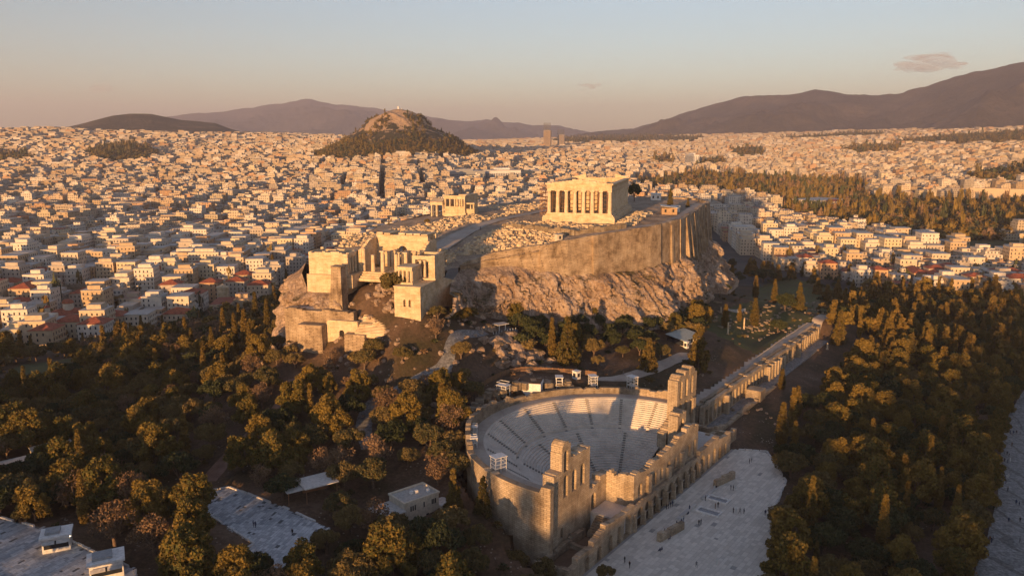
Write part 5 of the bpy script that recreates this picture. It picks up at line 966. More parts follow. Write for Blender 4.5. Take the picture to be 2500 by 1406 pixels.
def clumps(kind, seed):
    g = np.random.default_rng(seed)
    if kind == 'olive':                                   # low, wide, lumpy; unit: 1 = crown radius
        n = 34; d = g.normal(size=(n, 3)); d /= np.linalg.norm(d, axis=1, keepdims=True); d[:, 2] = np.abs(d[:, 2]) * 1.0 - .15; r = .55 + .4 * g.random(n); C = d * r[:, None] * [1, 1, .75]; C[:, 2] += .95; return C, .2 + .14 * g.random(n)
    if kind == 'pine':                                    # layered, leaning plates of needles
        C = []
        for k in range(9):
            z = .55 + k * .17; w = .85 * (1 - (k / 10) ** 1.7) + .1; a0 = g.random() * 6.28; m = 5 if k < 6 else 3
            for j in range(m): a = a0 + 6.28 * j / m + g.normal() * .4; r = w * (.45 + .55 * g.random()); C.append((r * math.cos(a) + .12 * z, r * math.sin(a), z + g.normal() * .06))
        C = np.array(C); return C, .17 + .13 * g.random(len(C))
    if kind == 'cypress':
        C = []
        for k in range(26):
            z = .25 + k * .185; w = .34 * math.sin(min(1, (k + 2) / 9) * 1.57) * (1 - max(0, (k - 8) / 19)) ** .8
            for j in range(3): a = g.random() * 6.28; C.append((w * .6 * math.cos(a), w * .6 * math.sin(a), z + g.normal() * .05))
        C = np.array(C); return C, np.interp(C[:, 2], [0, 1.5, 5], [.3, .32, .12])
    if kind == 'cedar':                                   # broad cone with drooping tiers
        C = []
        for k in range(11):
            z = .35 + k * .3; w = 1.0 * (1 - k / 11.5) + .06; m = max(3, int(9 * (1 - k / 12)))
            for j in range(m): a = 6.28 * j / m + g.random() * .8; r = w * (.5 + .5 * g.random()); C.append((r * math.cos(a), r * math.sin(a), z - r * .18 + g.normal() * .08))
        C = np.array(C); return C, np.interp(C[:, 2], [0, 3.5], [.3, .16])
    n = 26; d = g.normal(size=(n, 3)); d /= np.linalg.norm(d, axis=1, keepdims=True); C = d * (.35 + .6 * g.random(n))[:, None] * [.9, .9, .8]; C[:, 2] += 1.15; return C, .22 + .12 * g.random(n)    # bare
SPEC = {'olive': (M['olive'], 210, .09, 3.3), 'pine': (M['pine'], 210, .095, 4.2), 'cypress': (M['cypress'], 70, .13, 3.0), 'cedar': (M['cypress'], 70, .15, 3.4), 'bare': (M['dryleaf'], 60, .075, 3.6), 'dark': (M['darkleaf'], 170, .105, 3.6)}
def trunk_mesh(kind, seed):
    g = random.Random(seed); b = MB()
    if kind in ('cypress', 'cedar'): b.tube([(0, 0, -.4), (0, 0, 1.2), (.02, 0, 3.2)], [.09, .07, .03], 7)
    else:
        top = 1.0 if kind == 'olive' else 1.4; b.tube([(0, 0, -.4), (.03, .02, .25), (.05 * g.uniform(-1, 1), .05, .5)], [.1, .075, .06], 7)
        for k in range(5): a = 6.28 * k / 5 + g.random(); r = .45 * g.uniform(.6, 1.2); b.tube([(.03, .02, .35), (r * .45 * math.cos(a), r * .45 * math.sin(a), .65), (r * math.cos(a), r * math.sin(a), top)], [.05, .035, .015], 5)
    return b.data('trunk', M['bark'], True)
CR = {}
for kind, (mat, per, size, unit) in SPEC.items():
    for v in range(4):
        C, rad = clumps('olive' if kind == 'dark' else kind, 11 * v + len(kind)); V, F = leaf_cloud(C, rad, per, size, v + 40, .85); CR[kind, v] = (mesh_np('crown', V, F, [mat]), trunk_mesh(kind, v)); 
        C2 = C; V2, F2 = leaf_cloud(C, rad * 1.05, max(10, per // 12), size * 2.8, v + 90, .85); CR[kind, v, 'lo'] = (V2, F2)
TREES = []      # x, y, kind, scale (m per unit), zone phrase
NAMES = {'olive': ('olive_tree', 'olive tree'), 'pine': ('pine_tree', 'pine'), 'cypress': ('cypress_tree', 'cypress'), 'cedar': ('conifer_tree', 'conifer'), 'bare': ('bare_tree', 'leafless brown tree'), 'dark': ('evergreen_tree', 'dark evergreen')}
_rg = None
NOTREE = [[p[:2] for p in MEADOW[2]], [p[:2] for p in PLAZA], [p[:2] for p in TICKET], [p[:2] for p in LOWPLAZA], PLAT]
ROADS = []
for o in bpy.data.objects:
    if o.name.split('.')[0] in ('footpath', 'promenade'):
        co = np.empty(len(o.data.vertices) * 3); o.data.vertices.foreach_get('co', co); co = co.reshape(-1, 5, 3); ROADS.append((co[:, 2, :2], np.hypot(*(co[:, 0, :2] - co[:, 4, :2]).T).mean() / 2))
BLD = [(o.location.x, o.location.y, 7.0 if o.name.startswith('site_office') else 5.0) for o in bpy.data.objects if o.parent is None and o.name.split('.')[0] in ('site_office', 'ticket_kiosk', 'shelter', 'low_building', 'glazed_shelter', 'white_kiosk', 'terrace_canopy', 'parked_van')]
def zone_of(vx, vy):
    """which wood a ground spot belongs to: (phrase, kinds, spacing, scale range)"""
    if vx > 1885 + max(0, (vy - 1180)) * -.55 and vy > 715 + max(0, 2150 - vx) * .55 and vx > 1900 - max(0, vy - 1130) * .6:
        if vx > 2440 and 1000 < vy: return None
        if vy < 930: return ('in the far part of the big wood', ['pine'] * 4 + ['cypress'] * 2 + ['cedar'] * 3 + ['olive'] + ['dark'] * 3, 5.8, (.8, 1.45))
        return ('in the big wood right of the theatre', ['pine'] * 7 + ['cypress'] * 1 + ['olive'] * 3 + ['dark'] * 4, 5.8, (.85, 1.5))
    if 1240 < vx < 1720 and 765 < vy < 875 and not (1590 < vx < 1720 and vy > 820): return ('in the dark grove under the south cliff', ['dark'] * 5 + ['olive'] * 2 + ['pine'], 5.0, (.8, 1.25))
    if 1770 < vx < 2150 and 660 < vy < 800 and not inside(np.array([vx]), np.array([vy]), [(1690, 800), (1990, 790), (2000, 760), (1990, 700), (1800, 690)])[0]: return ('on the grass slope east of the rock', ['dark'] * 3 + ['cedar'] * 2 + ['olive'], 9.5, (.6, 1.1))
    if 560 < vx < 1160 and 780 < vy < 1010: return ('on the slope below the gateway', ['olive'] * 6 + ['pine'] + ['bare'], 5.7, (.7, 1.25))
    if vx < 720 and vy <= 870 and vy > np.interp(vx, [-200, 0, 120, 300, 420, 520, 640, 720], [850, 845, 868, 832, 805, 786, 752, 705]): return ('in the wood beside the old town', ['dark'] * 4 + ['bare'] * 4 + ['cypress'] * 1 + ['olive'] * 3 + ['pine'], 6.6, (.8, 1.35))
    if vx < 1150 and vy > (870 if vx > 60 else 855) and not (1080 < vx and vy < 1040): return ('in the wood left of the theatre', ['olive'] * 6 + ['pine'] * 4 + ['bare'] * 1 + ['dark'] * 2 + ['cypress'], 5.3, (.9, 1.5))
    if 1150 <= vx < 1330 and vy > 1190 and vx < 1190 + (vy - 1190) * .45: return ('at the foot of the theatre west wall', ['olive'] * 4 + ['cedar'] + ['pine'], 7.5, (.8, 1.2))
    return None
def blocked(x, y, r):
    for P in NOTREE:
        if poly_dist(np.array([x]), np.array([y]), P)[0] < r * .55: return True
    s_, n_ = odeon_local(x, y)
    if n_ > -18 and math.hypot(s_, n_) < 43.5 + r * .5: return True
    if -20 < n_ < -3 and -50 < s_ < 64: return True
    ss, sn = (x - STO_A[0]) * STO_D[0] + (y - STO_A[1]) * STO_D[1], -(x - STO_A[0]) * STO_D[1] + (y - STO_A[1]) * STO_D[0]
    if -6 < ss < STO_L + 6 and -22 < sn < 12: return True
    for c, hw in ROADS:
        if np.min((c[:, 0] - x) ** 2 + (c[:, 1] - y) ** 2) < (hw + r * .55) ** 2: return True
    for bx, by, br in BLD:
        if math.hypot(x - bx, y - by) < br + r * .6: return True
    ex, ey = x - PO[0], y - PO[1]; e_, n_ = ex * PE[0] + ey * PE[1], ex * PN[0] + ey * PN[1]
    if -19 < e_ < 34 and -36 < n_ < 24: return True
    return False
def explicit(vx, vy, z, top, kind, wide=1.0, ph=''):
    d = np.array(_fw) + np.array(_rt) * (vx - 1250) / 1911 + np.array(_up) * (703 - vy) / 1911; t = (z - CAM[2]) / d[2]; p = np.array(CAM) + d * t
    h = (vy - top) * view_pos(p)[2] / 1911; u = {'cypress': 5.1, 'cedar': 3.8, 'pine': 2.2, 'olive': 1.8, 'dark': 1.8, 'bare': 2.0}[kind]; TREES.append((p[0], p[1], kind, h / u, ph, wide * h / u))
for a in [(1347,872,112,770,'cypress',1.1,'thin, left of two tall conifers behind the theatre'), (1385,885,111,763,'cedar',.9,'broad cone, right of two tall conifers behind the theatre'), (1582,905,107.5,820,'cedar',1.0,'above the theatre rim near the tall east tower'), (1612,880,107,838,'olive',1.0,'right of the cone above the east tower'), (1705,885,106,765,'cedar',.85,'in front of the glazed shelter'), (1842,785,103.5,712,'cypress',1.6,'tallest on the ruin terrace'), (1805,778,104,735,'cypress',1.5,'on the ruin terrace left of the tallest'), (1770,795,104.5,735,'cypress',1.7,'by the white column stump'), (1890,738,101,676,'cypress',1.4,'on the ruin terrace edge'), (1950,760,100,688,'cedar',.8,'at the right end of the ruin terrace'), (1915,765,101,720,'dark',1.0,'beside the ruin terrace'), (1900,805,101,770,'dark',1.1,'in front of the ruin terrace'), (1845,708,96,650,'cypress',1.5,'dark, on the grassy slope east of the cliff'), (1788,655,103,572,'cypress',1.2,'tall and dark, beside the east corner of the cliff'), (2047,838,93,748,'cedar',.75,'at the near end of the big wood'), (2045,760,94,712,'cypress',1.2,'thin, behind the conifer at the wood edge'), (1908,950,92.6,898,'cypress',1.9,'short and alone on the strip beside the arcaded wall'), (1908,1068,92.4,955,'cypress',1.4,'tall and sharp at the wood edge above the forecourt'), (1990,1395,90.6,1318,'cypress',1.3,'standing out of the wood at the bottom edge'), (1945,1010,91.5,930,'cypress',1.6,'at the wood edge beside the sharp one'), (2030,1040,90,965,'pine',1.3,'wide, with pale limbs near the wood edge'), (2270,770,82,722,'cypress',1.3,'far in the big wood'), (1888,700,92,675,'cypress',1.3,'on the grass slope'),
 (1548,493,152.6,446,'dark',.62,'upright oval behind the great temple'), (1636,512,152,456,'cedar',.55,'dark, on the wall walk beyond the sheds'), (1679,505,152.3,480,'cedar',.7,'small and dark near the east end of the plateau'), (975,551,146.5,533,'olive',.9,'small, on the plateau behind the gateway'), (1043,547,149.8,532,'olive',.9,'small, beside the small temple'),
 (970,840,119,768,'olive',1.0,'large, below the fortified gate'), (1070,795,127,760,'olive',1.1,'under the bastion'), (1125,985,107,928,'pine',1.0,'golden, beside the theatre ruin'), (1865,655,90,620,'dark',1.5,'round-headed, between the cliff and the houses'), (1180,1245,101,1140,'cedar',.75,'against the theatre west wall'), (1108,1235,101.5,1115,'cedar',.7,'between the office and the theatre'), (1165,1335,98,1265,'olive',.9,'below the theatre west wall'), (1330,1400,93,1330,'olive',.9,'golden, at the foot of the stage wall'), (1480,1420,92.3,1370,'olive',.9,'on the forecourt corner at the bottom edge'), (1460,900,109,868,'olive',1.0,'golden, above the guard kiosk'), (1520,880,108,850,'olive',1.0,'golden, middle of the grove edge'),
 (2015,660,82,632,'dark',1.2,'dark among the red roofed houses'), (1790,590,104,560,'dark',.6,'small beyond the cliff corner')]: explicit(*a)
for vx, vy, tp in [(405,740,700), (455,850,770), (520,880,800), (548,840,755), (575,850,770), (600,860,760), (655,830,745), (625,790,700), (668,690,620), (500,940,850), (690,760,700), (430,830,770), (470,870,800), (560,900,820), (345,800,740), (320,830,770), (640,900,840), (700,700,650), (612,880,790), (585,800,730)]: explicit(vx, vy, gz(*(np.array(CAM) + (np.array(_fw) + np.array(_rt) * (vx - 1250) / 1911 + np.array(_up) * (703 - vy) / 1911) * ((95 - CAM[2]) / (_fw[2] + _up[2] * (703 - vy) / 1911)))[:2]), tp, 'cypress', 1.15, 'in the wood beside the old town')
N_EXPL = len(TREES)
cells = {}
for t in TREES: cells.setdefault((int(t[0] // 8), int(t[1] // 8)), []).append(t[:2])
gr = random.Random(5); cand = []
for k in range(19000):
    x, y = gr.uniform(-335, 330), gr.uniform(-215, 380); cand.append((x, y))
cz = ground(np.array([c[0] for c in cand]), np.array([c[1] for c in cand]))
for (x, y), z in zip(cand, cz):
    vx, vy, vd = view_pos((x, y, z))
    if vd < 60 or not (-220 < vx < 2720 and vy < 1560): continue
    zn = zone_of(vx, vy)
    if zn is None: continue
    ph, kinds, sp, (s0, s1) = zn
    if x > 120 and vx > 1900: sp *= 1.2
    near = [q for i in (-1, 0, 1) for j in (-1, 0, 1) for q in cells.get((int(x // 8) + i, int(y // 8) + j), [])]
    if any((q[0] - x) ** 2 + (q[1] - y) ** 2 < (sp * gr.uniform(.8, 1.1)) ** 2 for q in near): continue
    kind = gr.choice(kinds); sc_ = gr.uniform(s0, s1) * SPEC[kind][3] * (1.0 if kind not in ('cypress',) else .75)
    if blocked(x, y, sc_ * .9): continue
    cells.setdefault((int(x // 8), int(y // 8)), []).append((x, y)); TREES.append((x, y, kind, sc_, ph, sc_))
tz = [gz(t[0], t[1]) if not inside(np.array([t[0]]), np.array([t[1]]), PLAT)[0] else pz(t[0], t[1]) for t in TREES]
order = sorted(range(len(TREES)), key=lambda i: (i >= N_EXPL, not in_view((*TREES[i][:2], tz[i] + 5), 95), view_pos((*TREES[i][:2], tz[i]))[2] / TREES[i][3])); solo = set(order[:680]); byz = {}
for i in solo: byz.setdefault((TREES[i][4], TREES[i][2]), []).append(i)
lab = {}
SIZEW = lambda s_, k: 'small' if s_ < SPEC[k][3] * .92 else 'tall' if s_ > SPEC[k][3] * 1.18 else 'middling'
for (ph, kind), L_ in byz.items():
    if len(L_) == 1 and L_[0] < N_EXPL: lab[L_[0]] = '%s %s' % (NAMES[kind][1], ph); continue
    L_.sort(key=lambda i: view_pos((*TREES[i][:2], tz[i]))[0])
    for k, i in enumerate(L_): lab[i] = '%s %s %s, %s such from left' % (SIZEW(TREES[i][3], kind), NAMES[kind][1], ph, nth(k))
GRP = lambda ph: 'trees ' + ph
lo_V, lo_F, lo_M, nv = [], [], [], 0; matlist = [SPEC[k][0] for k in SPEC]; mid_of = {k: i for i, k in enumerate(SPEC)}
for i, (x, y, kind, s_, ph, wd) in enumerate(TREES):
    v = i % 4; a = (i * 2.399) % 6.283
    if i in solo:
        r = tag(empty(NAMES[kind][0], (x, y, tz[i]), a), lab[i], 'tree', GRP(ph) if i >= N_EXPL else None); r.scale = (wd, wd, s_)
        link('crown', CR[kind, v][0], r); link('trunk', CR[kind, v][1], r)
    else:
        V2, F2 = CR[kind, v, 'lo']; c, s2 = math.cos(a), math.sin(a); W_ = np.stack([x + (V2[:, 0] * c - V2[:, 1] * s2) * wd, y + (V2[:, 0] * s2 + V2[:, 1] * c) * wd, tz[i] + V2[:, 2] * s_], -1); lo_V.append(W_); lo_F.append(F2 + nv); nv += len(V2); lo_M.append(np.full(len(F2), mid_of[kind]))
if lo_V: tag(link('woodland', mesh_np('woodland', np.concatenate(lo_V), np.concatenate(lo_F), matlist, np.concatenate(lo_M))), 'dense mass of further trees filling the woods around the theatre', 'woodland', kind='stuff')
import collections; print(collections.Counter(TREES[i][2] for i in solo)); print('TREES', len(TREES), 'solo', len(solo), 'lo faces', sum(len(f) for f in lo_F))
# undergrowth
uV, uF, nu = [], [], 0; g = np.random.default_rng(3); base_V, base_F = leaf_cloud(np.array([(0, 0, .25), (.4, .2, .2), (-.3, .35, .2), (.1, -.4, .25)]), np.array([.4, .3, .3, .35]), 16, .3, 8)
for k in range(2600):
    x, y = gr.uniform(-335, 200), gr.uniform(-215, 260); vx, vy, vd = view_pos((x, y, 100))
    if vd < 60 or not (-60 < vx < 2560 and 700 < vy < 1480) or float(vnoise(x / 15, y / 15, 6.6)) < -.15 or blocked(x, y, .5): continue
    s_ = gr.uniform(.7, 2.2); z = gz(x, y); uV.append(base_V * s_ + [x, y, z]); uF.append(base_F + nu); nu += len(base_V)
tag(link('undergrowth', mesh_np('undergrowth', np.concatenate(uV), np.concatenate(uF), [M['dryleaf'], M['darkleaf'], M['olive']], np.repeat(g.integers(0, 3, len(uF)), len(base_F)))), 'low scrub and bushes between the trees', 'scrub', kind='stuff')
# a dead pine by the office
dt = tag(empty('dead_tree', (-209.5,-39.3,99.5)), 'tall bare dead tree trunk standing behind the office building', 'tree'); b = MB(); b.tube([(0, 0, -.5), (.1, 0, 4), (0, .1, 8), (.15, 0, 11.5)], [.22, .18, .13, .05], 8); b.build('trunk', plain('dead_wood', (.3, .16, .09)), dt)
for k in range(9): a = k * 2.4; z = 6 + k * .6; L_ = 1.9 - k * .1; b = MB(); b.tube([(.08, .05, z), (L_ * .5 * math.cos(a), L_ * .5 * math.sin(a), z + .5), (L_ * math.cos(a), L_ * math.sin(a), z + 1.3)], [.06, .04, .015], 5); b.build('branch', M['bark'], dt)

# ---------------------------------------------------------------- the city
def city_mat(name, windows):
    m, n, b = new_mat(name); b.inputs['Roughness'].default_value = .85
    at = n.nodes.new('ShaderNodeAttribute'); at.attribute_name = 'tint'; c = at.outputs[0]
    c = mixc(n, .5, c, ramp(n, noise(n, .35, 4), [(.3, (.72, .7, .66)), (.7, (1.08, 1.06, 1.04))]), 'MULTIPLY')
    if windows:
        g = n.nodes.new('ShaderNodeNewGeometry'); P = n.nodes.new('ShaderNodeSeparateXYZ'); n.links.new(g.outputs['Position'], P.inputs[0]); N_ = n.nodes.new('ShaderNodeSeparateXYZ'); n.links.new(g.outputs['Normal'], N_.inputs[0])
        u = mth(n, 'SUBTRACT', mth(n, 'MULTIPLY', P.outputs[0], N_.outputs[1]), mth(n, 'MULTIPLY', P.outputs[1], N_.outputs[0]))
        def band(v, per, lo, hi): f = mth(n, 'FRACT', mth(n, 'DIVIDE', v, per)); return mth(n, 'MULTIPLY', mth(n, 'GREATER_THAN', f, lo), mth(n, 'LESS_THAN', f, hi))
        k = mth(n, 'MULTIPLY', band(u, 2.9, .28, .74), band(P.outputs[2], 3.1, .3, .82)); k = mth(n, 'MULTIPLY', k, mth(n, 'LESS_THAN', mth(n, 'ABSOLUTE', N_.outputs[2]), .3))
        wn = n.nodes.new('ShaderNodeTexWhiteNoise'); wn.noise_dimensions = '3D'; fl = n.nodes.new('ShaderNodeCombineXYZ'); n.links.new(mth(n, 'FLOOR', mth(n, 'DIVIDE', u, 2.9)), fl.inputs[0]); n.links.new(mth(n, 'FLOOR', mth(n, 'DIVIDE', P.outputs[2], 3.1)), fl.inputs[1]); n.links.new(fl.outputs[0], wn.inputs['Vector'])
        k = mth(n, 'MULTIPLY', k, mth(n, 'GREATER_THAN', wn.outputs[0], .22)); c = mixc(n, mth(n, 'MULTIPLY', k, .85), c, (.07, .068, .07))
    n.links.new(c, b.inputs['Base Color']); return m
CITYW, CITYP = city_mat('city_facade', True), city_mat('house_plaster', False)
WALLC = np.array([(.66, .62, .55), (.62, .56, .47), (.58, .49, .38), (.66, .64, .61), (.52, .42, .30), (.60, .52, .42), (.70, .68, .65), (.55, .38, .25), (.48, .45, .42), (.64, .58, .45)])
WNAME = ['cream', 'beige', 'tan', 'off-white', 'ochre', 'sandy', 'white', 'orange-brown', 'grey', 'pale yellow']
ROOFC = np.array([(.40, .37, .34), (.46, .42, .38), (.33, .31, .29), (.5, .46, .42), (.36, .25, .2)])
def boxes_np(cx, cy, z0, w_, d_, h, rot, wc, rc):
    """many upright boxes at once: five faces each, wall and roof colours per box"""
    n = len(cx); c, s_ = np.cos(rot), np.sin(rot); V = np.empty((n, 8, 3))
    for k, (sx, sy) in enumerate(((-1, -1), (1, -1), (1, 1), (-1, 1))):
        x, y = sx * w_ / 2, sy * d_ / 2; V[:, k, 0] = V[:, k + 4, 0] = cx + x * c - y * s_; V[:, k, 1] = V[:, k + 4, 1] = cy + x * s_ + y * c; V[:, k, 2] = z0; V[:, k + 4, 2] = z0 + h
    F = np.array([(0, 1, 5, 4), (1, 2, 6, 5), (2, 3, 7, 6), (3, 0, 4, 7), (4, 5, 6, 7)])[None] + (np.arange(n) * 8)[:, None, None]; C = np.repeat(wc[:, None, :], 5, 1); C[:, 4] = rc
    return V.reshape(-1, 3), F.reshape(-1, 4), C.reshape(-1, 3)
GARDEN = [(1545, 452), (1700, 428), (1900, 440), (2110, 448), (2125, 492), (2365, 503), (2500, 498), (2560, 500), (2560, 560), (2470, 585), (2300, 588), (2200, 596), (2110, 585), (2040, 572), (1905, 545), (1885, 505), (1745, 490), (1560, 475)]
WOODS = [GARDEN, [(215, 388), (270, 374), (330, 370), (390, 392), (360, 408), (240, 410)], [(-80, 386), (60, 384), (95, 396), (40, 412), (-80, 416)], [(2040, 371), (2150, 360), (2205, 366), (2190, 384), (2090, 388)], [(1775, 374), (1860, 371), (1870, 393), (1800, 398)], [(2170, 354), (2330, 338), (2480, 328), (2560, 330), (2560, 352), (2330, 360)], [(1340, 347), (1500, 337), (1720, 342), (1700, 350), (1380, 356)], [(2360, 458), (2480, 438), (2560, 436), (2560, 462), (2370, 464)], [(1590, 398), (1640, 386), (1650, 414), (1600, 416)], [(1880, 346), (2050, 333), (2160, 331), (2150, 337), (1960, 346)], [(1680, 408), (1760, 395), (1780, 412), (1700, 420)]]
FIELD = [(2180, 590), (2330, 585), (2490, 588), (2560, 590), (2560, 625), (2440, 640), (2300, 622)]
HIDE = [(700, 760), (735, 650), (755, 600), (900, 575), (1010, 555), (1120, 540), (1190, 500), (1330, 480), (1335, 445), (1540, 442), (1545, 500), (1730, 495), (1760, 600), (1790, 680), (1790, 770)]
def city_ok(vx, vy, D, m):
    lo = np.interp(vx, [-100, 0, 120, 300, 420, 520, 640, 760, 1700, 1790, 1850, 1950, 2050, 2200, 2350, 2470, 2600], [835, 825, 850, 815, 790, 775, 745, 650, 520, 600, 640, 668, 690, 712, 724, 728, 728])
    k = (vy < lo) & (D > 330) & (vx > -260) & (vx < 2760)
    for W_ in WOODS + [FIELD]: k &= ~inside(vx, vy, W_)
    return k
CITY = {k: [] for k in ('x', 'y', 'w', 'd', 'h', 'r', 'c', 'z', 'D', 'vx', 'vy', 'low')}
g = np.random.default_rng(21)
LANDM = []
def grid(dmin, dmax, lot, amin, amax, theta, nu, nv, gap, hm, hs, jit, cover=.92):
    """blocks of nu x nv lots with streets between, laid out along bearing theta inside a ring sector"""
    th = R(theta); ux, uy = math.sin(th), math.cos(th); vx_, vy_ = math.cos(th), -math.sin(th); n = int(dmax / lot * 1.15) + 4
    iu = np.arange(-n, n); iv = np.arange(-n, n); pu = iu * lot + np.floor(iu / nu) * gap; pv = iv * lot + np.floor(iv / nv) * gap; U, V_ = np.meshgrid(pu, pv); U = U.ravel(); V_ = V_.ravel()
    x, y = CAM[0] + U * ux + V_ * vx_, CAM[1] + U * uy + V_ * vy_; D = np.hypot(x - CAM[0], y - CAM[1]); a = (np.degrees(np.arctan2(x - CAM[0], y - CAM[1])) - CAM_AZ + 180) % 360 - 180
    k = (D > dmin) & (D < dmax) & (a > amin) & (a < amax); x, y, D = x[k], y[k], D[k]; x = x + g.normal(size=len(x)) * jit; y = y + g.normal(size=len(x)) * jit
    z = ground(x, y); lz = lyc_h(x, y); q = np.array([view_pos(p) for p in np.c_[x, y, z]]) if len(x) else np.zeros((0, 3)); k = city_ok(q[:, 0], q[:, 1], D, 0) & (g.random(len(x)) < cover) & (lz < np.maximum(z - 2, 148))
    for lx, ly, lr in LANDM: k &= np.hypot(x - lx, y - ly) > lr
    x, y, z, D, q = x[k], y[k], z[k], D[k], q[k]; m = len(x); low = D < np.where(q[:, 0] > 1250, 800, 640); big = 1 + (g.random(m) < .13) * g.uniform(.5, 1.3, m)
    fl = np.clip(np.round(g.normal(hm, hs, m)), 2, 9); fl = np.where(low, np.clip(np.round(g.normal(2.9, 1.0, m)), 2, 5), fl)
    for kk, v in zip(('x', 'y', 'w', 'd', 'h', 'r', 'c', 'z', 'D', 'vx', 'vy', 'low'), (x, y, lot * g.uniform(.86, 1.06, m) * big, lot * g.uniform(.86, 1.06, m), fl * 3.1 + .8, np.full(m, -th) + g.normal(size=m) * .025 + (g.random(m) < .5) * math.pi / 2, g.integers(0, len(WALLC), m), z, D, q[:, 0], q[:, 1], low)): CITY[kk].append(v)
# landmark plots, kept free
def spot(p, r): LANDM.append((p[0], p[1], r)); return p
S_church = spot((304.3,429.0,79), 26); S_round = spot((310.7,491.0,78), 26); S_dome = spot((-67.2,337.3,77), 30); S_mosque = spot((-20.2,321.3,78), 22); S_winds = spot((21.6,292.6,80), 12); S_hilton = spot((2076, 496), 90); S_tower = spot((3120, 1480), 50); S_tower2 = spot((3260, 1470), 50)
S_zap = spot((950.6,-4.3,84), 60); S_arch = spot((495.7,-147.4,79), 15); S_big1 = spot((986.3,582.8,92), 60); S_big2 = spot((923.8,629.6,91), 60); S_par = spot((1146.4,584.2,90), 45); S_pill = spot((546.7,-245.2,79), 20); S_stad = spot((1196.3,-273.6,90), 110); S_agora = spot((-6.3,408.1,75), 26)
grid(330, 760, 14.5, -38.5, -12, 57, 4, 3, 6, 4.6, 1.5, 1.9, .84); grid(330, 760, 13, 7, 38.5, 71, 4, 3, 6, 4.0, 1.1, 1.8, .85)
grid(760, 1150, 15.5, -38.5, -17, 62, 4, 2, 6, 5.6, 1.3, .4); grid(760, 1150, 15.5, -17, 0, 66, 4, 2, 6, 5.6, 1.2, .4); grid(760, 1150, 15, 0, 38.5, 69, 4, 2, 6, 5.2, 1.2, 1.2)
grid(1150, 1950, 16, -38.5, -20, 52, 4, 2, 6, 6.0, 1.3, .4); grid(1150, 1950, 16, -20, -14.2, 63, 4, 2, 6, 6.2, 1.2, .4); grid(1150, 2000, 15, -14.2, -4.5, 53.6, 8, 4, 10, 6.4, 1.4, .6, .95); grid(1150, 1950, 16, -4.5, 12, 76, 4, 2, 6, 6.0, 1.2, .4); grid(1150, 1950, 16, 12, 38.5, 67, 4, 2, 6, 6.0, 1.3, 1.2)
grid(1950, 3200, 19, -38.5, -12, 56, 4, 2, 6, 6.2, 1.5, .8); grid(1950, 3200, 19, -12, 8, 72, 4, 2, 6, 6.2, 1.5, .8); grid(1950, 3200, 19, 8, 38.5, 66, 4, 2, 6, 5.8, 1.4, .8)
grid(3200, 5200, 25, -38.5, 0, 58, 3, 2, 8, 5.8, 1.5, 2.5, .9); grid(3200, 5200, 25, 0, 38.5, 66, 3, 2, 8, 5.6, 1.5, 2.5, .88); grid(5200, 7300, 34, -38.5, 38.5, 64, 3, 2, 14, 4.8, 1.3, 8, .75)
CT_ = {k: np.concatenate(v) for k, v in CITY.items()}; N_C = len(CT_['x'])
topy = np.array([view_pos(p)[1] for p in np.c_[CT_['x'], CT_['y'], CT_['z'] + CT_['h']]])
vis = ~inside(CT_['vx'], topy - 3, HIDE); HIDE2 = [(760, 760), (800, 660), (830, 640), (930, 615), (1030, 600), (1150, 575), (1230, 540), (1370, 515), (1385, 480), (1490, 480), (1500, 540), (1660, 545), (1690, 620), (1730, 690), (1730, 770)]
vis2 = ~inside(CT_['vx'], topy - 3, HIDE2); near_c = np.where(vis & (CT_['D'] < 900) & (CT_['vx'] > -8) & (CT_['vx'] < 2508) & (topy < 830))[0]
size_v = CT_['h'][near_c] * CT_['w'][near_c] / CT_['D'][near_c] ** 2; solo_c = near_c[np.argsort(-size_v)][:300]; is_solo = np.zeros(N_C, bool); is_solo[solo_c] = True
mass = vis2 & ~is_solo
# the mass of the city: walls, set-back top floors, balconies, roof sheds
def sel(k): return [CT_[q][k] for q in ('x', 'y', 'z', 'w', 'd', 'h', 'r')]
PV, PF, PC_ = [], [], []; off_ = 0
def put(cx, cy, z0, w_, d_, h, rot, wc, rc):
    global off_
    if len(cx) == 0: return
    V, F, C = boxes_np(cx, cy, z0, w_, d_, h, rot, wc, rc); PV.append(V); PF.append(F + off_); PC_.append(C); off_ += len(V)
x, y, z, w_, d_, h, r_ = sel(mass); m = len(x); D_ = CT_['D'][mass]; wc = WALLC[CT_['c'][mass]] * g.uniform(.66, .98, (m, 1)) * [1, .95, .88]; rc = ROOFC[g.integers(0, len(ROOFC), m)]; red = g.random(m) < np.where(D_ < 800, .35, .08); rc[red] = (.30, .10, .06)
put(x, y, z - 6, w_, d_, h + 6, r_, wc, rc)
k = (g.random(m) < .75) & (D_ < 3300) & ~red; fx_, fy_ = g.uniform(.4, .95, m), g.uniform(.35, .9, m); ex_, ey_ = (1 - fx_) * w_ / 2 * g.uniform(-1, 1, m), (1 - fy_) * d_ / 2 * g.uniform(-1, 1, m); qx, qy = x + ex_ * np.cos(r_) - ey_ * np.sin(r_), y + ex_ * np.sin(r_) + ey_ * np.cos(r_); put(qx[k], qy[k], z[k] + h[k], (w_ * fx_)[k], (d_ * fy_)[k], np.full(k.sum(), 2.9), r_[k], wc[k], rc[k])
k = (g.random(m) < .6) & (D_ < 2300) & ~red; ox, oy = g.normal(size=(2, m)) * 2.4; put((x + ox)[k], (y + oy)[k], (z + h)[k] + 1.2, g.uniform(2, 4.5, k.sum()), g.uniform(2, 4.5, k.sum()), g.uniform(2, 4, k.sum()), r_[k], wc[k] * .95, rc[k])
k = (D_ < 1700) & ~red; rr = r_[k]
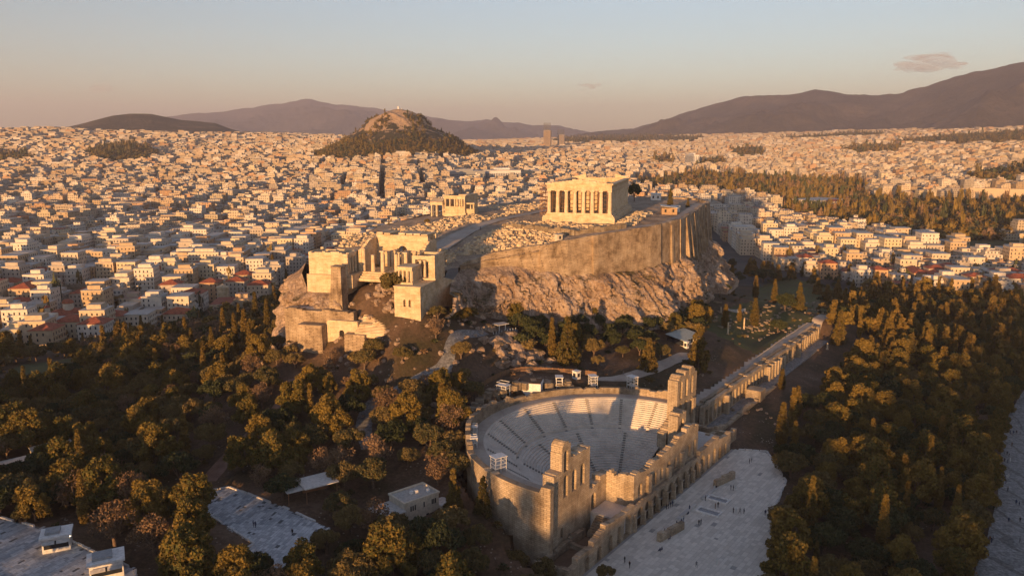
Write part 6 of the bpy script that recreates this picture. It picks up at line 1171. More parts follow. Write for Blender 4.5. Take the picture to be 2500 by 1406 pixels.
for f in range(1, 7):
    t = h[k] > f * 3.1 + 2; xx, yy, r2, dd, ww = x[k][t], y[k][t], rr[t], d_[k][t], w_[k][t]; side = 1.0
    put(xx + np.sin(r2) * (dd / 2 + .5), yy - np.cos(r2) * (dd / 2 + .5), z[k][t] + f * 3.1, ww * .8, np.full(len(xx), 1.1), np.full(len(xx), .95), r2, wc[k][t] * 1.03, wc[k][t])
    t2 = t & (np.arange(len(t)) % 2 == 0); xx, yy, r2, dd, ww = x[k][t2], y[k][t2], rr[t2], d_[k][t2], w_[k][t2]
    put(xx - np.cos(r2) * (ww / 2 + .5), yy - np.sin(r2) * (ww / 2 + .5), z[k][t2] + f * 3.1, np.full(len(xx), 1.1), dd * .8, np.full(len(xx), .95), r2, wc[k][t2] * 1.03, wc[k][t2])
tag(link('city_buildings', mesh_np('city_buildings', np.concatenate(PV), np.concatenate(PF), [CITYW], None, False, np.concatenate(PC_))), 'dense mass of pale flat-roofed apartment blocks stretching to the mountains', 'city', kind='stuff')
print('CITY', N_C, 'mass', mass.sum(), 'faces', sum(len(f) for f in PF))
# the nearest houses, one by one
half = {0: [], 1: []}
for i in solo_c: half[int(CT_['vx'][i] > 1250)].append(i)
FLOORW = ['', 'one', 'two', 'three', 'four', 'five', 'six', 'seven', 'eight', 'nine', 'ten']; hl = {}
for sd_, L_ in half.items():
    L_.sort(key=lambda i: CT_['D'][i]); per = 16
    for q in range(0, len(L_), per):
        row = sorted(L_[q:q + per], key=lambda i: CT_['vx'][i])
        for k, i in enumerate(row): hl[i] = (nth(k), nth(q // per), 'left' if sd_ == 0 else 'right')
def facade_windows(b, lx, ly, h, fl, w_=.85, hh=1.5, pit=2.7):
    for f in range(fl):
        z0 = .9 + f * 3.1
        for (L_, fx) in ((lx, 0), (ly, 1), (lx, 2), (ly, 3)):
            n = max(1, int(L_ / pit))
            for k in range(n):
                if random.random() < .1: continue
                u = -L_ / 2 + L_ * (k + .5) / n; a, c = u - w_ / 2, u + w_ / 2; e_ = .04
                if fx == 0: P = [(a, -ly / 2 - e_, z0), (c, -ly / 2 - e_, z0), (c, -ly / 2 - e_, z0 + hh), (a, -ly / 2 - e_, z0 + hh)]
                elif fx == 2: P = [(c, ly / 2 + e_, z0), (a, ly / 2 + e_, z0), (a, ly / 2 + e_, z0 + hh), (c, ly / 2 + e_, z0 + hh)]
                elif fx == 1: P = [(lx / 2 + e_, a, z0), (lx / 2 + e_, c, z0), (lx / 2 + e_, c, z0 + hh), (lx / 2 + e_, a, z0 + hh)]
                else: P = [(-lx / 2 - e_, c, z0), (-lx / 2 - e_, a, z0), (-lx / 2 - e_, a, z0 + hh), (-lx / 2 - e_, c, z0 + hh)]
                b.add(P, [(0, 1, 2, 3)])
PAINT = [plain('plaster_' + nm_.replace('-', '_').replace(' ', '_'), tuple(c_ * [.90, .84, .76]), .85, 0, .09, .5) for nm_, c_ in zip(WNAME, WALLC)]
def hip(b, lx, ly, z0, rise, o=.5):
    x, y = lx / 2 + o, ly / 2 + o; k = max(0, x - y); kx = k if x > y else 0; ky = 0 if x > y else y - x
    b.add([(-x, -y, z0), (x, -y, z0), (x, y, z0), (-x, y, z0), (-kx - .01, -ky - .01, z0 + rise), (kx + .01, -ky - .01, z0 + rise), (kx + .01, ky + .01, z0 + rise), (-kx - .01, ky + .01, z0 + rise)], [(3, 2, 1, 0), (0, 1, 5, 4), (1, 2, 6, 5), (2, 3, 7, 6), (3, 0, 4, 7), (4, 5, 6, 7)])
rs = random.Random(9)
for i in solo_c:
    lx, ly, h_, ci = float(CT_['w'][i]), float(CT_['d'][i]), float(CT_['h'][i]), int(CT_['c'][i]); fl = max(1, int(round((h_ - .8) / 3.1))); tiled = rs.random() < (.5 if CT_['D'][i] < 760 else .15) and fl <= 4; o1, o2, sd_ = hl[i]
    nm = 'house' if fl <= 3 else 'apartment_building'
    r = tag(empty(nm, (float(CT_['x'][i]), float(CT_['y'][i]), float(CT_['z'][i])), float(CT_['r'][i])), '%s %s-storey %s, %s, %s from left in %s row, town %s of rock' % (WNAME[ci], FLOORW[fl], 'house' if fl <= 3 else 'block', 'red roof' if tiled else 'flat roof', o1, o2, sd_), 'house' if fl <= 3 else 'apartment block', 'houses in the town %s of the rock' % sd_)
    b = MB(); b.box(-lx / 2, lx / 2, -ly / 2, ly / 2, -7, h_); b.build('wall', PAINT[ci], r)
    b = MB()
    if tiled: hip(b, lx, ly, h_ + .005, min(lx, ly) * .22)
    else: b.box(-lx / 2 - .15, lx / 2 + .15, -ly / 2 - .15, ly / 2 + .15, h_ + .003, h_ + .35)
    b.build('roof', M['tile'] if tiled else M['concrete'], r)
    b = MB(); facade_windows(b, lx, ly, h_, fl); tag(b.build('windows', M['glass'], r), kind='stuff')
    if not tiled and rs.random() < .6:
        q = rs.uniform(.45, .75); b = MB(); b.box(-lx / 2 * q, lx / 2 * q, -ly / 2 * q, ly / 2 * q, h_ + .36, h_ + 3.0); b.build('penthouse', PAINT[ci], r)
        b = MB(); b.cyl(lx * .36, -ly * .3, h_ + .36, h_ + 1.5, .5, .5, 8); b.build('water_tank', M['white'], r)
    if fl >= 4 or rs.random() < .3:
        for f in range(1, fl): b = MB(); b.box(-lx * .4, lx * .4, -ly / 2 - 1.1, -ly / 2 - .05, 3.1 * f - .1, 3.1 * f + .85); b.build('balcony', PAINT[ci], r)
# ---------------------------------------------------------------- landmarks of the city
def slab(name, loc, rz, lx, ly, h, label, wallm, cat='building', pit=4, fh=3.6, w_=2.4, hh=2.0, roofbox=True):
    r = tag(empty(name, (loc[0], loc[1], gz(loc[0], loc[1])), rz), label, cat); b = MB(); b.box(-lx / 2, lx / 2, -ly / 2, ly / 2, -8, h); b.build('wall', wallm, r); b = MB(); b.box(-lx / 2 - .6, lx / 2 + .6, -ly / 2 - .6, ly / 2 + .6, h + .01, h + 1.0); b.build('roof', M['concrete'], r); b = MB(); fl = int((h - 1) / fh)
    for f in range(fl):
        z0 = 1 + f * fh
        for (L_, fx) in ((lx, 0), (ly, 3)):
            n = max(1, int(L_ / pit))
            for k in range(n):
                u = -L_ / 2 + L_ * (k + .5) / n; a, c = u - w_ / 2, u + w_ / 2; e_ = .08
                b.add([(a, -ly / 2 - e_, z0), (c, -ly / 2 - e_, z0), (c, -ly / 2 - e_, z0 + hh), (a, -ly / 2 - e_, z0 + hh)] if fx == 0 else [(-lx / 2 - e_, c, z0), (-lx / 2 - e_, a, z0), (-lx / 2 - e_, a, z0 + hh), (-lx / 2 - e_, c, z0 + hh)], [(0, 1, 2, 3)])
    tag(b.build('windows', M['glass'], r), kind='stuff')
    if roofbox: b = MB(); b.box(-lx * .2, lx * .2, -ly * .25, ly * .25, h + 1.01, h + 4.5); b.build('roof_house', wallm, r)
    return r
facing = lambda p: -R(math.degrees(math.atan2(p[0] - CAM[0], p[1] - CAM[1])))      # broadside to the viewpoint
slab('hotel_slab', S_hilton, R(-62), 16, 118, 44, 'long pale hotel slab with a grid of balconies far beyond the garden', M['white'], 'hotel', 4.4, 3.4, 3.0, 2.0); slab('office_tower', S_tower, R(-70), 34, 48, 88, 'tallest brown office tower standing above the far city', plain('tower_tan', (.42, .3, .2)), 'tower', 5, 40, 2.6, 84); slab('office_tower', S_tower2, R(-70), 34, 42, 70, 'second lower office tower right behind the tallest one', plain('tower_grey', (.36, .29, .24)), 'tower', 5, 32, 2.2, 64)
slab('office_block', S_big1, R(-40), 60, 50, 30, 'large block with tall vertical white fins behind the small temple', M['white'], 'building', 3.4, 27, 1.7, 24); slab('office_block', S_big2, R(-45), 70, 40, 26, 'wide grey office block left of the finned block', M['greypaint'], 'building', 3.6, 3.6, 2.2, 1.9); slab('palace_block', S_par, R(-33), 50, 40, 22, 'plain yellow palace block left of the great temple', plain('palace_yellow', (.58, .44, .25)), 'building', 5, 6, 1.6, 2.6, False)
zap = slab('garden_hall', S_zap, R(-25), 70, 44, 13, 'low cream hall with a portico standing among the garden trees', M['cream'], 'building', 6, 9, 1.8, 4, False); b = MB(); hip(b, 30, 16, 0, 3); o = b.build('portico_roof', M['tile'], zap); o.location = (0, -26, 12)
for k in range(6): b = MB(); b.cyl(-10 + 4 * k, -29, -2, 11.5, .9, .75, 10); b.build('portico_column', M['white'], zap)
# church with two towers and a dome
ch = tag(empty('church', (S_church[0], S_church[1], gz(S_church[0], S_church[1])), R(-50)), 'sandstone church with two bell towers and a drum dome below the rock', 'church'); ms = plain('church_stone', (.46, .33, .21))
b = MB(); b.box(-8, 8, -10, 14, -4, 12); b.build('nave', ms, ch); b = MB(); hip(b, 16, 24, 0, 4); o = b.build('nave_roof', M['tile'], ch); o.location = (0, 2, 12.01)
for x in (-9.5, 9.5):
    b = MB(); b.box(x - 2.4, x + 2.4, -14, -9, -4, 20); t = b.build('bell_tower', ms, ch); b = MB(); b.box(x - 2.8, x + 2.8, -14.4, -8.6, 20.01, 20.6); b.build('cornice', ms, ch)
    for z in (9, 15): b = MB(); b.box(x - .8, x + .8, -14.1, -13.9, z, z + 3); b.build('belfry_opening', M['hole'], ch)
b = MB(); b.cyl(0, 4, 12, 19, 6, 6, 20); b.build('drum', ms, ch)
for k in range(10): a = 6.28 * k / 10; b = MB(); b.obox(6 * math.cos(a), 4 + 6 * math.sin(a), 13.5, .3, 1.2, 4, a); b.build('drum_window', M['hole'], ch)
def dome(b, cx, cy, z0, r, n=20, m=6, sq=.75):
    V = []; F = []
    for i in range(m):
        th = math.pi / 2 * i / (m - .0); 
        for j in range(n): a = 2 * math.pi * j / n; V.append((cx + r * math.cos(th) * math.cos(a), cy + r * math.cos(th) * math.sin(a), z0 + r * sq * math.sin(th)))
    V.append((cx, cy, z0 + r * sq))
    for i in range(m - 1):
        for j in range(n): F.append((i * n + j, i * n + (j + 1) % n, (i + 1) * n + (j + 1) % n, (i + 1) * n + j))
    for j in range(n): F.append(((m - 1) * n + j, (m - 1) * n + (j + 1) % n, m * n))
    b.add(V, F)
b = MB(); dome(b, 0, 4, 19.01, 6.3); b.build('dome', plain('dome_brown', (.26, .16, .1)), ch)
ro = tag(empty('curved_office', (S_round[0], S_round[1], gz(S_round[0], S_round[1])), facing(S_round)), 'curved white office building with rows of windows left of the church', 'building')
for f in range(6):
    A = [R(200 + 140 * k / 24) for k in range(25)]; b = MB()
    for a, c in zip(A[:-1], A[1:]): b.hexa([(22 * math.cos(a), 22 * math.sin(a) + 6, f * 3.4), (22 * math.cos(c), 22 * math.sin(c) + 6, f * 3.4), (15 * math.cos(c), 15 * math.sin(c) + 6, f * 3.4), (15 * math.cos(a), 15 * math.sin(a) + 6, f * 3.4), (22 * math.cos(a), 22 * math.sin(a) + 6, f * 3.4 + 1.3), (22 * math.cos(c), 22 * math.sin(c) + 6, f * 3.4 + 1.3), (15 * math.cos(c), 15 * math.sin(c) + 6, f * 3.4 + 1.3), (15 * math.cos(a), 15 * math.sin(a) + 6, f * 3.4 + 1.3)])
    b.build('floor_band', M['white'], ro)
b = MB(); b.prism([(21.4 * math.cos(a), 21.4 * math.sin(a) + 6) for a in A] + [(14 * math.cos(a), 14 * math.sin(a) + 6) for a in A[::-1]], -5, 20); b.build('glazing', M['glass'], ro); b = MB(); b.prism([(22.3 * math.cos(a), 22.3 * math.sin(a) + 6) for a in A] + [(14 * math.cos(a), 14 * math.sin(a) + 6) for a in A[::-1]], 20.4, 21.4); b.build('roof', M['concrete'], ro)
for k in range(25): a = R(200 + 140 * k / 24); b = MB(); b.obox(22 * math.cos(a), 22 * math.sin(a) + 6, 0, .5, .35, 20.4, a); b.build('mullion', M['white'], ro)
# red-domed church and mosque of the old town
dc = tag(empty('domed_church', (S_dome[0], S_dome[1], gz(S_dome[0], S_dome[1])), R(-35)), 'cream church with red roofs and a small red dome at the old town edge', 'church'); b = MB(); b.box(-9, 9, -6, 6, -4, 7); b.build('nave', M['cream'], dc); b = MB(); hip(b, 18, 12, 7.01, 3); b.build('nave_roof', M['tile'], dc); b = MB(); b.cyl(1, 0, 8, 13, 3.2, 3.2, 12); b.build('drum', M['cream'], dc); b = MB(); dome(b, 1, 0, 13.01, 3.6); b.build('dome', M['tile'], dc); b = MB(); b.box(-12, -9.01, -6.5, -3.5, -4, 12); b.build('bell_tower', M['cream'], dc); b = MB(); hip(b, 3, 3, 12.01, 1.6, .3); o = b.build('tower_roof', M['tile'], dc); o.location = (-10.5, -5, 0); b = MB(); b.box(-10, 6, -16, -7, -4, 6); b.build('parish_house', M['white'], dc); b = MB(); hip(b, 16, 9, 6.01, 2.4); o = b.build('house_roof', M['tile'], dc); o.location = (-2, -11.5, 0)
b = MB(); facade_windows(b, 16, 9, 6, 2); o = tag(b.build('windows', M['glass'], dc), kind='stuff'); o.location = (-2, -11.5, 0)
mq = tag(empty('domed_mosque', (S_mosque[0], S_mosque[1], gz(S_mosque[0], S_mosque[1])), R(-30)), 'old mosque with clustered red domes beside a dark cypress', 'mosque'); b = MB(); b.box(-9, 9, -8, 8, -4, 6.5); b.build('wall', M['brown'], mq); b = MB(); dome(b, 0, 0, 6.51, 6.2); b.build('dome', M['tile'], mq)
for x, y in ((-6.5, -5.5), (6.5, -5.5), (-6.5, 5.5), (6.5, 5.5), (0, -6)): b = MB(); dome(b, x, y, 6.5, 2.4, 12, 4); b.build('small_dome', M['tile'], mq)
wt = tag(empty('octagonal_tower', (S_winds[0], S_winds[1], gz(S_winds[0], S_winds[1]))), 'small octagonal stone tower with pointed roof in the old town', 'tower'); b = MB(); b.cyl(0, 0, -3, 12, 4.4, 4.3, 8); b.build('shaft', M['marble'], wt); b = MB(); b.cyl(0, 0, 12.01, 14.2, 4.8, .3, 8); b.build('roof', M['marble'], wt)
ag = tag(empty('ancient_wall', (S_agora[0], S_agora[1], gz(S_agora[0], S_agora[1])), R(-30)), 'long ruined ancient wall among the old town houses', 'ruin'); b = MB(); b.wall((0, 0), (1, 0), (0, 1), -24, 24, -1, 1, -3, jag(8.5, 1.5, 5, 4), [(-8, 3, 0, 4)], 2); b.build('masonry', M['rubblestone'], ag); b = MB(); b.wall((0, 0), (0, 1), (1, 0), 1.01, 20, -24, -22, -3, jag(6, 1.5, 5, 6), [], 2); b.build('side_wall', M['rubblestone'], ag)
ha = tag(empty('roman_arch', (S_arch[0], S_arch[1], gz(S_arch[0], S_arch[1])), facing(S_arch)), 'two-tier roman marble arch at the edge of the garden', 'arch'); b = MB(); b.wall((0, 0), (1, 0), (0, 1), -6.7, 6.7, -1.1, 1.1, -2, lambda s_: 9.5, [(0, 6.2, -1, 4.8)], 1.5); b.build('lower_arch', M['marble'], ha)
for x in (-6, -2.4, 2.4, 6): b = MB(); b.box(x - .6, x + .6, -.9, .9, 9.51, 15.5); b.build('pillar', M['marble'], ha)
b = MB(); b.box(-6.8, 6.8, -1.1, 1.1, 15.51, 17); b.build('attic', M['marble'], ha); b = MB(); hip(b, 5.5, 1.6, 17.01, 1.6, .1); b.build('pediment', M['marble'], ha)
oc = tag(empty('temple_columns', (S_pill[0], S_pill[1], gz(S_pill[0], S_pill[1])), R(-20)), 'scaffolded group of giant temple columns at the right edge of the garden', 'ruin'); cmz = column_mesh(17, .95, .82, 16, 1.5)
for x in (-8, -2.5, 3, 8.5):
    for y in (-3, 2.5): link('column', cmz, oc, (x, y, 0))
b = MB(); b.box(-9.5, 10, -4, 3.5, 17.01, 19.2); b.build('architrave', M['marble'], oc)
sg = tag(empty('marble_stadium', (S_stad[0], S_stad[1], gz(S_stad[0], S_stad[1])), facing(S_stad)), 'great marble stadium bank glowing at the right edge below a wooded hill', 'stadium'); b = MB()
for k in range(14): b.box(-70, 75, 6 + k * 2.2, 40, -6 + 1.7 * k, -6 + 1.7 * (k + 1)) if k == 0 else b.box(-70 + k * .6, 75 - k * .6, 6 + k * 2.2, 41 + k * .01, -6 + 1.7 * k + .001, -6 + 1.7 * (k + 1))
b.build('terraces', plain('stadium_marble', (.55, .43, .29)), sg); b = MB(); b.box(-72, 78, -30, 5.9, -8, -1.5); b.build('arena', M['pathdust'], sg)
ly = tag(empty('hilltop_chapel', (LY[0] + 4, LY[1] - 6, 270.5)), 'tiny white chapel with bell tower on the summit of the steep hill', 'chapel'); b = MB(); b.box(-9, 9, -5, 5, -4, 7); b.build('nave', M['white'], ly); b = MB(); b.box(-13, -10, -2, 2, -4, 14); b.build('bell_tower', M['white'], ly); b = MB(); dome(b, 2, 0, 7.01, 4); b.build('dome', M['white'], ly); b = MB(); b.box(-26, 24, -12, 8, -10, -1); b.build('terrace', M['marble'], ly)
# grass of the temple field and garden, hill and street trees as masses
def tuft(n, per, s_, seed):
    gg = np.random.default_rng(seed); d = gg.normal(size=(per, 3)); d /= np.linalg.norm(d, axis=1, keepdims=True); C = d * [.9, .9, .75] * (.6 + .4 * gg.random((per, 1))); C[:, 2] += .9; V, F = leaf_cloud(C, np.full(per, .2), 1, s_, seed, 1, 1.2); return V, F
TV = [tuft(0, 46, .62, s_) for s_ in range(6)]; TC = [(M['olive'], M['pine'], M['cypress'], M['dryleaf'], M['darkleaf'])]
def forest(name, label, pts, zs, size, mats, weights, seed, tall=0.12, per=None):
    gg = np.random.default_rng(seed); VV, FF, MM = [], [], []; o = 0
    for (x, y), z in zip(pts, zs):
        V, F = TV[gg.integers(0, 6)]
        if per: F = F[:per]
        s_ = size * gg.uniform(.6, 1.35); a = gg.random() * 6.28; c, q = math.cos(a), math.sin(a); hz_ = s_ * gg.uniform(.8, 1.25); ws = s_
        if gg.random() < tall: hz_ *= 1.9; ws *= .5
        VV.append(np.stack([x + (V[:, 0] * c - V[:, 1] * q) * ws, y + (V[:, 0] * q + V[:, 1] * c) * ws, z + V[:, 2] * hz_], -1)); FF.append(F + o); o += len(V); MM.append(np.full(len(F), gg.choice(len(mats), p=weights)))
    if VV: tag(link(name, mesh_np(name, np.concatenate(VV), np.concatenate(FF), mats, np.concatenate(MM))), label, 'trees', kind='stuff')
def scatter_px(polys, step, dmin, dmax, keep=1.0, seed=1, zoff=None):
    gg = np.random.default_rng(seed); out = []
    xs = np.arange(-100, 7000, step); 
    for poly, z in polys:
        W_ = []
        for (px, py) in poly:
            d = _fw + _rt * (px - 1250) / 1911 + _up * (703 - py) / 1911; 
            Ds = 400.0 * 1.012 ** np.arange(262); q = np.array(CAM)[:, None] + d[:, None] * Ds; hit = np.where(q[2] < ground(q[0], q[1]) + 1)[0]; p = q[:, hit[0] if len(hit) else -1]
            W_.append((p[0], p[1]))
        W_ = np.array(W_); x0, y0 = W_.min(0); x1, y1 = W_.max(0); st_ = max(step, math.sqrt((x1 - x0) * (y1 - y0) / 40000.0)); X, Y = np.meshgrid(np.arange(x0, x1, st_), np.arange(y0, y1, st_)); X = X.ravel() + gg.normal(size=X.size) * st_ * .3; Y = Y.ravel() + gg.normal(size=Y.size) * st_ * .3; k = inside(X, Y, [tuple(p) for p in W_]) & (gg.random(len(X)) < keep); out.append((np.c_[X[k], Y[k]], W_))
    return out
gp = scatter_px([(GARDEN, 80)], 7.5, 0, 0, .93, 4)[0][0]; k = np.hypot(gp[:, 0] - S_zap[0], gp[:, 1] - S_zap[1]) > 58; k &= np.hypot(gp[:, 0] - S_stad[0], gp[:, 1] - S_stad[1]) > 95; gp = gp[k]
forest('garden_trees', 'broad belt of mixed park trees beyond the rock', gp, ground(gp[:, 0], gp[:, 1]), 5.6, [M['olive'], M['pine'], M['cypress'], M['dryleaf'], M['darkleaf']], [.22, .16, .24, .12, .26], 5, .12)
for j, (pts, _) in enumerate(scatter_px([(W_, 0) for W_ in WOODS[1:]], 11, 0, 0, .95, 8)):
    if len(pts) > 4: forest('hill_wood', 'dark wood patch on %s' % ['the small hill far left among the houses', 'the left edge among the houses', 'the slope far right above the houses', 'a knoll right of the hotel slab', 'the mountain foot at far right', 'the flat land below the far mountains', 'the hill above the stadium', 'the left side of the hotel slab', 'the long band under the right mountain', 'the front of the hotel slab'][j], pts, ground(pts[:, 0], pts[:, 1]) + np.where(j in (0, 6), 14, 0), 8.5, [M['olive'], M['cypress'], M['darkleaf']], [.3, .4, .3], 30 + j, .1, 30)
gg = np.random.default_rng(77); a = gg.random(7000) * 6.283; rr = np.sqrt(gg.random(7000)) * 300; lx_, ly_ = LY[0] + rr * np.cos(a), LY[1] + rr * np.sin(a); lz = lyc_h(lx_, ly_); gh = ground(lx_, ly_); k = (lz > gh - 3) & (lz > 150) & (lz < 198 + 14 * fbm(lx_ / 60, ly_ / 60, 3)) | ((lz >= 198) & (lz < 262) & (fbm(lx_ / 40, ly_ / 40, 7) > .3)); k &= (_fw[0] * (lx_ - LY[0]) + _fw[1] * (ly_ - LY[1])) < 120
forest('hill_pines', 'pine wood clothing the lower slopes of the steep hill', np.c_[lx_[k], ly_[k]], lz[k] - 1, 3.6, [M['pine'], M['cypress'], M['darkleaf']], [.4, .35, .25], 6, .25, 26)
k = np.where(vis & (CT_['D'] < 2600))[0]; kn = np.where(vis & (CT_['D'] < 760))[0]; k = np.r_[gg.choice(k, min(len(k), 3000), False), kn[::2]]; sx, sy = CT_['x'][k] + gg.normal(size=len(k)) * 11, CT_['y'][k] + gg.normal(size=len(k)) * 11
forest('street_trees', 'street trees scattered between the apartment blocks', np.c_[sx, sy], ground(sx, sy), 4.6, [M['olive'], M['cypress'], M['darkleaf'], M['dryleaf']], [.3, .3, .3, .1], 9, .15, 30)

# unseen pines added on the ridge west of the viewpoint to shade the theatre
gg = np.random.default_rng(31); rx_, ry_ = np.r_[gg.uniform(-690, -560, 900), gg.uniform(-520, -440, 500)], np.r_[gg.uniform(-330, 60, 900), gg.uniform(-440, -190, 500)]
forest('ridge_shade_pines', 'unseen pines added along the ridge behind the viewpoint for shade', np.c_[rx_, ry_], ground(rx_, ry_), 5.6, [M['pine'], M['olive']], [.6, .4], 12, .1)

# ---------------------------------------------------------------- people
def body(name, J, E, rad, mats):
    me = bpy.data.meshes.new(name); me.from_pydata(J, E, []); o = bpy.data.objects.new(name, me); col.objects.link(o)
    sk = o.modifiers.new('skin', 'SKIN'); sk.use_smooth_shade = True; lay = me.skin_vertices[0].data if me.skin_vertices else None
    if lay is None: bpy.context.view_layer.objects.active = o; o.select_set(True)
    for i, r in enumerate(rad): me.skin_vertices[0].data[i].radius = (r, r * .85)
    me.skin_vertices[0].data[0].use_root = True; sb = o.modifiers.new('sub', 'SUBSURF'); sb.levels = 1; sb.render_levels = 1
    ev = o.evaluated_get(bpy.context.evaluated_depsgraph_get()); out = bpy.data.meshes.new_from_object(ev); bpy.data.objects.remove(o); out.name = name
    for m in mats: out.materials.append(m)
    hz = max(v.co.z for v in out.vertices); mi = []
    for p in out.polygons:
        z = sum(out.vertices[k].co.z for k in p.vertices) / len(p.vertices); x = max(abs(out.vertices[k].co.x) for k in p.vertices)
        mi.append(3 if z > hz - .1 else 2 if z > hz - .27 else 0 if z > hz * .53 else 1)
    out.polygons.foreach_set('material_index', mi); return out
def pose(step, arm, sit=False):
    h = .95 if not sit else .5; J = [(0, 0, h), (0, .02, h + .25), (0, .02, h + .47), (0, 0, h + .58), (0, -.02, h + .67), (0, -.01, h + .80)]; E = [(0, 1), (1, 2), (2, 3), (3, 4), (4, 5)]; rad = [.15, .14, .155, .06, .095, .08]
    for s_ in (-1, 1):
        k = len(J); f = step * s_
        J += [(s_ * .2, .01, h + .46), (s_ * .25, -.03 - arm * s_ * .6, h + .18), (s_ * .23, -.14 - arm * s_, h - .04), (s_ * .22, -.17 - arm * s_, h - .13)]; E += [(2, k), (k, k + 1), (k + 1, k + 2), (k + 2, k + 3)]; rad += [.065, .05, .04, .035]
        k = len(J)
        if sit: J += [(s_ * .1, -.02, h - .02), (s_ * .12, -.42, h), (s_ * .12, -.45, .08), (s_ * .12, -.58, .04)]
        else: J += [(s_ * .1, 0, h - .08), (s_ * .11, -f * .55 - .02, .5), (s_ * .11, -f * .8 + .03, .08), (s_ * .11, -f * .8 - .12, .04)]
        E += [(0, k), (k, k + 1), (k + 1, k + 2), (k + 2, k + 3)]; rad += [.1, .07, .05, .045]
    return J, E, rad
SKIN = plain('skin', (.45, .28, .2), .7); HAIR = plain('dark_hair', (.04, .028, .02), .8)
TOPS = [('black', (.03, .03, .035)), ('navy', (.03, .045, .09)), ('white', (.6, .6, .58)), ('grey', (.18, .18, .19)), ('brown', (.16, .09, .05)), ('red', (.3, .05, .04))]
POSE = {'standing': pose(.04, .03), 'walking': pose(.35, .16), 'sitting': pose(0, .02, True)}; BODY = {}
for pn, (J, E, rad) in POSE.items():
    for tn_, tc in TOPS: 
        base = BODY.get((pn, 'black'))
        mats = [plain(tn_ + '_top', tc, .9), plain('dark_trousers', (.035, .037, .05), .9), SKIN, HAIR]
        if base is None: BODY[pn, tn_] = body('body', J, E, rad, mats)
        else:
            c = base.copy(); c.materials.clear(); [c.materials.append(m) for m in mats]; BODY[pn, tn_] = c
PEOPLE = []
def folk(zone, z, pts, h=None):
    for (vx, vy, *k) in pts:
        d = _fw + _rt * (vx - 1250) / 1911 + _up * (703 - vy) / 1911; zz = z; 
        for it in range(6):
            t = (zz - CAM[2]) / d[2]; p = np.array(CAM) + d * t; zz = z if h is None else h(p[0], p[1])
        PEOPLE.append((zone, p[0], p[1], zz, k[0] if k else random.choice(['standing', 'walking', 'standing']), vx))
folk('on the theatre forecourt', 92.03, [(1790, 1252), (1797, 1252, 'standing'), (1806, 1253, 'walking'), (1816, 1254, 'standing'), (1706, 1282, 'standing'), (1711, 1280, 'standing'), (1746, 1241, 'standing'), (1753, 1238, 'standing'), (1525, 1373, 'walking'), (1537, 1385, 'walking'), (1627, 1243, 'standing'), (1632, 1241, 'standing'), (1637, 1238, 'standing'), (1642, 1236, 'standing'), (1646, 1233, 'standing'), (1652, 1285, 'standing'), (1638, 1298, 'standing'), (1622, 1300, 'sitting'), (1664, 1276, 'sitting'), (1669, 1274, 'standing'), (1680, 1258, 'sitting'), (1683, 1246, 'standing'), (1636, 1318, 'sitting'), (1700, 1385, 'walking'), (1750, 1378, 'standing'), (1611, 1347, 'sitting'), (1616, 1345, 'sitting'), (1835, 1128, 'standing'), (1830, 1131, 'standing'), (1744, 1194, 'sitting'), (1749, 1193, 'sitting'), (1784, 1196, 'standing'), (1790, 1197, 'standing'), (1796, 1195, 'sitting'), (1722, 1222, 'standing'), (1868, 1258, 'standing'), (1870, 1256, 'standing')])
folk('on the promenade', 84, [(2466, 1060), (2474, 1061), (2481, 1060), (2490, 1062), (2452, 1110), (2458, 1112), (2463, 1116), (2452, 1128), (2460, 1130), (2466, 1128), (2449, 1160), (2458, 1170), (2462, 1168), (2455, 1182), (2460, 1200), (2480, 1232), (2488, 1236), (2462, 1276), (2490, 1275), (2416, 1322), (2412, 1326), (2424, 1320), (2420, 1326), (2390, 1338), (2385, 1345), (2376, 1345), (2372, 1352), (2388, 1350), (2489, 1325), (2470, 1090), (2445, 1140)], gz)
folk('on the ticket court', 102.8, [(619, 1286, 'standing'), (624, 1288, 'standing'), (714, 1306, 'standing')]); folk('beside the office building', 97.6, [(1048, 1288, 'standing')], gz); folk('on the plateau before the great temple', 150, [(1173, 580, 'walking'), (1376, 566, 'standing'), (1382, 566, 'standing'), (1602, 528, 'standing'), (1606, 527, 'walking')], pz); folk('on the stairway below the gateway', 129, [(928, 764, 'standing'), (994, 775, 'standing')], gz); folk('on the path above the theatre', 108, [(1522, 917, 'walking')], gz)
zc = {}
for q in PEOPLE: zc.setdefault(q[0], []).append(q)
for zone, L_ in zc.items():
    L_.sort(key=lambda q: q[5])
    for k, (zn, x, y, z, ps, vx) in enumerate(L_):
        tn_, tc = random.choice(TOPS[:5] + TOPS[:2] * 2)
        r = tag(empty('person', (x, y, z), random.uniform(0, 6.28)), 'person in %s top %s %s, %s from left' % (tn_, ps, zn, nth(k)), 'person', 'people ' + zone); link('body', BODY[ps, tn_], r)
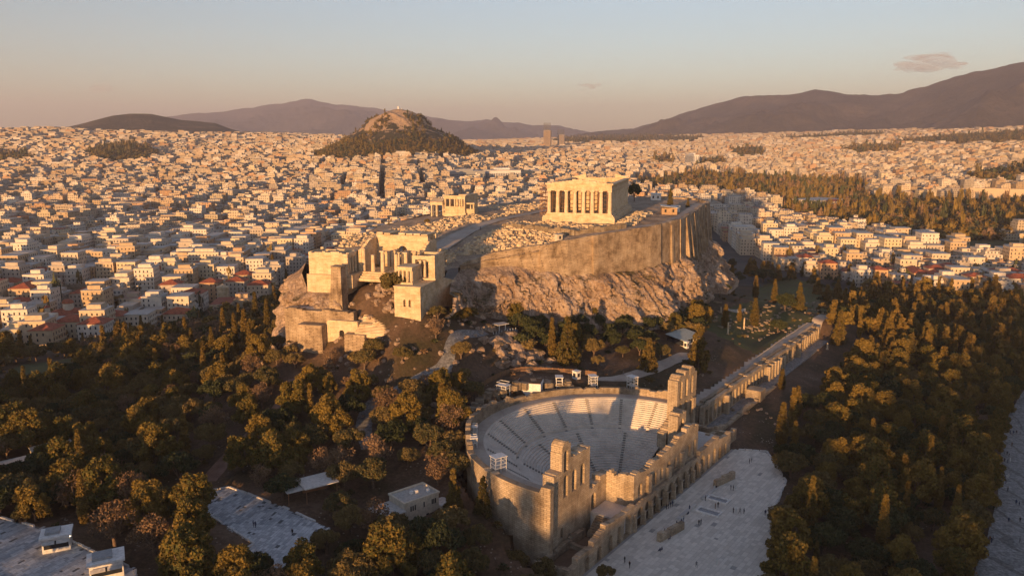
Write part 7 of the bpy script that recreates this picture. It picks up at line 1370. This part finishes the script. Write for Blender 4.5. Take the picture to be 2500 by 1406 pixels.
# ---------------------------------------------------------------- clouds, above and beyond the haze
def cloud(label, vx, vy, D, wd, ht, n, seed, dens):
    d = _fw + _rt * (vx - 1250) / 1911 + _up * (703 - vy) / 1911; d = d / np.hypot(d[0], d[1]); c = np.array(CAM) + d * D; gg = random.Random(seed); b = MB(); lat = np.array([_rt[0], _rt[1], 0])
    for k in range(n):
        u = gg.uniform(-1, 1); q = c + lat * u * wd / 2 + np.array([0, 0, gg.gauss(0, .35) * ht * .5 * (1 - .6 * u * u)]) + d * gg.uniform(-.3, .3) * wd; r = ht * gg.uniform(.1, .34) * (1 - .6 * abs(u)); V = []; F = []; m, nn = 7, 12
        for i in range(m):
            th = math.pi * i / (m - 1)
            for j in range(nn): a = 6.2832 * j / nn; V.append((q[0] + r * 2.6 * math.sin(th) * math.cos(a), q[1] + r * 2.6 * math.sin(th) * math.sin(a), q[2] + r * .62 * math.cos(th)))
        for i in range(m - 1):
            for j in range(nn): F.append((i * nn + j, (i + 1) * nn + j, (i + 1) * nn + (j + 1) % nn, i * nn + (j + 1) % nn))
        b.add(V, F)
    m = bpy.data.materials.new('cloud_vapour'); m.use_nodes = True; t = m.node_tree; t.nodes.clear(); o = t.nodes.new('ShaderNodeOutputMaterial'); v = t.nodes.new('ShaderNodeVolumePrincipled'); v.inputs['Density'].default_value = dens; v.inputs['Color'].default_value = (.8, .8, .82, 1); t.links.new(v.outputs[0], o.inputs['Volume'])
    tag(b.build('cloud', m, smooth=True), label, 'cloud', kind='stuff')
cloud('largest flat grey cloud over the right mountain', 2268, 158, 17000, 1250, 420, 60, 2, .0016); cloud('small thin cloud in the middle of the sky', 1440, 209, 20500, 520, 190, 26, 4, .0026); cloud('smallest cloud low in the middle of the sky', 1418, 224, 20500, 300, 120, 16, 9, .0026); cloud('faint smudge of cloud low at left', 250, 214, 20500, 560, 330, 18, 6, .0009)

# ---------------------------------------------------------------- air
def haze_box(density, x0, x1, y0, y1, z0, z1):
    m = bpy.data.materials.new('haze_air'); m.use_nodes = True; n = m.node_tree; n.nodes.clear()
    o = n.nodes.new('ShaderNodeOutputMaterial'); v = n.nodes.new('ShaderNodeVolumePrincipled'); v.inputs['Density'].default_value = density
    v.inputs['Color'].default_value = (.80, .79, .97, 1); v.inputs['Anisotropy'].default_value = 0.0; n.links.new(v.outputs[0], o.inputs['Volume'])
    b = MB(); b.box(x0, x1, y0, y1, z0, z1); h = b.build('haze', m); tag(h, 'thin pinkish evening haze over the city and the hills', 'haze', kind='stuff'); return h
haze_box(6.5e-5, -3200, 22500, -13500, 22500, -5, 1260)
